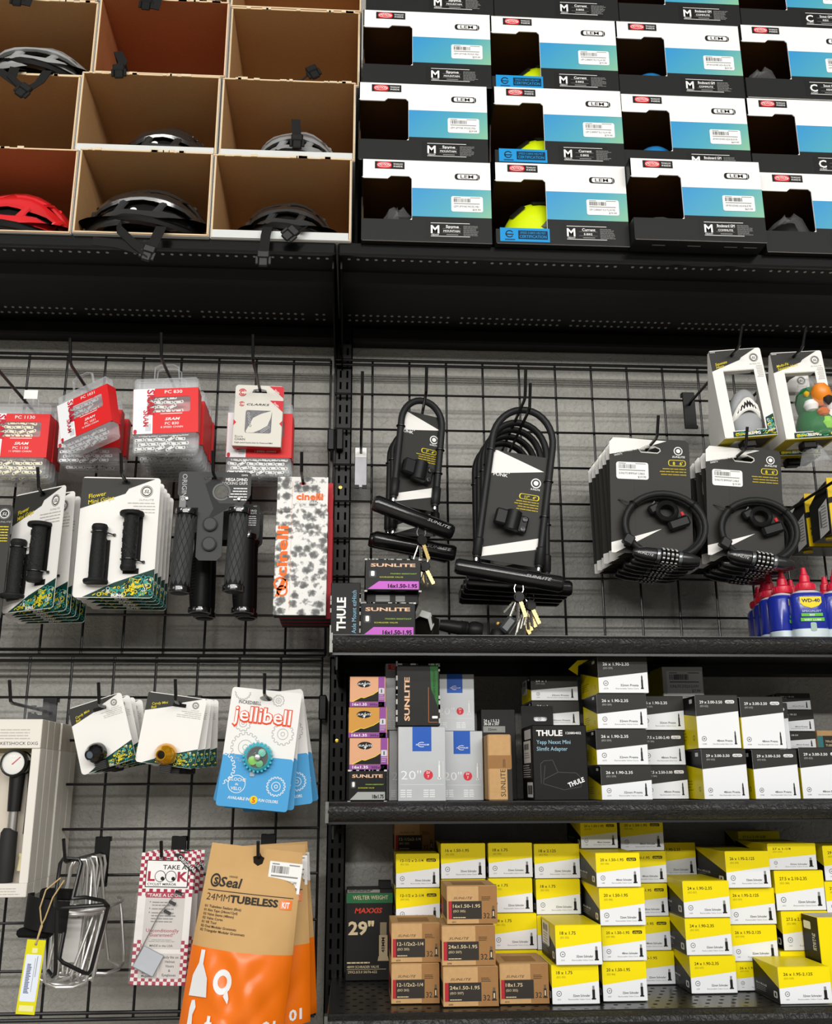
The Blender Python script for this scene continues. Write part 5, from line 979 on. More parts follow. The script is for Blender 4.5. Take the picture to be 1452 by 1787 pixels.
def origin_pack(label, W, H, GL, gr):
    t = thing('locking_grip_pack', label, 'grips'); h = W/2; zt = .013; zc = zt-.45*H
    out = [(-h+.004, zt), (h-.004, zt), (h, zt-.004), (h, zc+.03), (h-.015, zc+.006), (h*.28, zc), (h*.28, zt-H+.008), (h*.28-.008, zt-H), (-h*.42+.006, zt-H), (-h*.42, zt-H+.006), (-h*.42, zc+.006), (-h+.02, zc+.006), (-h, zc+.03), (-h, zt-.004)]
    MB().prism(out, OG, 0, .001, holes=[rrect(-.019, -.002, .015, .003, .0025)]).build('card', t)
    p = Print((-h, -.0002, zt-H), W=W, H=H); p.poly([(.37, .86), (.47, .91), (.60, .92), (.52, .8), (.48, .73), (.58, .64), (.80, .64), (.42, .445), (.50, .58)], DARKC, 1); p.ring(.60, .77, .10, .02, M('6a6b6c', .5), 2); p.disc(.60, .77, .075, M('5c5b55', .5, grain=.6, scale=120), 2)
    p.text('ORIGIN8', .055, .97, .075, M('b5b6b6', .5), 2, .004, rot=-PI/2, sx=1.05); p.rect(.03, .55, .12, .72, M('808182', .5), 1)
    p.text('33476', .95, .955, .028, LWHITE, 2, .01, 'r'); p.text('MEGA DMND', .95, .895, .05, LWHITE, 2, .02, 'r', width=.30); p.text('LOCKING GRIPS', .95, .855, .045, LWHITE, 2, .0, 'r', width=.34)
    for i in range(5): p.bars(.95, .805-i*.032, .26+.06*(i == 3), 1, .03, .012, LWHITE, 2, 'r', .3)
    p.build('printed_graphics', t)
    for sx in (-.80, .62): q = MB(); q.lathe([(.004, 0), (.004, .002), (.002, .0035)], CHROME, 12, Matrix.Translation((h*sx+.004, 0, zc+.022)) @ Matrix.Rotation(PI/2, 4, 'X')); q.build('rivet', t)
    for zz in (.40, .18): MB().lathe([(.0125, 0), (.0125, .005), (.0105, .0065), (.010, .006), (.002, .006)], M('3f403f', .45), 22, Matrix.Translation((-.004, 0, zt-H+H*zz)) @ Matrix.Rotation(PI/2, 4, 'X')).build('bar_end_plug', t)
    for sx, dz in ((-.78, 0), (.66, .003)):
        T = Matrix.Translation((h*sx, -.006, zc-GL+dz-.002)) @ Matrix.Rotation(.03, 4, 'Y'); q = MB(); diamond_grip(q, T, gr, GL); g = q.build('grip', t)
        q = MB(); lockring(q, T @ Matrix.Translation((0, 0, GL-.008)), gr); q.build('lock_ring', g); q = MB(); lockring(q, T @ Matrix.Translation((0, 0, -.003)), gr); q.lathe([(.001, -.0045), (gr*.8, -.004), (gr*.9, -.002)], M('151515', .4), 18, T); q.build('lock_ring', g)
    return t
hook(hkl+'the diamond-pattern locking grips', HG['c'], .26, .022); Y = solveY(HG['c'], .26, 833, 373); W, H = dims(374, 890, Y, 128, 154)
GL = dims(340, 960, Y, 1, 140)[1]; gr = dims(340, 960, Y, 17.5, 1)[0]
hang(dict(label='', W=W, H=H, GL=GL, gr=gr), origin_pack, HG['c'], .26, (373, 833), 1, .03, (0, .0, .0), label=lambda i: 'grey card with two diamond-pattern locking grips and plugs', Yf=Y)
def ergo_pack(label, W, H, GL, gr):
    t = thing('locking_grip_pack', label, 'grips'); h = W/2; zt = .012
    MB().prism(rrect(-h, zt-H, h, zt, .008), M('333435', .5), 0, .001).build('card', t)
    p = Print((-h, -.0002, zt-H), W=W, H=H); p.text('44223', .95, .93, .04, LWHITE, 2, .01, 'r'); p.text('ERGO TORQ', .95, .79, .075, LWHITE, 2, .02, 'r', width=.30); p.text('LOCKING GRIPS', .95, .72, .06, LWHITE, 2, .0, 'r', width=.36); p.bars(.95, .64, .32, 5, .06, .022, LWHITE, 2, 'r', .3); p.build('printed_graphics', t)
    MB().lathe([(.003, 0), (.003, .002), (.0015, .003)], CHROME, 12, Matrix.Translation((h*.72, 0, zt-H*.78)) @ Matrix.Rotation(PI/2, 4, 'X')).build('rivet', t)
    for sx, dz in ((-.62, -.004), (.62, -.004)):
        T = Matrix.Translation((h*sx, -.004, zt-H-GL*.98+dz)); bm_ = M('0f0f10', .5); q = MB(); n = 20; vs = []; fs = []
        prof = [(gr, .0), (gr*1.05, .01), (gr*1.02, GL*.3), (gr*.98, GL*.6), (gr*.92, GL*.85), (gr*.95, GL)]
        for r_, z in prof:
            for k in range(n): a = 2*PI*k/n; bulge = 1+.28*max(0, math.cos(a-2.6))*math.sin(PI*min(1, z/GL*1.2))**2; vs.append(T @ Vector((r_*bulge*math.cos(a), r_*bulge*math.sin(a), z)))
        for i in range(len(prof)-1):
            for k in range(n): fs.append((i*n+k, i*n+(k+1) % n, (i+1)*n+(k+1) % n, (i+1)*n+k))
        q.add(vs, fs, bm_); g = q.build('grip', t)
        q = MB()
        for i in range(14): zz = GL*(.12+.045*i); wdt = .35+.4*math.sin(PI*i/14); q.tube([T @ Vector((gr*1.07*math.cos(a), gr*1.07*math.sin(a)-.0003, zz)) for a in [-2.5-wdt*.3+wdt*k/4 for k in range(5)]], .0007, M('2a2a2b', .6), 5)
        q.build('ribbed_pad', g)['kind'] = 'stuff'
        q = MB(); lockring(q, T @ Matrix.Translation((0, 0, GL)), gr*1.0); q.build('lock_ring', g); q = MB(); lockring(q, T @ Matrix.Translation((0, 0, -.011)), gr*1.05); q.lathe([(.001, -.0135), (gr*.8, -.013), (gr*.95, -.011)], M('121212', .4), 18, T); q.build('lock_ring', g)
    return t
Y2 = Y+.075; W, H = dims(410, 905, Y2, 118, 62); GL = dims(410, 1000, Y2, 1, 118)[1]; gr = dims(410, 1000, Y2, 17, 1)[0]
pz = at(440, 880, Y2)
r = hang(dict(label='', W=W, H=H, GL=GL, gr=gr), ergo_pack, HG['c'], .26, (373, 833), 2, .05, (0, 0, 0), label=lambda i: 'black ergonomic locking grips on a dark card, ' + ('behind the diamond grips' if i == 0 else 'last on the hook'), Yf=Y2, jitter=.0)
for o in r: o.location.x += .012; o.location.z = pz.z-.012
# ---------------------------------------------------------------- bar tape boxes
def crowd_material():
    m = bpy.data.materials.new('black_and_white_crowd_print'); m.use_nodes = True; nt = m.node_tree; b = nt.nodes['Principled BSDF']; L = nt.links.new
    tc = nt.nodes.new('ShaderNodeTexCoord'); mp = nt.nodes.new('ShaderNodeMapping'); mp.inputs['Scale'].default_value = (60, 1, 74); v = nt.nodes.new('ShaderNodeTexVoronoi'); v.inputs['Scale'].default_value = 1; v.inputs['Randomness'].default_value = .75
    n = nt.nodes.new('ShaderNodeTexNoise'); n.inputs['Scale'].default_value = 160; n.inputs['Detail'].default_value = 4
    ad = nt.nodes.new('ShaderNodeMath'); ad.operation = 'MULTIPLY_ADD'; ad.inputs[1].default_value = .85; cr = nt.nodes.new('ShaderNodeValToRGB'); cr.color_ramp.interpolation = 'B_SPLINE'
    e = cr.color_ramp.elements; e[0].position = .71; e[0].color = rgb('111110'); e[1].position = .90; e[1].color = rgb('8a8a87'); x = cr.color_ramp.elements.new(1.0); x.color = rgb('e6e5e1')
    L(tc.outputs['Object'], mp.inputs['Vector']); L(mp.outputs['Vector'], v.inputs['Vector']); L(tc.outputs['Object'], n.inputs['Vector']); L(n.outputs['Fac'], ad.inputs[0]); L(v.outputs['Distance'], ad.inputs[2]); L(ad.outputs[0], cr.inputs['Fac']); L(cr.outputs['Color'], b.inputs['Base Color']); b.inputs['Roughness'].default_value = .4
    return m
CROWD = crowd_material(); ORG = M('ee6a1c', .45)
def tape_box(label, W, H, D, body, orange=True):
    t = thing('bar_tape_box', label, 'tape box'); h = W/2; zt = .012; zs = zt-H*.26
    MB().prism(rrect(-h*.98, zs-.003, h*.98, zt, .001), body, -.0004, .0006, holes=[ell(0, 0, .006, .003, 10)]).build('hang_tab', t)
    MB().box(-h, h, -.001, D, zt-H, zs, body, .0006, mats=[None, SRED if body != CROWD else None, None, None, M('111111', .5), None]).build('carton', t)
    p = Print((-h, -.0012, zt-H), W=W, H=H)
    if orange:
        p.spine(ORG, .3); p.text('cinelli', .90, .83, .07, ORG, 1, .03, 'r', width=.52); p.text('CORK RIBBON', .88, .80, .026, LWHITE, 1, .015, 'r', width=.5); p.text('The original', .76, .775, .02, LWHITE, 1, .01, 'r'); p.rect(.05, .735, .3, .738, INK, 1)
        p.text('cinelli', .235, .27, .105, ORG, 2, .03, 'l', rot=PI/2, sx=1.55); p.ring(.13, .22, .05, .014, ORG, 2, 14); p.ring(.16, .17, .04, .012, ORG, 2, 14); p.poly([(.03, .13), (.10, .13), (.24, .25), (.16, .26)], ORG, 2)
        p.build('printed_graphics', t)
    return t
hook(hkl+'the bar tape boxes', HG['d'], .27, .022, lean=.004); Y = solveY(HG['d'], .27, 841, 528); W, H = dims(524, 940, Y, 91, 240)
hang(dict(label='', W=W, H=H, D=.03, body=CROWD), tape_box, HG['d'], .27, (528, 841), 1, .03, (0, 0, 0), label=lambda i: 'tall black and white crowd-print bar tape box with orange lettering', Yf=Y)
r = hang(dict(label='', W=W, H=H, D=.03, body=M('b81f28', .45), orange=False), tape_box, HG['d'], .27, (528, 841), 3, .036, (0, 0, 0), label=lambda i: f'red bar tape box, {ORD[i]} of three behind the crowd-print one'.replace('front', 'first'), Yf=Y+.036, jitter=.0)
for o in r: o.location.x += .008
# ---------------------------------------------------------------- left bay, lower grid
y0L = LLY
# boxed shock pumps
def pump_box(label, W, H, D):
    t = thing('pump_box', label, 'pump', group='boxed shock pumps on one hook'); h = W/2; zt = -.020; hd = H*.17; zb = zt-H; wm = M('e2ddd4', .5); wc = M('cfc6b8', .55)
    MB().prism(rrect(-.030, -.026, .030, .014, .006), M('eef0f2', .1, alpha=.01, amax=.2, name='clear_tab'), .006, .0068, holes=[rrect(-.014, -.003, .014, .003, .003)]).build('hang_tab', t)
    MB().box(-h, h, 0, D, zt-hd, zt, wm, .001, mats=[wc, wc, None, None, M('c8b84a', .6), None]).build('header', t)
    MB().box(-h, h, 0, D, zb, zb+H*.075, wm, .001).build('base_tray', t)
    MB().box(-h, h, D-.002, D, zb+H*.075, zt-hd, wc).build('back_panel', t)
    MB().box(h-.014, h, .002, D-.002, zb+H*.075, zt-hd, wm, .0008, mats=[wc, None, None, None, None, None]).build('side_panel', t)
    MB().box(-h, -h+.008, .002, D-.002, zb+H*.075, zt-hd, wm, .0008).build('side_panel', t)
    p = Print((-h, -.0002, zt-hd), W=W, H=hd); p.bars(.25, .62, .55, 4, .10, .03, M('b9b5ae', .6), 1); p.text('POCKETSHOCK DXG', .95, .12, .15, M('4a4946', .5), 1, .0, 'r', width=.86); p.frame((-h, -.0002, zb), W=W, H=H*.075); p.bars(.45, .6, .45, 3, .2, .06, M('b9b5ae'), 1); p.text('tp', .2, .3, .5, M('777777'), 1); p.build('printed_graphics', t)
    blk = M('141414', .3); x = W*.06; r = MB(); gz = zt-hd-H*.085
    R90 = Matrix.Rotation(PI/2, 4, 'X')
    q = MB(); q.lathe([(.0195, 0), (.0215, .003), (.0215, .014), (.019, .017), (.018, .0165)], blk, 28, Matrix.Translation((x, .010, gz)) @ R90, cap=False); go = q.build('gauge', t)
    q = MB(); q.lathe([(.018, 0), (.018, .0006)], M('e6e4de', .35), 28, Matrix.Translation((x, -.0025, gz)) @ R90); q.build('dial', go)
    q = MB(); q.box(-.0007, .0007, -.0042, -.0036, -.003, .014, M('c02020', .4), T=Matrix.Translation((x, 0, gz)) @ Matrix.Rotation(.8, 4, 'Y')); q.build('needle', go)
    q = MB(); q.lathe([(.0186, 0), (.017, .002), (.012, .0035), (.002, .004)], M('f2f4f6', .05, alpha=.10), 28, Matrix.Translation((x, -.0055, gz)) @ R90, cap=False); q.build('lens', go)
    MB().lathe([(.0105, 0), (.0115, .03), (.0125, .06)], blk, 20, Matrix.Translation((x+.002, .016, gz-.075))).build('pump_head', t)
    MB().lathe([(.008, 0), (.008, .085)], M('c9c6c0', .25, .9), 20, Matrix.Translation((x+.002, .016, gz-.16))).build('barrel', t)
    MB().lathe([(.0125, 0), (.0135, .02), (.0130, .075), (.009, .082)], M('2b2b2a', .6), 20, Matrix.Translation((x-.002, .016, zb+H*.077))).build('handle', t)
    MB().tube([(x+.023, .018, gz+.005), (x+.025, .018, gz-.05), (x+.024, .018, gz-.11)], .0055, M('1c1c1c', .5), 12).build('hose', t)
    MB().lathe([(.0085, 0), (.0065, .02), (.0075, .022), (.0075, .026)], M('d9cf9c', .4), 16, Matrix.Translation((x+.024, .016, gz-.165))).build('hose_end', t)
    return t
HL = {'a': (17, 1226), 'b': (172, 1230), 'c': (306, 1224), 'd': (461, 1212)}
hook(hkl+'the boxed shock pumps', HL['a'], .22, .022, y0L); Y = -.205; W, H = dims(30, 1400, Y, 98, 310)
r = hang(dict(label='', W=W, H=H, D=.034), pump_box, HL['a'], .22, (50, 1240), 6, .037, (0, .0, .0), y0=y0L, Yf=Y, label=lambda i: f'off-white boxed shock pump with gauge, {ORD[i]} on its hook', grp='boxed shock pumps on one hook', jitter=.0)
for o in r: o.location.x -= .004
# bell cards
def bell(t, x, z, r, col, knob):
    m = M(col, .16, .55 if col != '0c0c0c' else 0, coat=.8); R = Matrix.Translation((x, -.006, z)) @ Matrix.Rotation(PI/2+.12, 4, 'X') @ Matrix.Rotation(-.25, 4, 'Y')
    q = MB(); q.lathe([(r*.55, -.002), (r*.98, .002), (r, .008), (r*.95, .014), (r*.75, .021), (r*.52, .026), (r*.47, .028), (r*.40, .028), (r*.36, .0255)], m, 32, R); b = q.build('bell', t)
    MB().lathe([(r*.36, .0252), (r*.34, .0262), (r*.1, .0266)], knob, 20, R).build('cap_screw', b)
    q = MB(); rb = M('242424', .6)
    q.box(-.009, .009, -.016, -.001, -.014, 0, rb, .002, Matrix.Translation((x+.002, 0, z-r*.9)))
    for i in range(5): q.box(-.0095, .0095, -.017, -.015, -.0135+i*.0027, -.012+i*.0027, M('3a3a3a', .6), T=Matrix.Translation((x+.002, 0, z-r*.9)))
    q.build('strap_clamp', t)['kind'] = 'stuff'
def bell_card(label, W, H, col, bx, bz):
    t = thing('bell_card', label, 'bell'); x0, z0, z1 = sl_card(t, W, H, .56, .016, ('Candy Mini', 'Bell'), 6, slot=.022, corner=.40)
    bell(t, x0+W*bx, z0+H*bz, W*.185, col, M('5a6470', .3) if col == '0c0c0c' else M('1a1408', .4)); return t
Yb = -.19
hook(hkl+'the black candy mini bells', HL['b'], .2, .022, y0L); W, H = dims(170, 1290, Yb, 99, 122)
r = hang(dict(label='', W=W, H=H, col='0c0c0c', bx=.40, bz=.24), bell_card, HL['b'], .2, (175, 1238), 4, .03, (0, -.30, -.12), y0=y0L, Yf=Yb, label=lambda i: f'white candy mini bell card with glossy black bell, {ORD[i]} on its hook', grp='candy mini bell cards', jitter=.03)
for i, o in enumerate(r): o.rotation_euler.y = -.30+.035*i; o.location.x += .004*i-.008
hook(hkl+'the gold candy mini bells', HL['c'], .2, .022, y0L); W, H = dims(300, 1290, Yb, 104, 124)
r = hang(dict(label='', W=W, H=H, col='e0a010', bx=.52, bz=.16), bell_card, HL['c'], .2, (315, 1232), 4, .03, (0, .13, .05), y0=y0L, Yf=Yb, label=lambda i: f'white candy mini bell card with gold bell, {ORD[i]} on its hook', grp='candy mini bell cards', jitter=.03)
for i, o in enumerate(r): o.rotation_euler.y = .13-.05*i; o.location.x += .003*i
# blue bell cards
JB, JW = M('4b9fd6', .45), M('eae9e6', .5); JO = M('e2491f', .45); GLN = M('a9aaa8', .5)
def gear(p, x, z, r, n, m, l=2, t=.006, a0=0, a1=360):
    a = math.radians(a0); st = math.radians(a1-a0)/(n*2)
    for i in range(n):
        for k, (ra, rb_) in enumerate(((r, r), (r*.86, r*.86))):
            A, B = a+(2*i+k)*st, a+(2*i+k+1)*st; P1 = (x+ra*math.cos(A)*p.H/p.W, z+ra*math.sin(A)); P2 = (x+ra*math.cos(B)*p.H/p.W, z+ra*math.sin(B)); p.line(*P1, *P2, t, m, l)
            r2 = r*.86 if k == 0 else r; P3 = (x+r2*math.cos(B)*p.H/p.W, z+r2*math.sin(B)); p.line(*P2, *P3, t, m, l)
    if a1-a0 == 360: p.ring(x, z, r*.5, t, m, l, 18); p.ring(x, z, r*.2, t, m, l, 12)
def jelli_card(label, W, H):
    t = thing('bell_card', label, 'bell'); x0 = -W*.50; z1 = .014; z0 = z1-H
    MB().prism(rrect(x0, z0, x0+W, z1, .005), JW, 0, .0008, holes=[ell(0, 0, .011, .0045, 14)]).build('card', t)
    p = Print((x0, -.0002, z0), W=W, H=H); p.poly([(a*1/W, b*1/H) for a, b in [(q0-x0, q1-z0) for q0, q1 in rrect(x0, z0, x0+W, z0+H*.435, .005) if True]], JB, 1)
    p.text('INCREDIBELL', .12, .865, .042, INK, 3, .0, width=.32); p.text('jellibell', .06, .715, .185, JO, 3, .055, width=.84); p.text('jellibell', .075, .722, .175, LWHITE, 4, .012, width=.81)
    gear(p, .16, .965, .07, 9, GLN, 2, .004, 180, 360); gear(p, .68, .92, .05, 10, GLN, 2, .004); gear(p, .22, .70, .07, 10, GLN, 2, .004); gear(p, .80, .64, .095, 13, GLN, 2, .004); gear(p, .30, .50, .125, 16, GLN, 2, .004)
    gear(p, .80, .20, .08, 18, LWHITE, 2, .005); gear(p, -.03, .31, .14, 8, LWHITE, 2, .006, -68, 75); p.ring(.25, .19, .075, .005, LWHITE, 2); p.text('CLOCHE', .25, .215, .038, LWHITE, 3, .012, 'c'); p.text('de', .25, .18, .03, LWHITE, 3, .01, 'c'); p.text('VELO', .25, .14, .038, LWHITE, 3, .012, 'c')
    p.text('AVAILABLE IN', .45, .065, .033, LWHITE, 2, .02, 'r', .15, width=.30); p.text('FUN COLORS.', .58, .065, .033, LWHITE, 2, .02, 'l', .15, width=.28); p.disc(.515, .075, .034, YLW, 3); p.text('5', .515, .052, .06, JO, 4, .03, 'c')
    p.build('printed_graphics', t)
    bx, bz, r = x0+W*.50, z0+H*.425, W*.19; R = Matrix.Translation((bx, -.001, bz)) @ Matrix.Rotation(PI/2, 4, 'X'); tq = M('3fb6c6', .2, coat=.5)
    q = MB(); q.lathe([(r, 0), (r*1.02, .008), (r*.92, .014), (r*.8, .016), (r*.78, .013)], tq, 32, R, cap=False)
    b = q.build('bell', t)
    q = MB()
    for i in range(22): a = 2*PI*i/22; q.lathe([(.0022, .0), (.0026, .007), (.0018, .012)], tq, 8, R @ Matrix.Translation((r*1.03*math.cos(a), r*1.03*math.sin(a), 0)))
    q.build('scalloped_rim', b)['kind'] = 'stuff'
    MB().lathe([(r*.78, .002), (r*.78, .003)], M('0f2a26', .3), 28, R).build('base_plate', b)
    for dx, dz, rr, c in ((-.008, .006, .0075, '7ec83a'), (.004, .010, .006, '4fae6a'), (.006, -.008, .0065, '5fc0a8')):
        q = MB(); q.lathe([(rr, .004), (rr, .008), (rr*.4, .0085)], M(c, .3), 10, R @ Matrix.Translation((dx, -dz, 0))); q.build('gear_wheel', b)
    MB().lathe([(.0055, .006), (.0055, .014), (.004, .0165), (.001, .017)], M('b9b9b7', .3, .6), 16, R).build('button', b)
    q = MB(); n, k = 26, 6; vs = [R @ Vector((r*.8*math.cos(2*PI*i/n)*math.cos(j/k*1.5), r*.8*math.sin(2*PI*i/n)*math.cos(j/k*1.5), .015+.006*math.sin(j/k*1.5))) for j in range(k+1) for i in range(n)]
    q.add(vs, [(j*n+i, j*n+(i+1) % n, (j+1)*n+(i+1) % n, (j+1)*n+i) for j in range(k) for i in range(n)], M('eef6f6', .04, alpha=.06)); q.build('clear_dome', b)
    MB().box(bx-.010, bx-.002, -.004, -.0005, bz-r-.009, bz-r+.002, M('d7e2e8', .3, alpha=.4), .001).build('mount_tab', t)
    return t
hook(hkl+'the blue bell cards', HL['d'], .2, .022, y0L, lean=.002); W, H = dims(455, 1310, Yb, 124, 208)
r = hang(dict(label='', W=W, H=H), jelli_card, HL['d'], .2, (463, 1223), 5, .024, (0, .10, .0), y0=y0L, Yf=Yb, label=lambda i: f'white and blue jelly bell card with turquoise bell, {ORD[i]} on its hook', grp='blue bell cards', jitter=.02)
for i, o in enumerate(r): o.rotation_euler.y = (.10, .04, -.12, .18, -.17)[i]
# ---------------------------------------------------------------- bottle cages
ALU = M('d9d8d5', .36, .85)
def cage(label, m, s=1., wire=.0026):
    t = thing('bottle_cage', label, 'cage', group='bottle cages on one hook'); r = .043*s
    q = MB(); lp = [(-.016, .004, -.075), (-.013, .002, -.01), (-.009, 0, .002), (.009, 0, .002), (.013, .002, -.01), (.016, .004, -.075)]; q.tube(lp, wire, m, 8); q.build('hanging_loop', t)
    q = MB(); q.tube([(-r*math.cos(a)-.0, -r*math.sin(a)+.004-.0, -.075) for a in [PI*i/16 for i in range(17)]], wire, m, 8); q.build('upper_ring', t)
    for sg in (-1, 1):
        q = MB(); q.tube([(sg*r, 0, -.075), (sg*r*.95, -.006, -.10), (sg*r*.75, -.020, -.16), (sg*r*.70, -.022, -.172), (sg*r*.55, -.018, -.178), (sg*r*.35, 0, -.168), (sg*r*.33, .004, -.12), (sg*.016, .004, -.075)], wire, m, 8); q.build('side_rail', t)
    q = MB(); q.tube([(-r*.66, -.022, -.174), (-.012, -.034, -.178), (.012, -.034, -.178), (r*.66, -.022, -.174)], wire, m, 8); q.build('front_hoop', t)
    q = MB(); q.box(-.014, .014, .002, .0045, -.15, -.085, m, .001); q.build('mount_plate', t)
    return t
HK = (112, 1505); hook(hkl+'the bottle cages', HK, .24, .022, y0L, lean=.01)
pk = at(HK[0], HK[1], -.24+y0L)
cb = thing('bottle_cage', 'black wire bottle cage, front of its hook with yellow tag', 'cage', (pk.x, -.235, pk.z), group='bottle cages on one hook'); CBK = M('0a0a0b', .3)
def cpath(nm, pts, rad=.0030):
    o_ = Vector((pk.x, -.235, pk.z)); MB().tube([at(*p)-o_ for p in pts], rad, CBK, 8).build(nm, cb)
cpath('hanging_loop', [(97, 1562, -.255), (105, 1507, -.245), (110, 1498, -.245), (138, 1500, -.245), (142, 1507, -.245), (127, 1568, -.255)])
cpath('upper_ring', [(97, 1562, -.255), (97, 1580, -.285), (100, 1586, -.292), (110, 1584, -.294), (182, 1579, -.294), (189, 1582, -.29), (180, 1572, -.27), (150, 1566, -.256), (127, 1568, -.255)])
cpath('side_rail', [(99, 1586, -.292), (98, 1620, -.290), (97, 1690, -.285), (96, 1700, -.284), (92, 1704, -.28), (84, 1694, -.27)])
cpath('side_rail', [(189, 1582, -.29), (176, 1630, -.288), (159, 1692, -.285), (154, 1699, -.284), (147, 1698, -.282), (110, 1680, -.272), (104, 1673, -.27), (106, 1660, -.265), (112, 1628, -.257)])
ca = cage('polished aluminium bottle cage, second on the hook behind the black one', ALU); ca.location = (pk.x+.002, -.19, pk.z-.004); ca.rotation_euler = (0, .03, .2)
for i in range(7):
    dup(ca, (pk.x+rnd.uniform(-.003, .003), -.17+i*.018, pk.z-.004-rnd.uniform(0, .002)), (rnd.uniform(-.1, .05), rnd.uniform(-.16, .16), rnd.uniform(-.9, .9)), f'polished aluminium bottle cage, {["third", "fourth", "fifth", "sixth", "seventh", "eighth", "last"][i]} on its hook', 'bottle cages on one hook')
# black saddle roll strapped in front of the cages
pb = at(80, 1596, -.25); kx, kz = kpx(80, 1596, -.25); w_, h_ = 92*kx, 56*kz
t = thing('strap_holder', 'black rubber strap holder hanging among the bottle cages at far left', 'holder', (pb.x, -.245, pb.z), (0, .04, -.1)); bk = M('171717', .6, grain=.2, scale=100)
n = 14; vs = []
for j in range(2):
    for i in range(n+1):
        a = -.25+PI*.9*i/n; vs.append((-w_/2*math.cos(a)*1.0, .02-.035*math.sin(a), (h_/2 if j else -h_/2)+.004*math.cos(a)))
q = MB(); q.add(vs, [(i, i+1, n+2+i, n+1+i) for i in range(n)], bk); q.add([(x*.93, y+.003, z) for x, y, z in vs], [(n+1+i, n+2+i, i+1, i) for i in range(n)], bk)
a = vs; q.add([v for i in range(n+1) for v in (vs[n+1+i], (vs[n+1+i][0]*.93, vs[n+1+i][1]+.003, vs[n+1+i][2]))], [(2*i, 2*i+2, 2*i+3, 2*i+1) for i in range(n)], bk); q.build('band', t)
MB().box(-w_*.55, w_*.1, -.004, .02, -h_/2-.012, -h_/2+.001, M('0d0d0d', .8), .004).build('foam_underside', t)
MB().box(-.02, .03, .01, .03, h_/2-.004, h_/2+.012, M('0d0d0d', .7), .003).build('hinge', t)
# yellow tag on a string
pt = at(64, 1640, -.265); kx, kz = kpx(60, 1700, -.265); W, H = 33*kx, 130*kz
t = thing('price_tag', 'yellow hang tag with barcode label on a looped string', 'tag', (pt.x, -.265, pt.z), (0, .07, .0)); MB().prism([(-W/2, -H), (W/2, -H), (W/2, 0), (-W/2, 0)], M('ddd516', .5), 0, .0006, holes=[ell(0, -.006, .0022, .0022, 8)]).build('card', t)
p = Print((-W/2, -.0002, -H), W=W, H=H); p.rr(.08, .17, .92, .80, .02, M('dfe6f2', .5), 1); p.rr(.35, .82, .65, .89, .01, M('e9e6a0', .5), 1); p.rect(.13, .04, .90, .12, M('e9e6a0', .5), 1)
for i in range(20): z = .28+.02*i; p.rect(.22, z, .40+.1*rnd.random(), z+.012, M('4c5a80', .6), 2)
p.rect(.60, .3, .62, .75, PGREY, 2); p.rect(.70, .5, .73, .78, PGREY, 2); p.build('printed_graphics', t)
st = M('c2a878', .8); q = MB(); q.tube([(0, -.001, -.006), (.006, -.004, .02), (.003, -.004, .028), (-.002, -.002, .045), (.002, 0, .07), (.02, .004, .088)], .0011, st, 6); q.tube([(0, -.001, -.006), (.004, -.003, .02), (.008, -.003, .03), (.014, 0, .06), (.026, .004, .085)], .0011, st, 6); q.build('string', t)['kind'] = 'stuff'
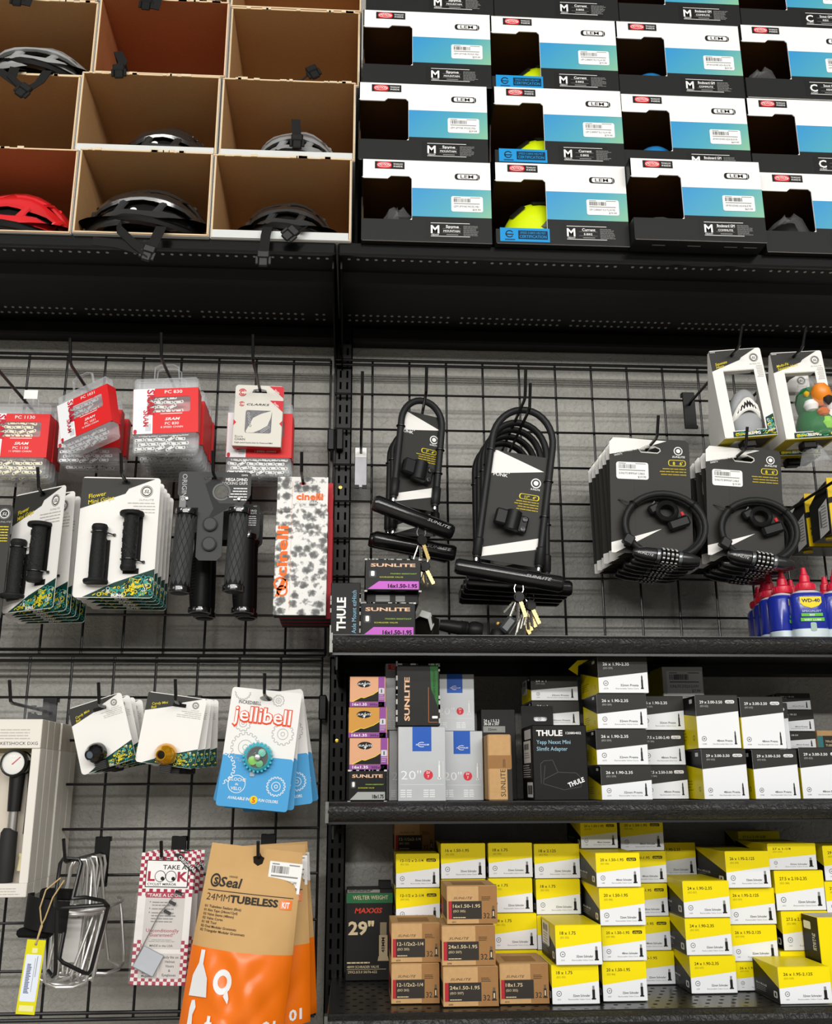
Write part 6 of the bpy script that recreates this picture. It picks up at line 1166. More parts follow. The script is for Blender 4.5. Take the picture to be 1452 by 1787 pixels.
# ---------------------------------------------------------------- checked mirror cards
MR = M('a8334a', .5)
def mirror_card(label, W, H):
    t = thing('mirror_card', label, 'mirror', group='checked mirror cards'); x0 = -W*.40; z1 = .010; z0 = z1-H
    MB().prism([(x0, z0), (x0+W, z0), (x0+W, z1), (x0, z1)], M('e9e6e3', .5), 0, .0006, holes=[rrect(-.012, -.003, .012, .003, .003)]).build('card', t)
    p = Print((x0, -.0002, z0), W=W, H=H); n = 15; m = 36
    def check(i, j): p.rect(i/n, j/m, (i+1)/n, (j+1)/m, MR, 1)
    for i in range(n):
        for j in range(m):
            edge = (j in (0, 1, 10, m-1, m-2, 24, 25)) or (i in (0, 1, n-1, n-2) and (j < 12 or j > 23))
            if edge and (i+j) % 2 == 0: check(i, j)
    p.rect(.11, .735, .90, .945, INK, 2); p.rect(.125, .741, .885, .939, M('efeeec', .5), 3)
    p.poly([(.58, 1), (.72, 1), (1, .885), (1, .835)], M('2e2d2d', .5), 4); p.text('ORIGINAL', .68, .965, .04, LWHITE, 5, .012, 'l', rot=-.66)
    p.text('TAKE A', .86, .875, .048, INK, 4, .012, 'r', width=.44); p.text('L', .15, .785, .10, MR, 4, .04, sx=1.2); p.text('K', .70, .785, .10, MR, 4, .04, sx=1.2)
    for ex in (.38, .58): p.disc(ex, .82, .045, INK, 4); p.disc(ex, .82, .040, LWHITE, 5); p.disc(ex+.045, .803, .015, INK, 6)
    p.text('CYCLIST MIRROR', .15, .75, .026, INK, 4, .012, width=.54)
    gp = M('cfcac6', .55); p.rect(.15, .27, .87, .70, gp, 2); p.rect(.15, .655, .87, .70, MR, 3); p.text('"TAKE A LOOK"', .51, .663, .034, LWHITE, 4, .015, 'c', width=.66)
    for i, zt_ in enumerate((.615, .565, .535)): p.disc(.24, zt_+.008, .006, PGREY, 3, 8); p.bars(.28, zt_, .46, 2 if i == 0 else 1 if i == 1 else 4, .022, .009, PGREY, 3)
    p.text('Unconditionally', .51, .395, .036, MR, 3, .008, 'c', width=.60); p.text('Guaranteed!"', .51, .362, .036, MR, 3, .008, 'c', width=.46); p.bars(.51, .335, .5, 2, .012, .004, PGREY, 3, 'c'); p.text('MADE in the USA', .51, .285, .024, PINK, 3, .004, 'c', width=.42)
    p.rect(.13, .05, .48, .235, gp, 2); p.rect(.51, .05, .88, .235, gp, 2); p.text('Bicycling', .30, .085, .025, PINK, 3, .006, 'c'); p.text('Magazine', .30, .06, .025, PINK, 3, .006, 'c')
    for i, s_ in enumerate(('Easily fits on', 'Helmet', 'Visors', '&', 'Eyeglasses')): p.text(s_, .695, .20-i*.033, .027, PINK, 3, .006, 'c')
    p.build('printed_graphics', t)
    q = MB(); st = M('7d7a74', .35, .8); q.tube([(x0+W*.70, -.006, z0+H*.70), (x0+W*.60, -.006, z0+H*.62), (x0+W*.44, -.006, z0+H*.54), (x0+W*.06, -.007, z0+H*.165), (x0+W*.34, -.007, z0+H*.09)], .0009, st, 6); q.build('wire_arm', t)
    for gx, gz in ((.76, .70), (.66, .62), (.58, .55)): q = MB(); q.box(-.006, .006, -.009, -.004, -.0022, .0022, M('1c1c1c', .5), .001, Matrix.Translation((x0+W*gx, 0, z0+H*gz)) @ Matrix.Rotation(.45, 4, 'Y')); q.build('pad', t)
    mr = Matrix.Translation((x0+W*.32, -.010, z0+H*.185)) @ Matrix.Rotation(.42, 4, 'Y') @ Matrix.Rotation(-.3, 4, 'X'); q = MB(); q.box(-.018, .018, 0, .0025, -.017, .017, M('8a8d92', .45, .35), .001, mr, mats=[M('b58f50', .4), M('b58f50', .4), None, None, M('b58f50', .4), M('b58f50', .4)]); q.build('mirror', t)
    q = MB(); vs = []
    for j in range(5):
        for i in range(4): vs.append((x0+W*(.0+.97*i/3), -.014-.004*math.sin(i*2+j*1.7), z0+H*(.02+.68*j/4)))
    q.add(vs, [(j*4+i, j*4+i+1, (j+1)*4+i+1, (j+1)*4+i) for j in range(4) for i in range(3)], M('f2f2f4', .1, alpha=.05)); q.build('clear_blister', t)
    return t
HM = (281, 1498); hook(hkl+'the checked mirror cards', HM, .17, .014, y0L, lean=.004); Ym = -.185; W, H = dims(290, 1600, Ym, 95, 230)
r = hang(dict(label='', W=W, H=H), mirror_card, HM, .17, (283, 1500), 3, .04, (0, .03, 0), y0=y0L, Yf=Ym, label=lambda i: f'red and white checked cyclist mirror card, {ORD[i]} of three', grp='checked mirror cards', jitter=.02)
for i, o in enumerate(r[1:]): o.location.x += .003
# ---------------------------------------------------------------- tubeless kit pouches
KP, KO = M('c9a26c', .6, grain=.06, scale=40, bump=.05), M('ee7410', .3, grain=.05, scale=20)
def pouch(label, W, H):
    t = thing('tubeless_kit_pouch', label, 'pouch', group='tubeless kit pouches'); z1 = .016; x0 = -W*.53; nx, nz = 30, 44; split = .43
    def P(i, j, side):
        u = i/nx; v = j/nz; w = W*(1+.09*min(1, (1-v)*1.6)); x = x0+W*.5+(u-.5)*w-.0*W; z = z1-H*(1-v)
        b = math.sin(PI*u)**.7*(.030*min(1, max(0, (0.86-v))*2.2))+.0015
        e = math.sin(PI*u)*min(1, max(0, .52-v)*4); b += e*(.007*abs(math.sin(u*4.2+v*7+math.sin(v*13)))+.005*abs(math.sin(u*9-v*12+1))+.003*math.sin(u*17+v*15))
        return (x, -b if side else b*.6+.002, z)
    for nm, sel in (('kraft_upper', lambda v: v >= split), ('orange_lower', lambda v: v < split)):
        q = MB()
        for side in (1, 0):
            vs = [P(i, j, side) for j in range(nz+1) for i in range(nx+1)]; fs = [(j*(nx+1)+i, j*(nx+1)+i+1, (j+1)*(nx+1)+i+1, (j+1)*(nx+1)+i) for j in range(nz) for i in range(nx) if sel((j+.5)/nz)]
            fs = [f if side else f[::-1] for f in fs]; q.add(vs, fs, KP if nm[0] == 'k' else KO)
        q.build(nm, t)
    def Q(u, v): 
        i, j = u*nx, v*nz; x, y, z = P(i, j, 1); return Vector((x, y-.0012, z))
    q = MB(); dk = M('2b2622', .55)
    def txt(s, u, v, size, m, bold=0, width=None, sh=0):
        vs, fs, tw = text_mesh(s, bold); k = size; kx = (width/tw) if width else k*H/W
        q.add([Q(u+(a+b*sh)*kx, v+b*k) for a, b in vs], fs, m)
    def rec(u0, v0, u1, v1, m, off=0, nseg=8):
        vs = [Q(u0+(u1-u0)*k/nseg, vv)+Vector((0, -off, 0)) for vv in (v0, v1) for k in range(nseg+1)]; q.add(vs, [(k, k+1, nseg+2+k, nseg+1+k) for k in range(nseg)], m)
    txt('Seal', .16, .765, .075, dk, .02, .22, .15); vs = []
    for k in range(25):
        a = 2*PI*k/24
        for rr in (1, .72): vs.append(Q(.115+.052*rr*math.cos(a), .795+.038*rr*math.sin(a)))
    q.add(vs, [(2*k, 2*k+1, 2*k+3, 2*k+2) for k in range(24)], dk); txt('S', .10, .775, .05, dk, .04); txt('ORANGE', .25, .818, .014, dk, .004, .09)
    rec(.055, .738, .95, .742, dk); txt('24MM', .055, .685, .055, dk, -.012, .24); txt('TUBELESS', .30, .685, .055, dk, .035, .50); rec(.82, .675, .94, .727, KO, .0002); vs, fs, tw = text_mesh('KIT', .03); q.add([Q(.84+a*.08/tw, .684+b*.045)+Vector((0, -.0006, 0)) for a, b in vs], fs, LWHITE)
    for i, s in enumerate(('01 Tubeless Sealant (8oz)', '01 Rim Tape (24mm/12yd)', '02 Valve Stems (48mm)', '02 Valve Cores', '01 VR Tool', '02 Oval Modular Grommets', '02 Triangular Modular Grommets')): txt(s, .055, .645-.0215*i, .019, dk, .008, len(s)*.0152)
    q.build('front_print', t)
    q = MB(); wt = M('e9e9ea', .45)
    def poly(pts, m=wt): q.add([Q(a, b)+Vector((0, -.002, 0)) for a, b in pts], [tuple(t_) for t_ in tessellate_polygon([[Vector((a, b, 0)) for a, b in pts]])], m)
    poly([(.06, .17), (.24, .18), (.22, .28), (.16, .35), (.155, .42), (.115, .42), (.115, .35), (.07, .28)]); vs = []
    for k in range(21):
        a = 2*PI*k/20
        for rr in (1, .5): vs.append(Q(.36+.09*rr*math.cos(a)+.012, .27+.065*rr*math.sin(a)))
    q.add(vs, [(2*k, 2*k+1, 2*k+3, 2*k+2) for k in range(20)], wt); poly([(.40, .20), (.45, .16), (.455, .19), (.43, .24)]); poly([(.09, .02), (.14, .02), (.13, .08), (.15, .12), (.13, .155), (.10, .15), (.09, .11)]); poly([(.26, .02), (.34, .02), (.33, .06), (.31, .06), (.31, .09), (.28, .09), (.28, .06), (.26, .05)]); txt('01', .80, .03, .08, wt, .03)
    q.build('white_icons', t)['kind'] = 'stuff'
    p = Print((x0+W*.66, -.0022, z1-H*.235), W=W*.36, H=H*.17); price_sticker(p, 0, 0, 1, 1, 'TUBELESS SEAL KIT ORNG 24MM', '$59.99', 1); p.build('price_sticker', t)
    MB().prism([(-.009, .002), (-.004, .004), (0, .010), (.004, .004), (.009, .002), (.007, -.007), (0, -.011), (-.007, -.007)], M('20180f', .8), -.0022, -.0016).build('hang_hole', t)
    return t
HP = (450, 1496); hook(hkl+'the orange tubeless kit pouches', HP, .20, .012, y0L, lean=.002); Yp = -.215; W, H = dims(455, 1640, Yp, 163, 320)
r = hang(dict(label='', W=W, H=H), pouch, HP, .20, (450, 1495), 3, .05, (0, .115, 0), y0=y0L, Yf=Yp, label=lambda i: f'kraft and orange tubeless kit pouch, {ORD[i]} of three', grp='tubeless kit pouches', jitter=.0)
for i, o in enumerate(r[1:]): o.rotation_euler.y = (-.03, -.06)[i]; o.location.x += .004
# ---------------------------------------------------------------- right bay: empty hook and U-locks
pe = at(633, 764, -.004)
p, t = hook('empty display hook with bare steel back plate beside the small U-locks', (632, 692), .30, .03, plate=False)
PL = M('77777a', .42, .9, grain=.2, scale=60)
MB().box(-.0125, .0125, -.008, -.0055, -.075, .010, PL, .001).box(-.0125, -.004, -.0055, .006, .004, .010, BLACKP).box(.004, .0125, -.0055, .006, .004, .010, BLACKP).box(-.0125, -.003, -.013, -.008, -.078, -.071, BLACKP).box(.003, .0125, -.013, -.008, -.078, -.071, BLACKP).build('back_plate', t)
MB().box(-.0115, .0115, -.0086, -.0082, -.012, .008, WHITE).build('price_flag', t)
LKB = M('101011', .22, coat=.3); TUBE = M('222324', .42)
def key(q, T, brass=False, s=1.):
    m = M('b9a36a', .35, .9) if brass else M('c2c0b8', .3, .9); q.lathe([(.009*s, -.002), (.010*s, 0), (.009*s, .002)], M('0c0c0c', .4), 12, T @ Matrix.Translation((0, 0, -.010)) @ Matrix.Rotation(PI/2, 4, 'X'))
    q.box(-.0030*s, .0030*s, -.0008, .0008, -.046*s, -.018, m, T=T)
    for i in range(5): q.box(.0015*s, .0036*s, -.001, .001, -.044*s+i*.005, -.041*s+i*.005, m, T=T)
def lock_card(t, W, H, x0, z1, bracket=True, sizes=('11"', '4"')):
    z0 = z1-H; gm = M('323230', .5); MB().prism(rrect(x0, z0, x0+W, z1, .005), gm, .004, .0048).build('card', t)
    p = Print((x0, .0039, z0), W=W, H=H); p.spine(gm); p.poly([(0, .995), (.08, 1), (.95, .865), (.25, .80), (0, .78)], CARDW, 1); p.text('SWEAT', .05, .80, .04, LWHITE, 2, .02, sx=1.2); p.text('PUNK', .06, .765, .04, LWHITE, 2, .02, sx=1.2); p.disc(.83, .75, .045, LWHITE, 2); p.disc(.83, .75, .035, gm, 3); p.disc(.83, .75, .022, LWHITE, 4); p.text('SUNLITE', .83, .685, .022, LWHITE, 2, .02, 'c')
    p.rr(.56, .59, .92, .64, .02, YLW, 2); p.rr(.58, .595, .90, .635, .015, gm, 3); p.text(sizes[0], .70, .60, .035, YLW, 4, .02, 'c'); p.text(sizes[1], .83, .60, .035, YLW, 4, .02, 'c'); p.bars(.92, .565, .55, 4, .024, .009, M('b59f1e', .5), 2, 'r', .4); p.poly([(0, .02), (1, .16), (1, .26), (0, .10)], CARDW, 1); p.build('printed_graphics', t)
    if bracket:
        bx, bz = x0+W*.42, z0+H*.36; q = MB(); rb = M('17181a', .4)
        R = Matrix.Translation((bx, -.012, bz)) @ Matrix.Rotation(.12, 4, 'Y'); n = 16; vs = []
        q.lathe([(.012, -.018), (.0135, -.017), (.0135, .017), (.012, .018), (.010, .017), (.010, -.017)], rb, 22, R @ Matrix.Translation((.006, 0, 0)))
        q.box(-.026, -.004, -.010, .008, -.013, .015, rb, .003, R); q.box(.014, .034, .004, .010, -.016, .016, rb, .003, R); b = q.build('frame_bracket', t)
        for dz in (-.009, .009): MB().lathe([(.0042, 0), (.0042, .003), (.002, .0032), (.0018, .0015)], M('2a2a2c', .25, .6), 12, R @ Matrix.Translation((.027, .004, dz)) @ Matrix.Rotation(PI/2, 4, 'X')).build('screw', b)
def u_lock(label, W, Hs, r, barL, barR, cardw, cardh, nkeys=3, sizes=('11"', '4"'), with_card=True, ctop=0., tilt=0.):
    """local origin where the shackle arch rests on the hook (inside of the arch top)"""
    t = thing('u_lock', label, 'lock'); a = W/2-r; zt = r; pts = []
    zc = -a*1.15                                           # arch centre
    bot = -(Hs)+2*r
    pts += [(-a, 0, bot), (-a, 0, bot*.6), (-a, 0, zc)]
    for i in range(1, 16): an = PI-PI*i/16; pts.append((a*math.cos(an), 0, zc+a*1.15*math.sin(an)+r*0))
    pts += [(a, 0, zc), (a, 0, bot*.6), (a, 0, bot)]
    MB().tube(pts, r, TUBE, 16).build('shackle', t)
    for sx in (-1, 1):
        q = MB(); q.lathe([(r*1.12, 0), (r*1.32, .002), (r*1.32, .030), (r*1.1, .032)], M('1b1c1d', .45), 18, Matrix.Translation((sx*a, 0, bot+.004))); q.build('sleeve', t)
        q = MB(); q.lathe([(r*.62, 0), (r*.62, .012)], CHROME, 14, Matrix.Translation((sx*a, 0, bot-.006))); q.build('steel_foot', t)
    # crossbar
    B = Matrix.Translation((-a, 0, bot-.006)) @ Matrix.Rotation(tilt, 4, 'Y') @ Matrix.Translation((a*1.1, 0, -barR)) @ Matrix.Rotation(PI/2, 4, 'Y')
    q = MB(); q.lathe([(.001, -barL/2), (barR*.8, -barL/2+.001), (barR, -barL/2+.006), (barR, barL/2-.006), (barR*.8, barL/2-.001), (.001, barL/2)], LKB, 26, B); b = q.build('crossbar', t)
    B3 = B.to_3x3(); p = Print(B @ Vector((.003, -barR-.0002, barL*.14)), B3 @ Vector((0, 0, 1)), B3 @ Vector((-1, 0, 0)), W=.04, H=.012); p.text('SUNLITE', 0, .2, .6, M('b5b5b5', .4), 1, .0, 'l', .3, sx=1.6); p.build('logo_print', b)
    kx = a*.45; kz = bot-.006-2*barR-math.tan(tilt)*(kx+a)
    q = MB(); q.tube([(kx+.008*math.cos(an), 0, kz+.0-.006+.010*math.sin(an)) for an in [2*PI*i/14 for i in range(14)]], .0009, CHROME, 6, True); ko = q.build('key_ring', t)
    for i in range(nkeys): q = MB(); key(q, Matrix.Translation((kx+.003*(i-1), -.004+.004*i, kz-.012)) @ Matrix.Rotation(.35*(i-1)-.1, 4, 'Y') @ Matrix.Rotation(.6*i, 4, 'Z'), i == 0); q.build('key', ko)
    if with_card: lock_card(t, cardw, cardh, -cardw*.5, -ctop, True, sizes)
    for sx, zf in ((-1, .30), (1, .45), (1, .68)):
        q = MB(); q.tube([(sx*a+(r+.0012)*math.cos(an), (r+.0012)*math.sin(an), bot*zf) for an in [2*PI*i/14 for i in range(14)]], .0013, M('0a0a0a', .3), 6, True); q.build('cable_tie', t)
    return t
# small U-locks
HU = (744, 684); hook(hkl+'the small U-locks', HU, .30, .032)
Yu = -.215; pH = at(HU[0], HU[1], -.30); kx, kz = kpx(740, 780, Yu); r_ = 6.0*kx
L1 = u_lock('small black U-lock with card and keys, front of its hook and skewed', 88*kx, 190*kz, r_, 150*kx, 13.5*kz, 80*kx, 165*kz, 3, ('7"', '4"'), ctop=22*kz, tilt=.18)
L1.location = (at(740, 700, Yu).x, Yu, at(740, 700, Yu).z); L1.rotation_euler = (0, .10, .3)
for i in range(2):
    Yi = Yu+.075+.05*i; q0 = at(722-5*i, 752+8*i, Yi); dup(L1, (q0.x, Yi, q0.z), (0, .02*i, .0), f'small black U-lock hanging level, {["second", "last"][i]} on the hook behind the skewed one', 'small U-locks')
L1['group'] = 'small U-locks'
# large U-locks on two prongs
HV = (917, 694); hook(hkl+'the large U-locks, longer of two crossing prongs', HV, .30, .035); hook(hkl+'the large U-locks, shorter of two crossing prongs', (925, 712), .285, .03, plate=False)
Yv = -.235; kx, kz = kpx(915, 840, Yv)
G1 = u_lock('large black U-lock with grey card, front of the large U-lock row', 119*kx, 280*kz, 6.2*kx, 186*kx, 13.5*kz, 98*kx, 190*kz, 4, ctop=78*kz, tilt=.02)
G1.location = (at(919, 716, Yv).x, Yv, at(919, 716, Yv).z); G1.rotation_euler = (0, .15, .0); G1['group'] = 'large U-locks'
for i in range(4):
    Yi = Yv+.055+.035*i; q0 = at(903-9*i, 738+12*i, Yi); dup(G1, (q0.x, Yi, q0.z), (0, (.04, .03, .02, .0)[i], .0), f'large black U-lock, {ORD[i+1]} in the row behind the grey-carded one', 'large U-locks')
# ---------------------------------------------------------------- cable locks on cards
CAB = M('232423', .45)
def cable_lock(label, W, H):
    t = thing('cable_lock', label, 'lock', group='combination cable locks on cards'); x0 = -W*.50; z1 = .020; z0 = z1-H; gm = M('32312e', .5)
    hole = [(-.019, -.001), (-.006, .006), (.004, .007), (.018, .001), (.019, -.003), (.014, -.007), (-.015, -.006)]
    MB().prism(rrect(x0, z0, x0+W, z1, .010), gm, 0, .001, holes=[hole]).build('card', t)
    MB().tube([(a*1.05, -.0004, b*1.05) for a, b in hole], .0013, M('d9d6cf', .4), 6, True).build('slot_rim', t)
    p = Print((x0, -.0002, z0), W=W, H=H); p.spine(gm, .3); p.poly([(.0, .85), (.0, .96), (.05, 1), (.2, 1), (.72, .985), (.42, .915)], CARDW, 1); p.text('RETRACTABLE ATTRACTION', .05, .855, .022, LWHITE, 3, .01, rot=.2, sx=1.2); p.text('SAFETY', .06, .835, .022, LWHITE, 3, .01, rot=.2)
    price_sticker(p, .08, .635, .48, .785, 'SUNLITE 8MMX6F CABLE', '$19.99', 2); p.disc(.86, .90, .038, LWHITE, 2); p.disc(.86, .90, .030, gm, 3); p.disc(.86, .90, .018, LWHITE, 4); p.text('SUNLITE', .86, .84, .022, LWHITE, 2, .02, 'c', .2, sx=1.3)
    p.rr(.73, .765, .95, .82, .02, YLW, 2); p.rr(.74, .77, .94, .815, .015, gm, 3); p.text('8', .80, .775, .04, YLW, 4, .02, 'c'); p.text("6'", .89, .775, .04, YLW, 4, .02, 'c'); p.bars(.95, .735, .36, 3, .025, .008, M('b59f1e', .5), 2, 'r', .2)
    p.poly([(0, .0), (.05, .0), (.62, .215), (.3, .145), (0, .085)], CARDW, 1); p.build('printed_graphics', t)
    # coil of cable
    cxx, czz, R1, R2 = x0+W*.62, z0+H*.225, W*.50, H*.28
    q = MB(); pts = []
    for i in range(64): an = -2.0+4*PI*i/63*1.0; k = 1-.10*(i/63); pts.append((cxx+R1*k*math.cos(an), -.022+.014*(i/63), czz+R2*k*math.sin(an)))
    q.tube(pts, .0056, CAB, 12); q.build('cable', t)
    # combination barrel
    T = Matrix.Translation((cxx+.0, -.028, czz-R2*.98)) @ Matrix.Rotation(.10, 4, 'Y') @ Matrix.Rotation(PI/2, 4, 'Y')
    q = MB(); q.lathe([(.006, -.060), (.0085, -.056), (.0120, -.040), (.0125, -.022)], M('1b1c1e', .28, coat=.4), 20, T); bo = q.build('combination_barrel', t)
    MB().lathe([(.0125, .022), (.012, .036), (.0085, .052), (.006, .056)], M('1b1c1e', .28, coat=.4), 20, T).build('barrel_end', bo)
    for zz in (-.0205, .0175): MB().lathe([(.0122, zz), (.0128, zz+.001), (.0128, zz+.006), (.0122, zz+.007)], M('8e9294', .25, .9), 20, T).build('steel_band', bo)
    for i in range(4):
        q = MB(); zz = -.0125+i*.0075; q.lathe([(.0120, zz), (.0136, zz+.0008), (.0136, zz+.0058), (.0120, zz+.0066)], M('111112', .3), 20, T)
        for k in range(20):
            if k % 2 == 0: an = 2*PI*k/20+PI/20; q.box(.0132, .0142, -.0014, .0014, zz+.0014, zz+.0054, M('d7d7d4', .4), .0004, T @ Matrix.Rotation(an, 4, 'Z'))
        q.build('number_wheel', bo)['kind'] = 'stuff'
    p = Print((cxx-.056, -.0418, czz-R2*.98+.0), W=.03, H=.008); p.text('SUNLITE', 0, .2, .7, M('c9c9c9', .4), 1, 0, 'l', .3, rot=-.2, sx=1.3); p.build('logo_print', bo)
    # handlebar bracket
    bx, bz = x0+W*.66, z0+H*.35; rb = M('161718', .4); q = MB()
    q.tube([(bx+.017*math.cos(an), -.012, bz+.015*math.sin(an)) for an in [2*PI*i/20 for i in range(20)]], .0055, rb, 8, True, flat=1.6, upv=Vector((0, 1, 0))); q.box(-.034, -.014, -.018, -.004, -.006, .010, rb, .003, Matrix.Translation((bx, 0, bz+.014)) @ Matrix.Rotation(-.5, 4, 'Y')); q.box(-.014, .026, -.018, -.004, -.034, -.014, rb, .004, Matrix.Translation((bx+.008, 0, bz)) @ Matrix.Rotation(-.35, 4, 'Y')); b = q.build('handlebar_bracket', t)
    MB().lathe([(.0016, 0), (.0016, .016)], CHROME, 8, Matrix.Translation((bx-.030, -.013, bz+.004)) @ Matrix.Rotation(.6, 4, 'Y')).build('bolt', b)
    MB().box(-.002, .004, -.02, -.016, -.003, .005, M('b0262c', .4), .001, Matrix.Translation((bx+.026, 0, bz-.006)) @ Matrix.Rotation(-.5, 4, 'Y')).build('release_button', b)
    for an in (2.45, .75):
        q = MB(); c0 = Vector((cxx+R1*.95*math.cos(an), -.016, czz+R2*.95*math.sin(an))); q.tube([c0+Vector((.008*math.cos(b_)*math.cos(an), .012*math.sin(b_), .008*math.cos(b_)*math.sin(an))) for b_ in [2*PI*i/12 for i in range(12)]], .0012, M('0a0a0a', .3), 6, True); q.tube([c0, c0+Vector((math.cos(an)*.03, .014, math.sin(an)*.02))], .0012, M('0a0a0a', .3), 6); q.build('cable_tie', t)
    MB().box(-.009, .009, -.030, -.014, -.009, .009, M('1c1d1d', .4), .002, Matrix.Translation((cxx-R1*.90, 0, czz-R2*.50)) @ Matrix.Rotation(.5, 4, 'Y')).build('cable_clip', t)
    return t
HC = {'a': (1148, 762), 'b': (1303, 782)}
hook(hkl+'the left-hand cable locks', HC['a'], .26, .024); Y = -.215; W, H = dims(1130, 860, Y, 140, 200)
pC = at(1133, 784, Y); Zc1 = pC.z
r = hang(dict(label='', W=W, H=H), cable_lock, HC['a'], .26, (1133, 784), 7, .028, (0, .035, -.02), Yf=Y, label=lambda i: f'combination cable lock on grey card, {ORD[i]} of the left-hand row', grp='combination cable locks on cards', jitter=.025)
for i, o in enumerate(r): o.location.x = pC.x; o.location.z = pC.z
hook(hkl+'the right-hand cable locks', HC['b'], .26, .024); pC = at(1297, 800, Y); W, H = dims(1290, 870, Y, 131, 190)
r = hang(dict(label='', W=W, H=H), cable_lock, HC['b'], .26, (1297, 800), 6, .03, (0, .06, -.02), Yf=Y, label=lambda i: f'combination cable lock on grey card, {ORD[i]} of the right-hand row', grp='combination cable locks on cards', jitter=.025)
for i, o in enumerate(r): o.location.x = pC.x; o.location.z = pC.z
# ---------------------------------------------------------------- squeeze horn boxes
def horn_box(label, W, H, D, title, cat='horn'):
    """open frame box: origin at the hang slot near the top"""
    t = thing('squeeze_horn_box', label, cat); x0 = -W*.50; z1 = .012; z0 = z1-H; zw = z1-H*.24; wx0, wx1 = x0+W*.21, x0+W*.80; wz0 = z0+H*.075
    MB().prism(rrect(x0, z0, x0+W, z1, .004), CARDW, 0, .001, holes=[[(wx0, wz0+.0), (wx1, wz0), (wx1, zw), (wx0, zw)], rrect(-.011, -.002, .011, .003, .002)]).build('front_card', t)
    MB().prism([(0, z0), (D, z0), (D, z0+H*.16), (.006, z1-H*.02), (0, z1-H*.02)], CARDW, 0, .001, T=Matrix(((0, 1, 0, x0), (1, 0, 0, .001), (0, 0, 1, 0), (0, 0, 0, 1)))).build('side_panel', t)
    MB().prism([(0, z0), (D, z0), (D, z0+H*.16), (.006, z1-H*.02), (0, z1-H*.02)], CARDW, 0, .001, T=Matrix(((0, 1, 0, x0+W-.001), (1, 0, 0, .001), (0, 0, 1, 0), (0, 0, 0, 1)))).build('side_panel', t)
    MB().box(x0, x0+W, .001, D, z0-.001, z0, M('b5a51c', .5)).build('bottom_panel', t); MB().box(wx0, wx1, .001, .018, zw-.001, zw, CARDW).build('window_flap', t)
    p = Print((x0, -.0002, z0), W=W, H=H); p.spine(CARDW, .1); p.poly([(.01, .99), (.90, .995), (.60, .90), (.56, .872), (0, .76), (0, .98)], DGREY, 1); p.rect(.02, .975, .12, .98, LWHITE, 2); p.text(title[0], .08, .82, .042, YLW, 2, .01, 'l', .3, rot=.2); p.text(title[1], .09, .785, .042, YLW, 2, .01, 'l', .3, rot=.2); sl_logo(p, .84, .89, .05); p.bars(.97, .79, .13, 8, .018, .006, M('b5b3ae', .6), 2, 'r', .2)
    doodle(p, [(.16, .005), (.99, .005), (.99, .24), (.83, .20), (.82, .07), (.17, .065)], 8, 1); p.text('BLING', .42, .02, .045, LWHITE, 6, .03, sx=1.2); p.text('Moves', .22, .02, .04, YLW, 6, .03); p.text('go', .84, .07, .06, TEAL, 6, .03)
    p.frame((x0, .004, z0-.001), (1, 0, 0), (0, 1, 0), (0, 0, -1), W, D); p.rect(.62, .1, .95, .9, M('4a4438', .6), 1); p.rr(.25, .2, .58, .8, .05, WHITE, 1); p.build('printed_graphics', t)
    # clamp sticking out below
    MB().box(-.014, .014, .012, .034, z0-.016, z0-.001, BLACKP, .003).build('bar_clamp', t)
    return t, x0, z0
def lumpy(name, prof, m, T, n=26, parent=None, squash=1., fn=None):
    vs = []; fs = []
    for r_, z in prof:
        for k in range(n):
            a = 2*PI*k/n; v = Vector((r_*math.cos(a), r_*squash*math.sin(a), z)); vs.append(T @ (fn(v, a) if fn else v))
    for i in range(len(prof)-1):
        for k in range(n): fs.append((i*n+k, i*n+(k+1) % n, (i+1)*n+(k+1) % n, (i+1)*n+k))
    fs += [tuple(range(n))[::-1], tuple((len(prof)-1)*n+k for k in range(n))]
    q = MB(); q.add(vs, fs, m); return q.build(name, parent)
Ys = -.245; HS = {'a': (1292, 603), 'b': (1403, 605)}
hook(hkl+'the shark horn box', HS['a'], .29, .02, lean=.012); hook(hkl+'the bird horn boxes', HS['b'], .29, .02, lean=.012)
W, H = dims(1290, 690, Ys, 92, 152)
t, x0, z0 = horn_box('white windowed box holding a grey shark squeeze horn', W, H, .07, ('Squeeze', 'Horn')); q0 = at(1283, 620, Ys); t.location = (q0.x, Ys, q0.z); t.rotation_euler = (0, -.10, .0); t['group'] = 'squeeze horn boxes'
SG = M('a0a2a4', .45); hw = W*.30; hx = x0+W*.52
sh = thing('shark_horn', 'grey rubber shark head squeeze horn with open toothed mouth', 'horn', t.location); sh.rotation_euler = t.rotation_euler
hh = H*.57
def shark_fn(v, a):
    z = v.z/hh; f = max(0, -math.sin(a))                   # front
    lean = .010*z*z; mouth = math.exp(-((z-.60)/.13)**2)*f**2*.55
    return Vector((v.x*(1-.0*z)+lean, v.y*(1-mouth)-.004, v.z))
prof = [(hw*.90, 0), (hw*1.04, hh*.12), (hw*1.08, hh*.25), (hw*1.0, hh*.38), (hw*.93, hh*.48), (hw*.9, hh*.55), (hw*.88, hh*.62), (hw*.84, hh*.70), (hw*.74, hh*.80), (hw*.56, hh*.90), (hw*.30, hh*.97), (hw*.05, hh)]
body = lumpy('head', prof, SG, Matrix.Translation((hx, .030, z0+.003)), 40, sh, .92, shark_fn)
def on_front(u, zf, out=.0):                               # a point in front of the face at -1..1 across
    zf_ = zf*hh; r_ = hw*(.95 if zf < .6 else .86); return Vector((hx+u*r_*.9+.010*zf*zf, .030-.004-r_*.92*math.sqrt(max(0, 1-(u*.9)**2))-out, z0+.003+zf_))
gum = M('a9a8a6', .5); tooth = M('f2f0ea', .35); dkm = M('2b2626', .7)
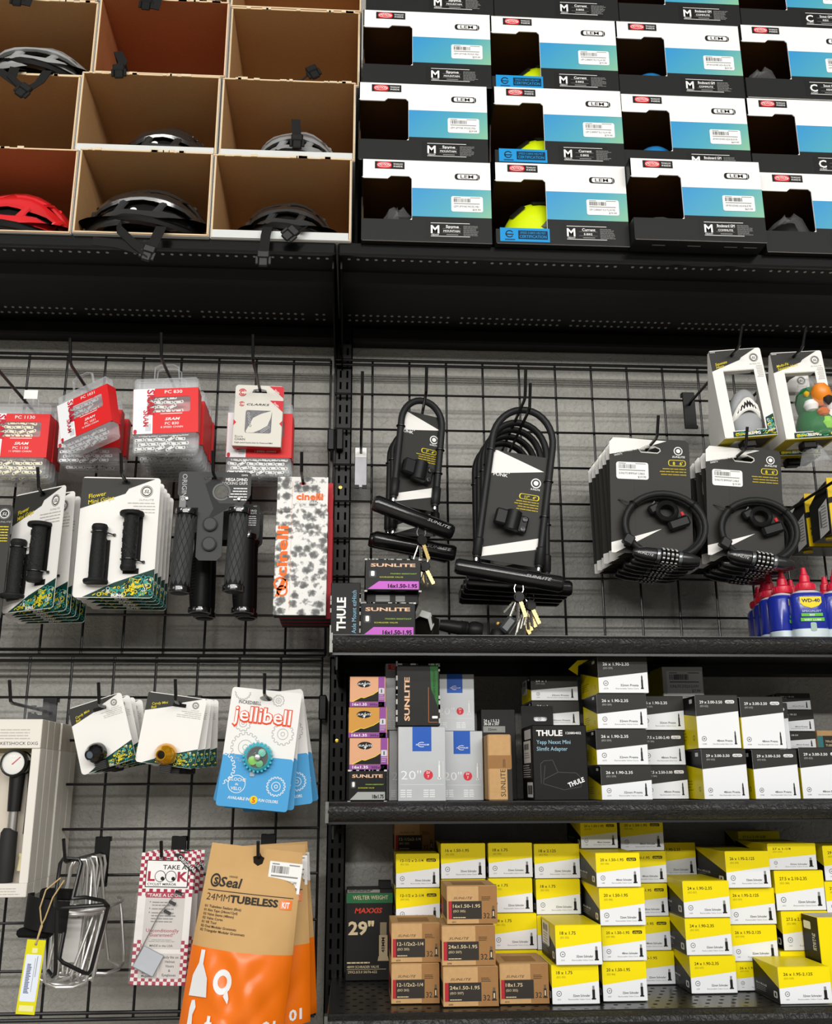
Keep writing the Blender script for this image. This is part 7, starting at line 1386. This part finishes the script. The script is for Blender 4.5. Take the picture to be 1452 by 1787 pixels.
# mouth opening as a dark crescent, gums and teeth on it
def arc(u, base, k): return base - k*u*u
q = MB(); N = 16; up = [on_front(-1+2*i/N, arc(-1+2*i/N, .70, .34), .001) for i in range(N+1)]; lo = [on_front(-1+2*i/N, arc(-1+2*i/N, .52, .17), .001) for i in range(N+1)]
q.add(up+lo, [(i, i+1, N+2+i, N+1+i) for i in range(N)][::1], dkm); q.add(up+lo, [(N+1+i, N+2+i, i+1, i) for i in range(N)], dkm); q.build('mouth', body)
for nm, base, k, sgn, nt in (('upper_teeth', .715, .34, -1, 9), ('lower_teeth', .505, .17, 1, 9)):
    q = MB(); pts = [on_front(-1+2*i/N, arc(-1+2*i/N, base, k), .0015) for i in range(N+1)]; q.tube(pts, .0030, tooth, 6)
    for i in range(nt):
        u = -.84+1.68*i/(nt-1); c = on_front(u, arc(u, base, k), .003); w2 = hw*.10
        q.add([c+Vector((-w2, 0, 0)), c+Vector((w2, 0, 0)), c+Vector((0, -.001, sgn*hh*.085)), c+Vector((0, .003, 0))], [(0, 1, 2), (1, 3, 2), (3, 0, 2), (0, 3, 1)], tooth)
    q.build(nm, body)
# bird horns
W, H = dims(1395, 690, Ys, 86, 150); W *= 1.06
t, x0, z0 = horn_box('white windowed box holding a green bird squeeze horn in a bag', W, H, .07, ('Multi-Fit', 'Squeeze Horn')); q0 = at(1390, 624, Ys); t.location = (q0.x, Ys, q0.z); t.rotation_euler = (0, -.08, .0); t['group'] = 'squeeze horn boxes'
t2 = dup(t, (q0.x+.012, Ys+.085, q0.z-.004), (0, -.05, 0), 'white windowed horn box behind the bird horn box, mostly hidden', 'squeeze horn boxes')
bd = thing('bird_horn', 'green rubber bird squeeze horn with orange beak in a clear bag', 'horn', (q0.x, Ys, q0.z)); bd.rotation_euler = t.rotation_euler
bx, bz = x0+W*.74, z0+.004; hb = H*.60; wb = W*.34
body = lumpy('body', [(wb*.85, 0), (wb*1.05, hb*.12), (wb*1.08, hb*.28), (wb*.92, hb*.42), (wb*.80, hb*.50), (wb*.86, hb*.60), (wb*.88, hb*.72), (wb*.76, hb*.86), (wb*.45, hb*.97), (wb*.05, hb)], M('1c6b34', .4), Matrix.Translation((bx, .024, bz)), 28, bd, .9)
lumpy('belly', [(.001, -.016), (.012, -.011), (.016, 0), (.012, .011), (.001, .016)], M('8fd048', .4), Matrix.Translation((bx+.008, .004, bz+hb*.22)), 16, bd)
lumpy('cheek', [(.001, -.013), (.010, -.009), (.014, 0), (.010, .009), (.001, .013)], M('eef0ee', .4), Matrix.Translation((bx-.012, .004, bz+hb*.58)), 16, bd)
lumpy('cheek', [(.001, -.013), (.010, -.009), (.014, 0), (.010, .009), (.001, .013)], M('eef0ee', .4), Matrix.Translation((bx+.020, .008, bz+hb*.58)), 16, bd)
lumpy('upper_beak', [(.002, -.024), (.012, -.018), (.018, -.004), (.017, .010), (.010, .020), (.001, .023)], M('ee8a1e', .35), Matrix.Translation((bx+.006, -.006, bz+hb*.74)) @ Matrix.Rotation(.3, 4, 'X') @ Matrix.Rotation(-.25, 4, 'Y'), 18, bd)
lumpy('lower_beak', [(.001, -.010), (.009, -.006), (.012, 0), (.008, .006), (.001, .009)], M('d86a1c', .35), Matrix.Translation((bx+.003, -.006, bz+hb*.42)), 16, bd)
lumpy('beak_tip', [(.001, -.010), (.007, -.005), (.010, .004), (.004, .010), (.001, .012)], M('2a2622', .35), Matrix.Translation((bx+.010, -.016, bz+hb*.60)), 14, bd)
for sx in (-.75, .85): lumpy('eye', [(.001, -.006), (.005, -.003), (.006, 0), (.005, .003), (.001, .006)], M('d8b020', .3), Matrix.Translation((bx+sx*wb*.7, .002, bz+hb*.80)), 12, bd)
q = MB(); q.add(*crumple(bx+.004, .020, bz-.002, wb*1.45, .045, hb*1.18, 12), M('f4f6f8', .06, alpha=.03, amax=.3, name='bag_film')); q.build('clear_bag', bd)
q = MB(); q.add(*crumple(bx-.012, .028, bz-.045, .026, .022, .040, 5), M('c9cdd2', .1, alpha=.15)); q.build('bag_tail', bd)
# ---------------------------------------------------------------- yellow and black pack at the right edge
Yk = -.20; pA = at(1441, 845, Yk); pB = at(1560, 932, Yk); Wk, Hk = pB.x-pA.x, pA.z-pB.z
hook(hkl+'the yellow and black packs', (1462, 836), .26, .02)
for i in range(2):
    Yi = Yk+.09*i; t = thing('light_pack', ['yellow fronted black clamshell pack with barcode stickers at right edge', 'second black clamshell pack behind the yellow fronted one'][i], 'pack', (pA.x-.002*i, Yi, pA.z-.004*i), group='yellow and black clamshell packs')
    D = .075; MB().prism([(0, -Hk), (D, -Hk), (D, -Hk*.25), (D*.4, .0), (0, .006)], M('0e0e0e', .35), 0, Wk, T=Matrix(((0, 1, 0, 0), (1, 0, 0, 0), (0, 0, 1, 0), (0, 0, 0, 1)))).build('clamshell', t)
    MB().box(.001, Wk, -.002, -.0002, -Hk+.001, .012, M('dcb912', .4)).build('front_card', t)
    p = Print((0, -.0022, -Hk), W=Wk, H=Hk); p.poly([(0, .60), (.5, .78), (.5, .86), (0, .72)], INK, 1); p.poly([(.05, .36), (.5, .44), (.5, .50), (.05, .40)], M('4a4a4a', .5), 1); p.text('KRYPTONITE', .06, .24, .11, INK, 1, .02); p.text('SECURITY', .08, .13, .06, INK, 1, .01)
    p.frame((0, D, -Hk), (0, -1, 0), (0, 0, 1), (-1, 0, 0), D, Hk); p.poly([(.42, .0), (.92, .08), (.95, .72), (.48, .60)], WHITE, 1); p.barcode(.50, .2, .60, .55, INK, 2, 8); p.bars(.62, .6, .28, 8, .06, .02, PGREY, 2); p.build('printed_graphics', t)
    MB().lathe([(.009, 0), (.009, .004)], M('c9b018', .4), 14, Matrix.Translation((.012, .03, -Hk-.0045))).build('foot', t)
# ---------------------------------------------------------------- blue lubricant bottles on the upper shelf
BLUE, CAPR = M('1e2f9c', .22, coat=.4), M('d3213c', .35)
def bottle(label, w_, h_):
    t = thing('lubricant_bottle', label, 'bottle', group='blue lubricant bottles'); r = w_/2; bh = h_*.66
    def ring(rx, z, n=28): return [(rx*math.copysign(abs(math.cos(2*PI*k/n))**.75, math.cos(2*PI*k/n)), rx*.72*math.copysign(abs(math.sin(2*PI*k/n))**.75, math.sin(2*PI*k/n)), z) for k in range(n)]
    def shell(nm, prof, m):
        n = 28; vs = [v for rx, z in prof for v in ring(rx, z)]; fs = [(i*n+k, i*n+(k+1) % n, (i+1)*n+(k+1) % n, (i+1)*n+k) for i in range(len(prof)-1) for k in range(n)]+[tuple(range(n))[::-1], tuple((len(prof)-1)*n+k for k in range(n))]
        q = MB(); q.add(vs, fs, m); return q.build(nm, t)
    b = shell('body', [(r*.96, bh*.22), (r, bh*.24), (r, bh*.86), (r*.95, bh*.92), (r*.8, bh*.97)], BLUE); shell('base_band', [(r*.93, 0), (r, .002), (r, bh*.22)], M('c9d6da', .35))
    shell('shoulder', [(r*.86, bh*.955), (r*.70, bh*.99), (r*.42, bh*1.03), (r*.40, bh*1.05)], M('e6e9ea', .35))
    q = MB(); z = bh*1.03; q.lathe([(r*.52, z), (r*.55, z+.002), (r*.53, z+h_*.085), (r*.42, z+h_*.10), (r*.30, z+h_*.115), (r*.27, z+h_*.20), (r*.20, z+h_*.215), (r*.12, z+h_*.31), (r*.09, z+h_*.315)], CAPR, 20); c = q.build('cap', t)
    q = MB()
    for k in range(18): a = 2*PI*k/18; q.box(r*.52, r*.565, -.0006, .0006, z+.003, z+h_*.075, CAPR, T=Matrix.Rotation(a, 4, 'Z'))
    q.build('cap_ribs', c)['kind'] = 'stuff'
    p = Print((-r*.58, -r*.735, bh*.24), W=r*1.16, H=bh*.62); yl, gr_ = M('ecd41c', .4), M('5fb52e', .4)
    p.poly([(0, 1), (0, .80), (.15, .70), (.5, .63), (.85, .70), (1, .80), (1, 1)], yl, 1); p.text('WD-40', .5, .82, .16, M('14205a', .4), 2, .03, 'c', width=.86); p.text('SPECIALIST', .5, .50, .09, M('b5bfe0', .4), 1, .02, 'c', width=.9); p.rect(0, .36, 1, .46, gr_, 1); p.rect(-.05, .20, 1.05, .31, gr_, 1); p.text('BIKE', .5, .375, .08, LWHITE, 2, .02, 'c'); p.text('WET LUBE', .5, .215, .08, LWHITE, 2, .02, 'c', width=.8)
    p.rr(.38, -.12, .66, .16, .05, M('9fb8b0', .4), 1); p.build('label_print', t)
    return t
Zs = ZA+.0008
def bpos(px, py_b, Y): return at(px, py_b, Y).x
Yw = -.235; kx, kz = kpx(1409, 1050, Yw); B0 = bottle('blue and white lubricant bottle with red nozzle, nearest the shelf front', 60*kx, 128*kz); B0.location = (bpos(1411, 1080, Yw), Yw, Zs); B0.rotation_euler = (0, 0, -.15)
for px, Yi, rz, lb in ((1371, -.205, .5, 'just left of the front one'), (1348, -.165, 1.2, 'third from left in the cluster'), (1337, -.115, 1.3, 'second from left in the cluster'), (1327, -.06, 1.4, 'leftmost and farthest back'), (1386, -.13, .3, 'behind and between the front two'), (1466, -.235, -.1, 'cut off by the right picture edge'), (1446, -.16, .2, 'behind the rightmost two'), (1416, -.10, .2, 'rearmost behind the front one')):
    dup(B0, (bpos(px, 1080, Yi), Yi, Zs), (0, 0, rz), f'blue lubricant bottle with red nozzle, {lb}', 'blue lubricant bottles')
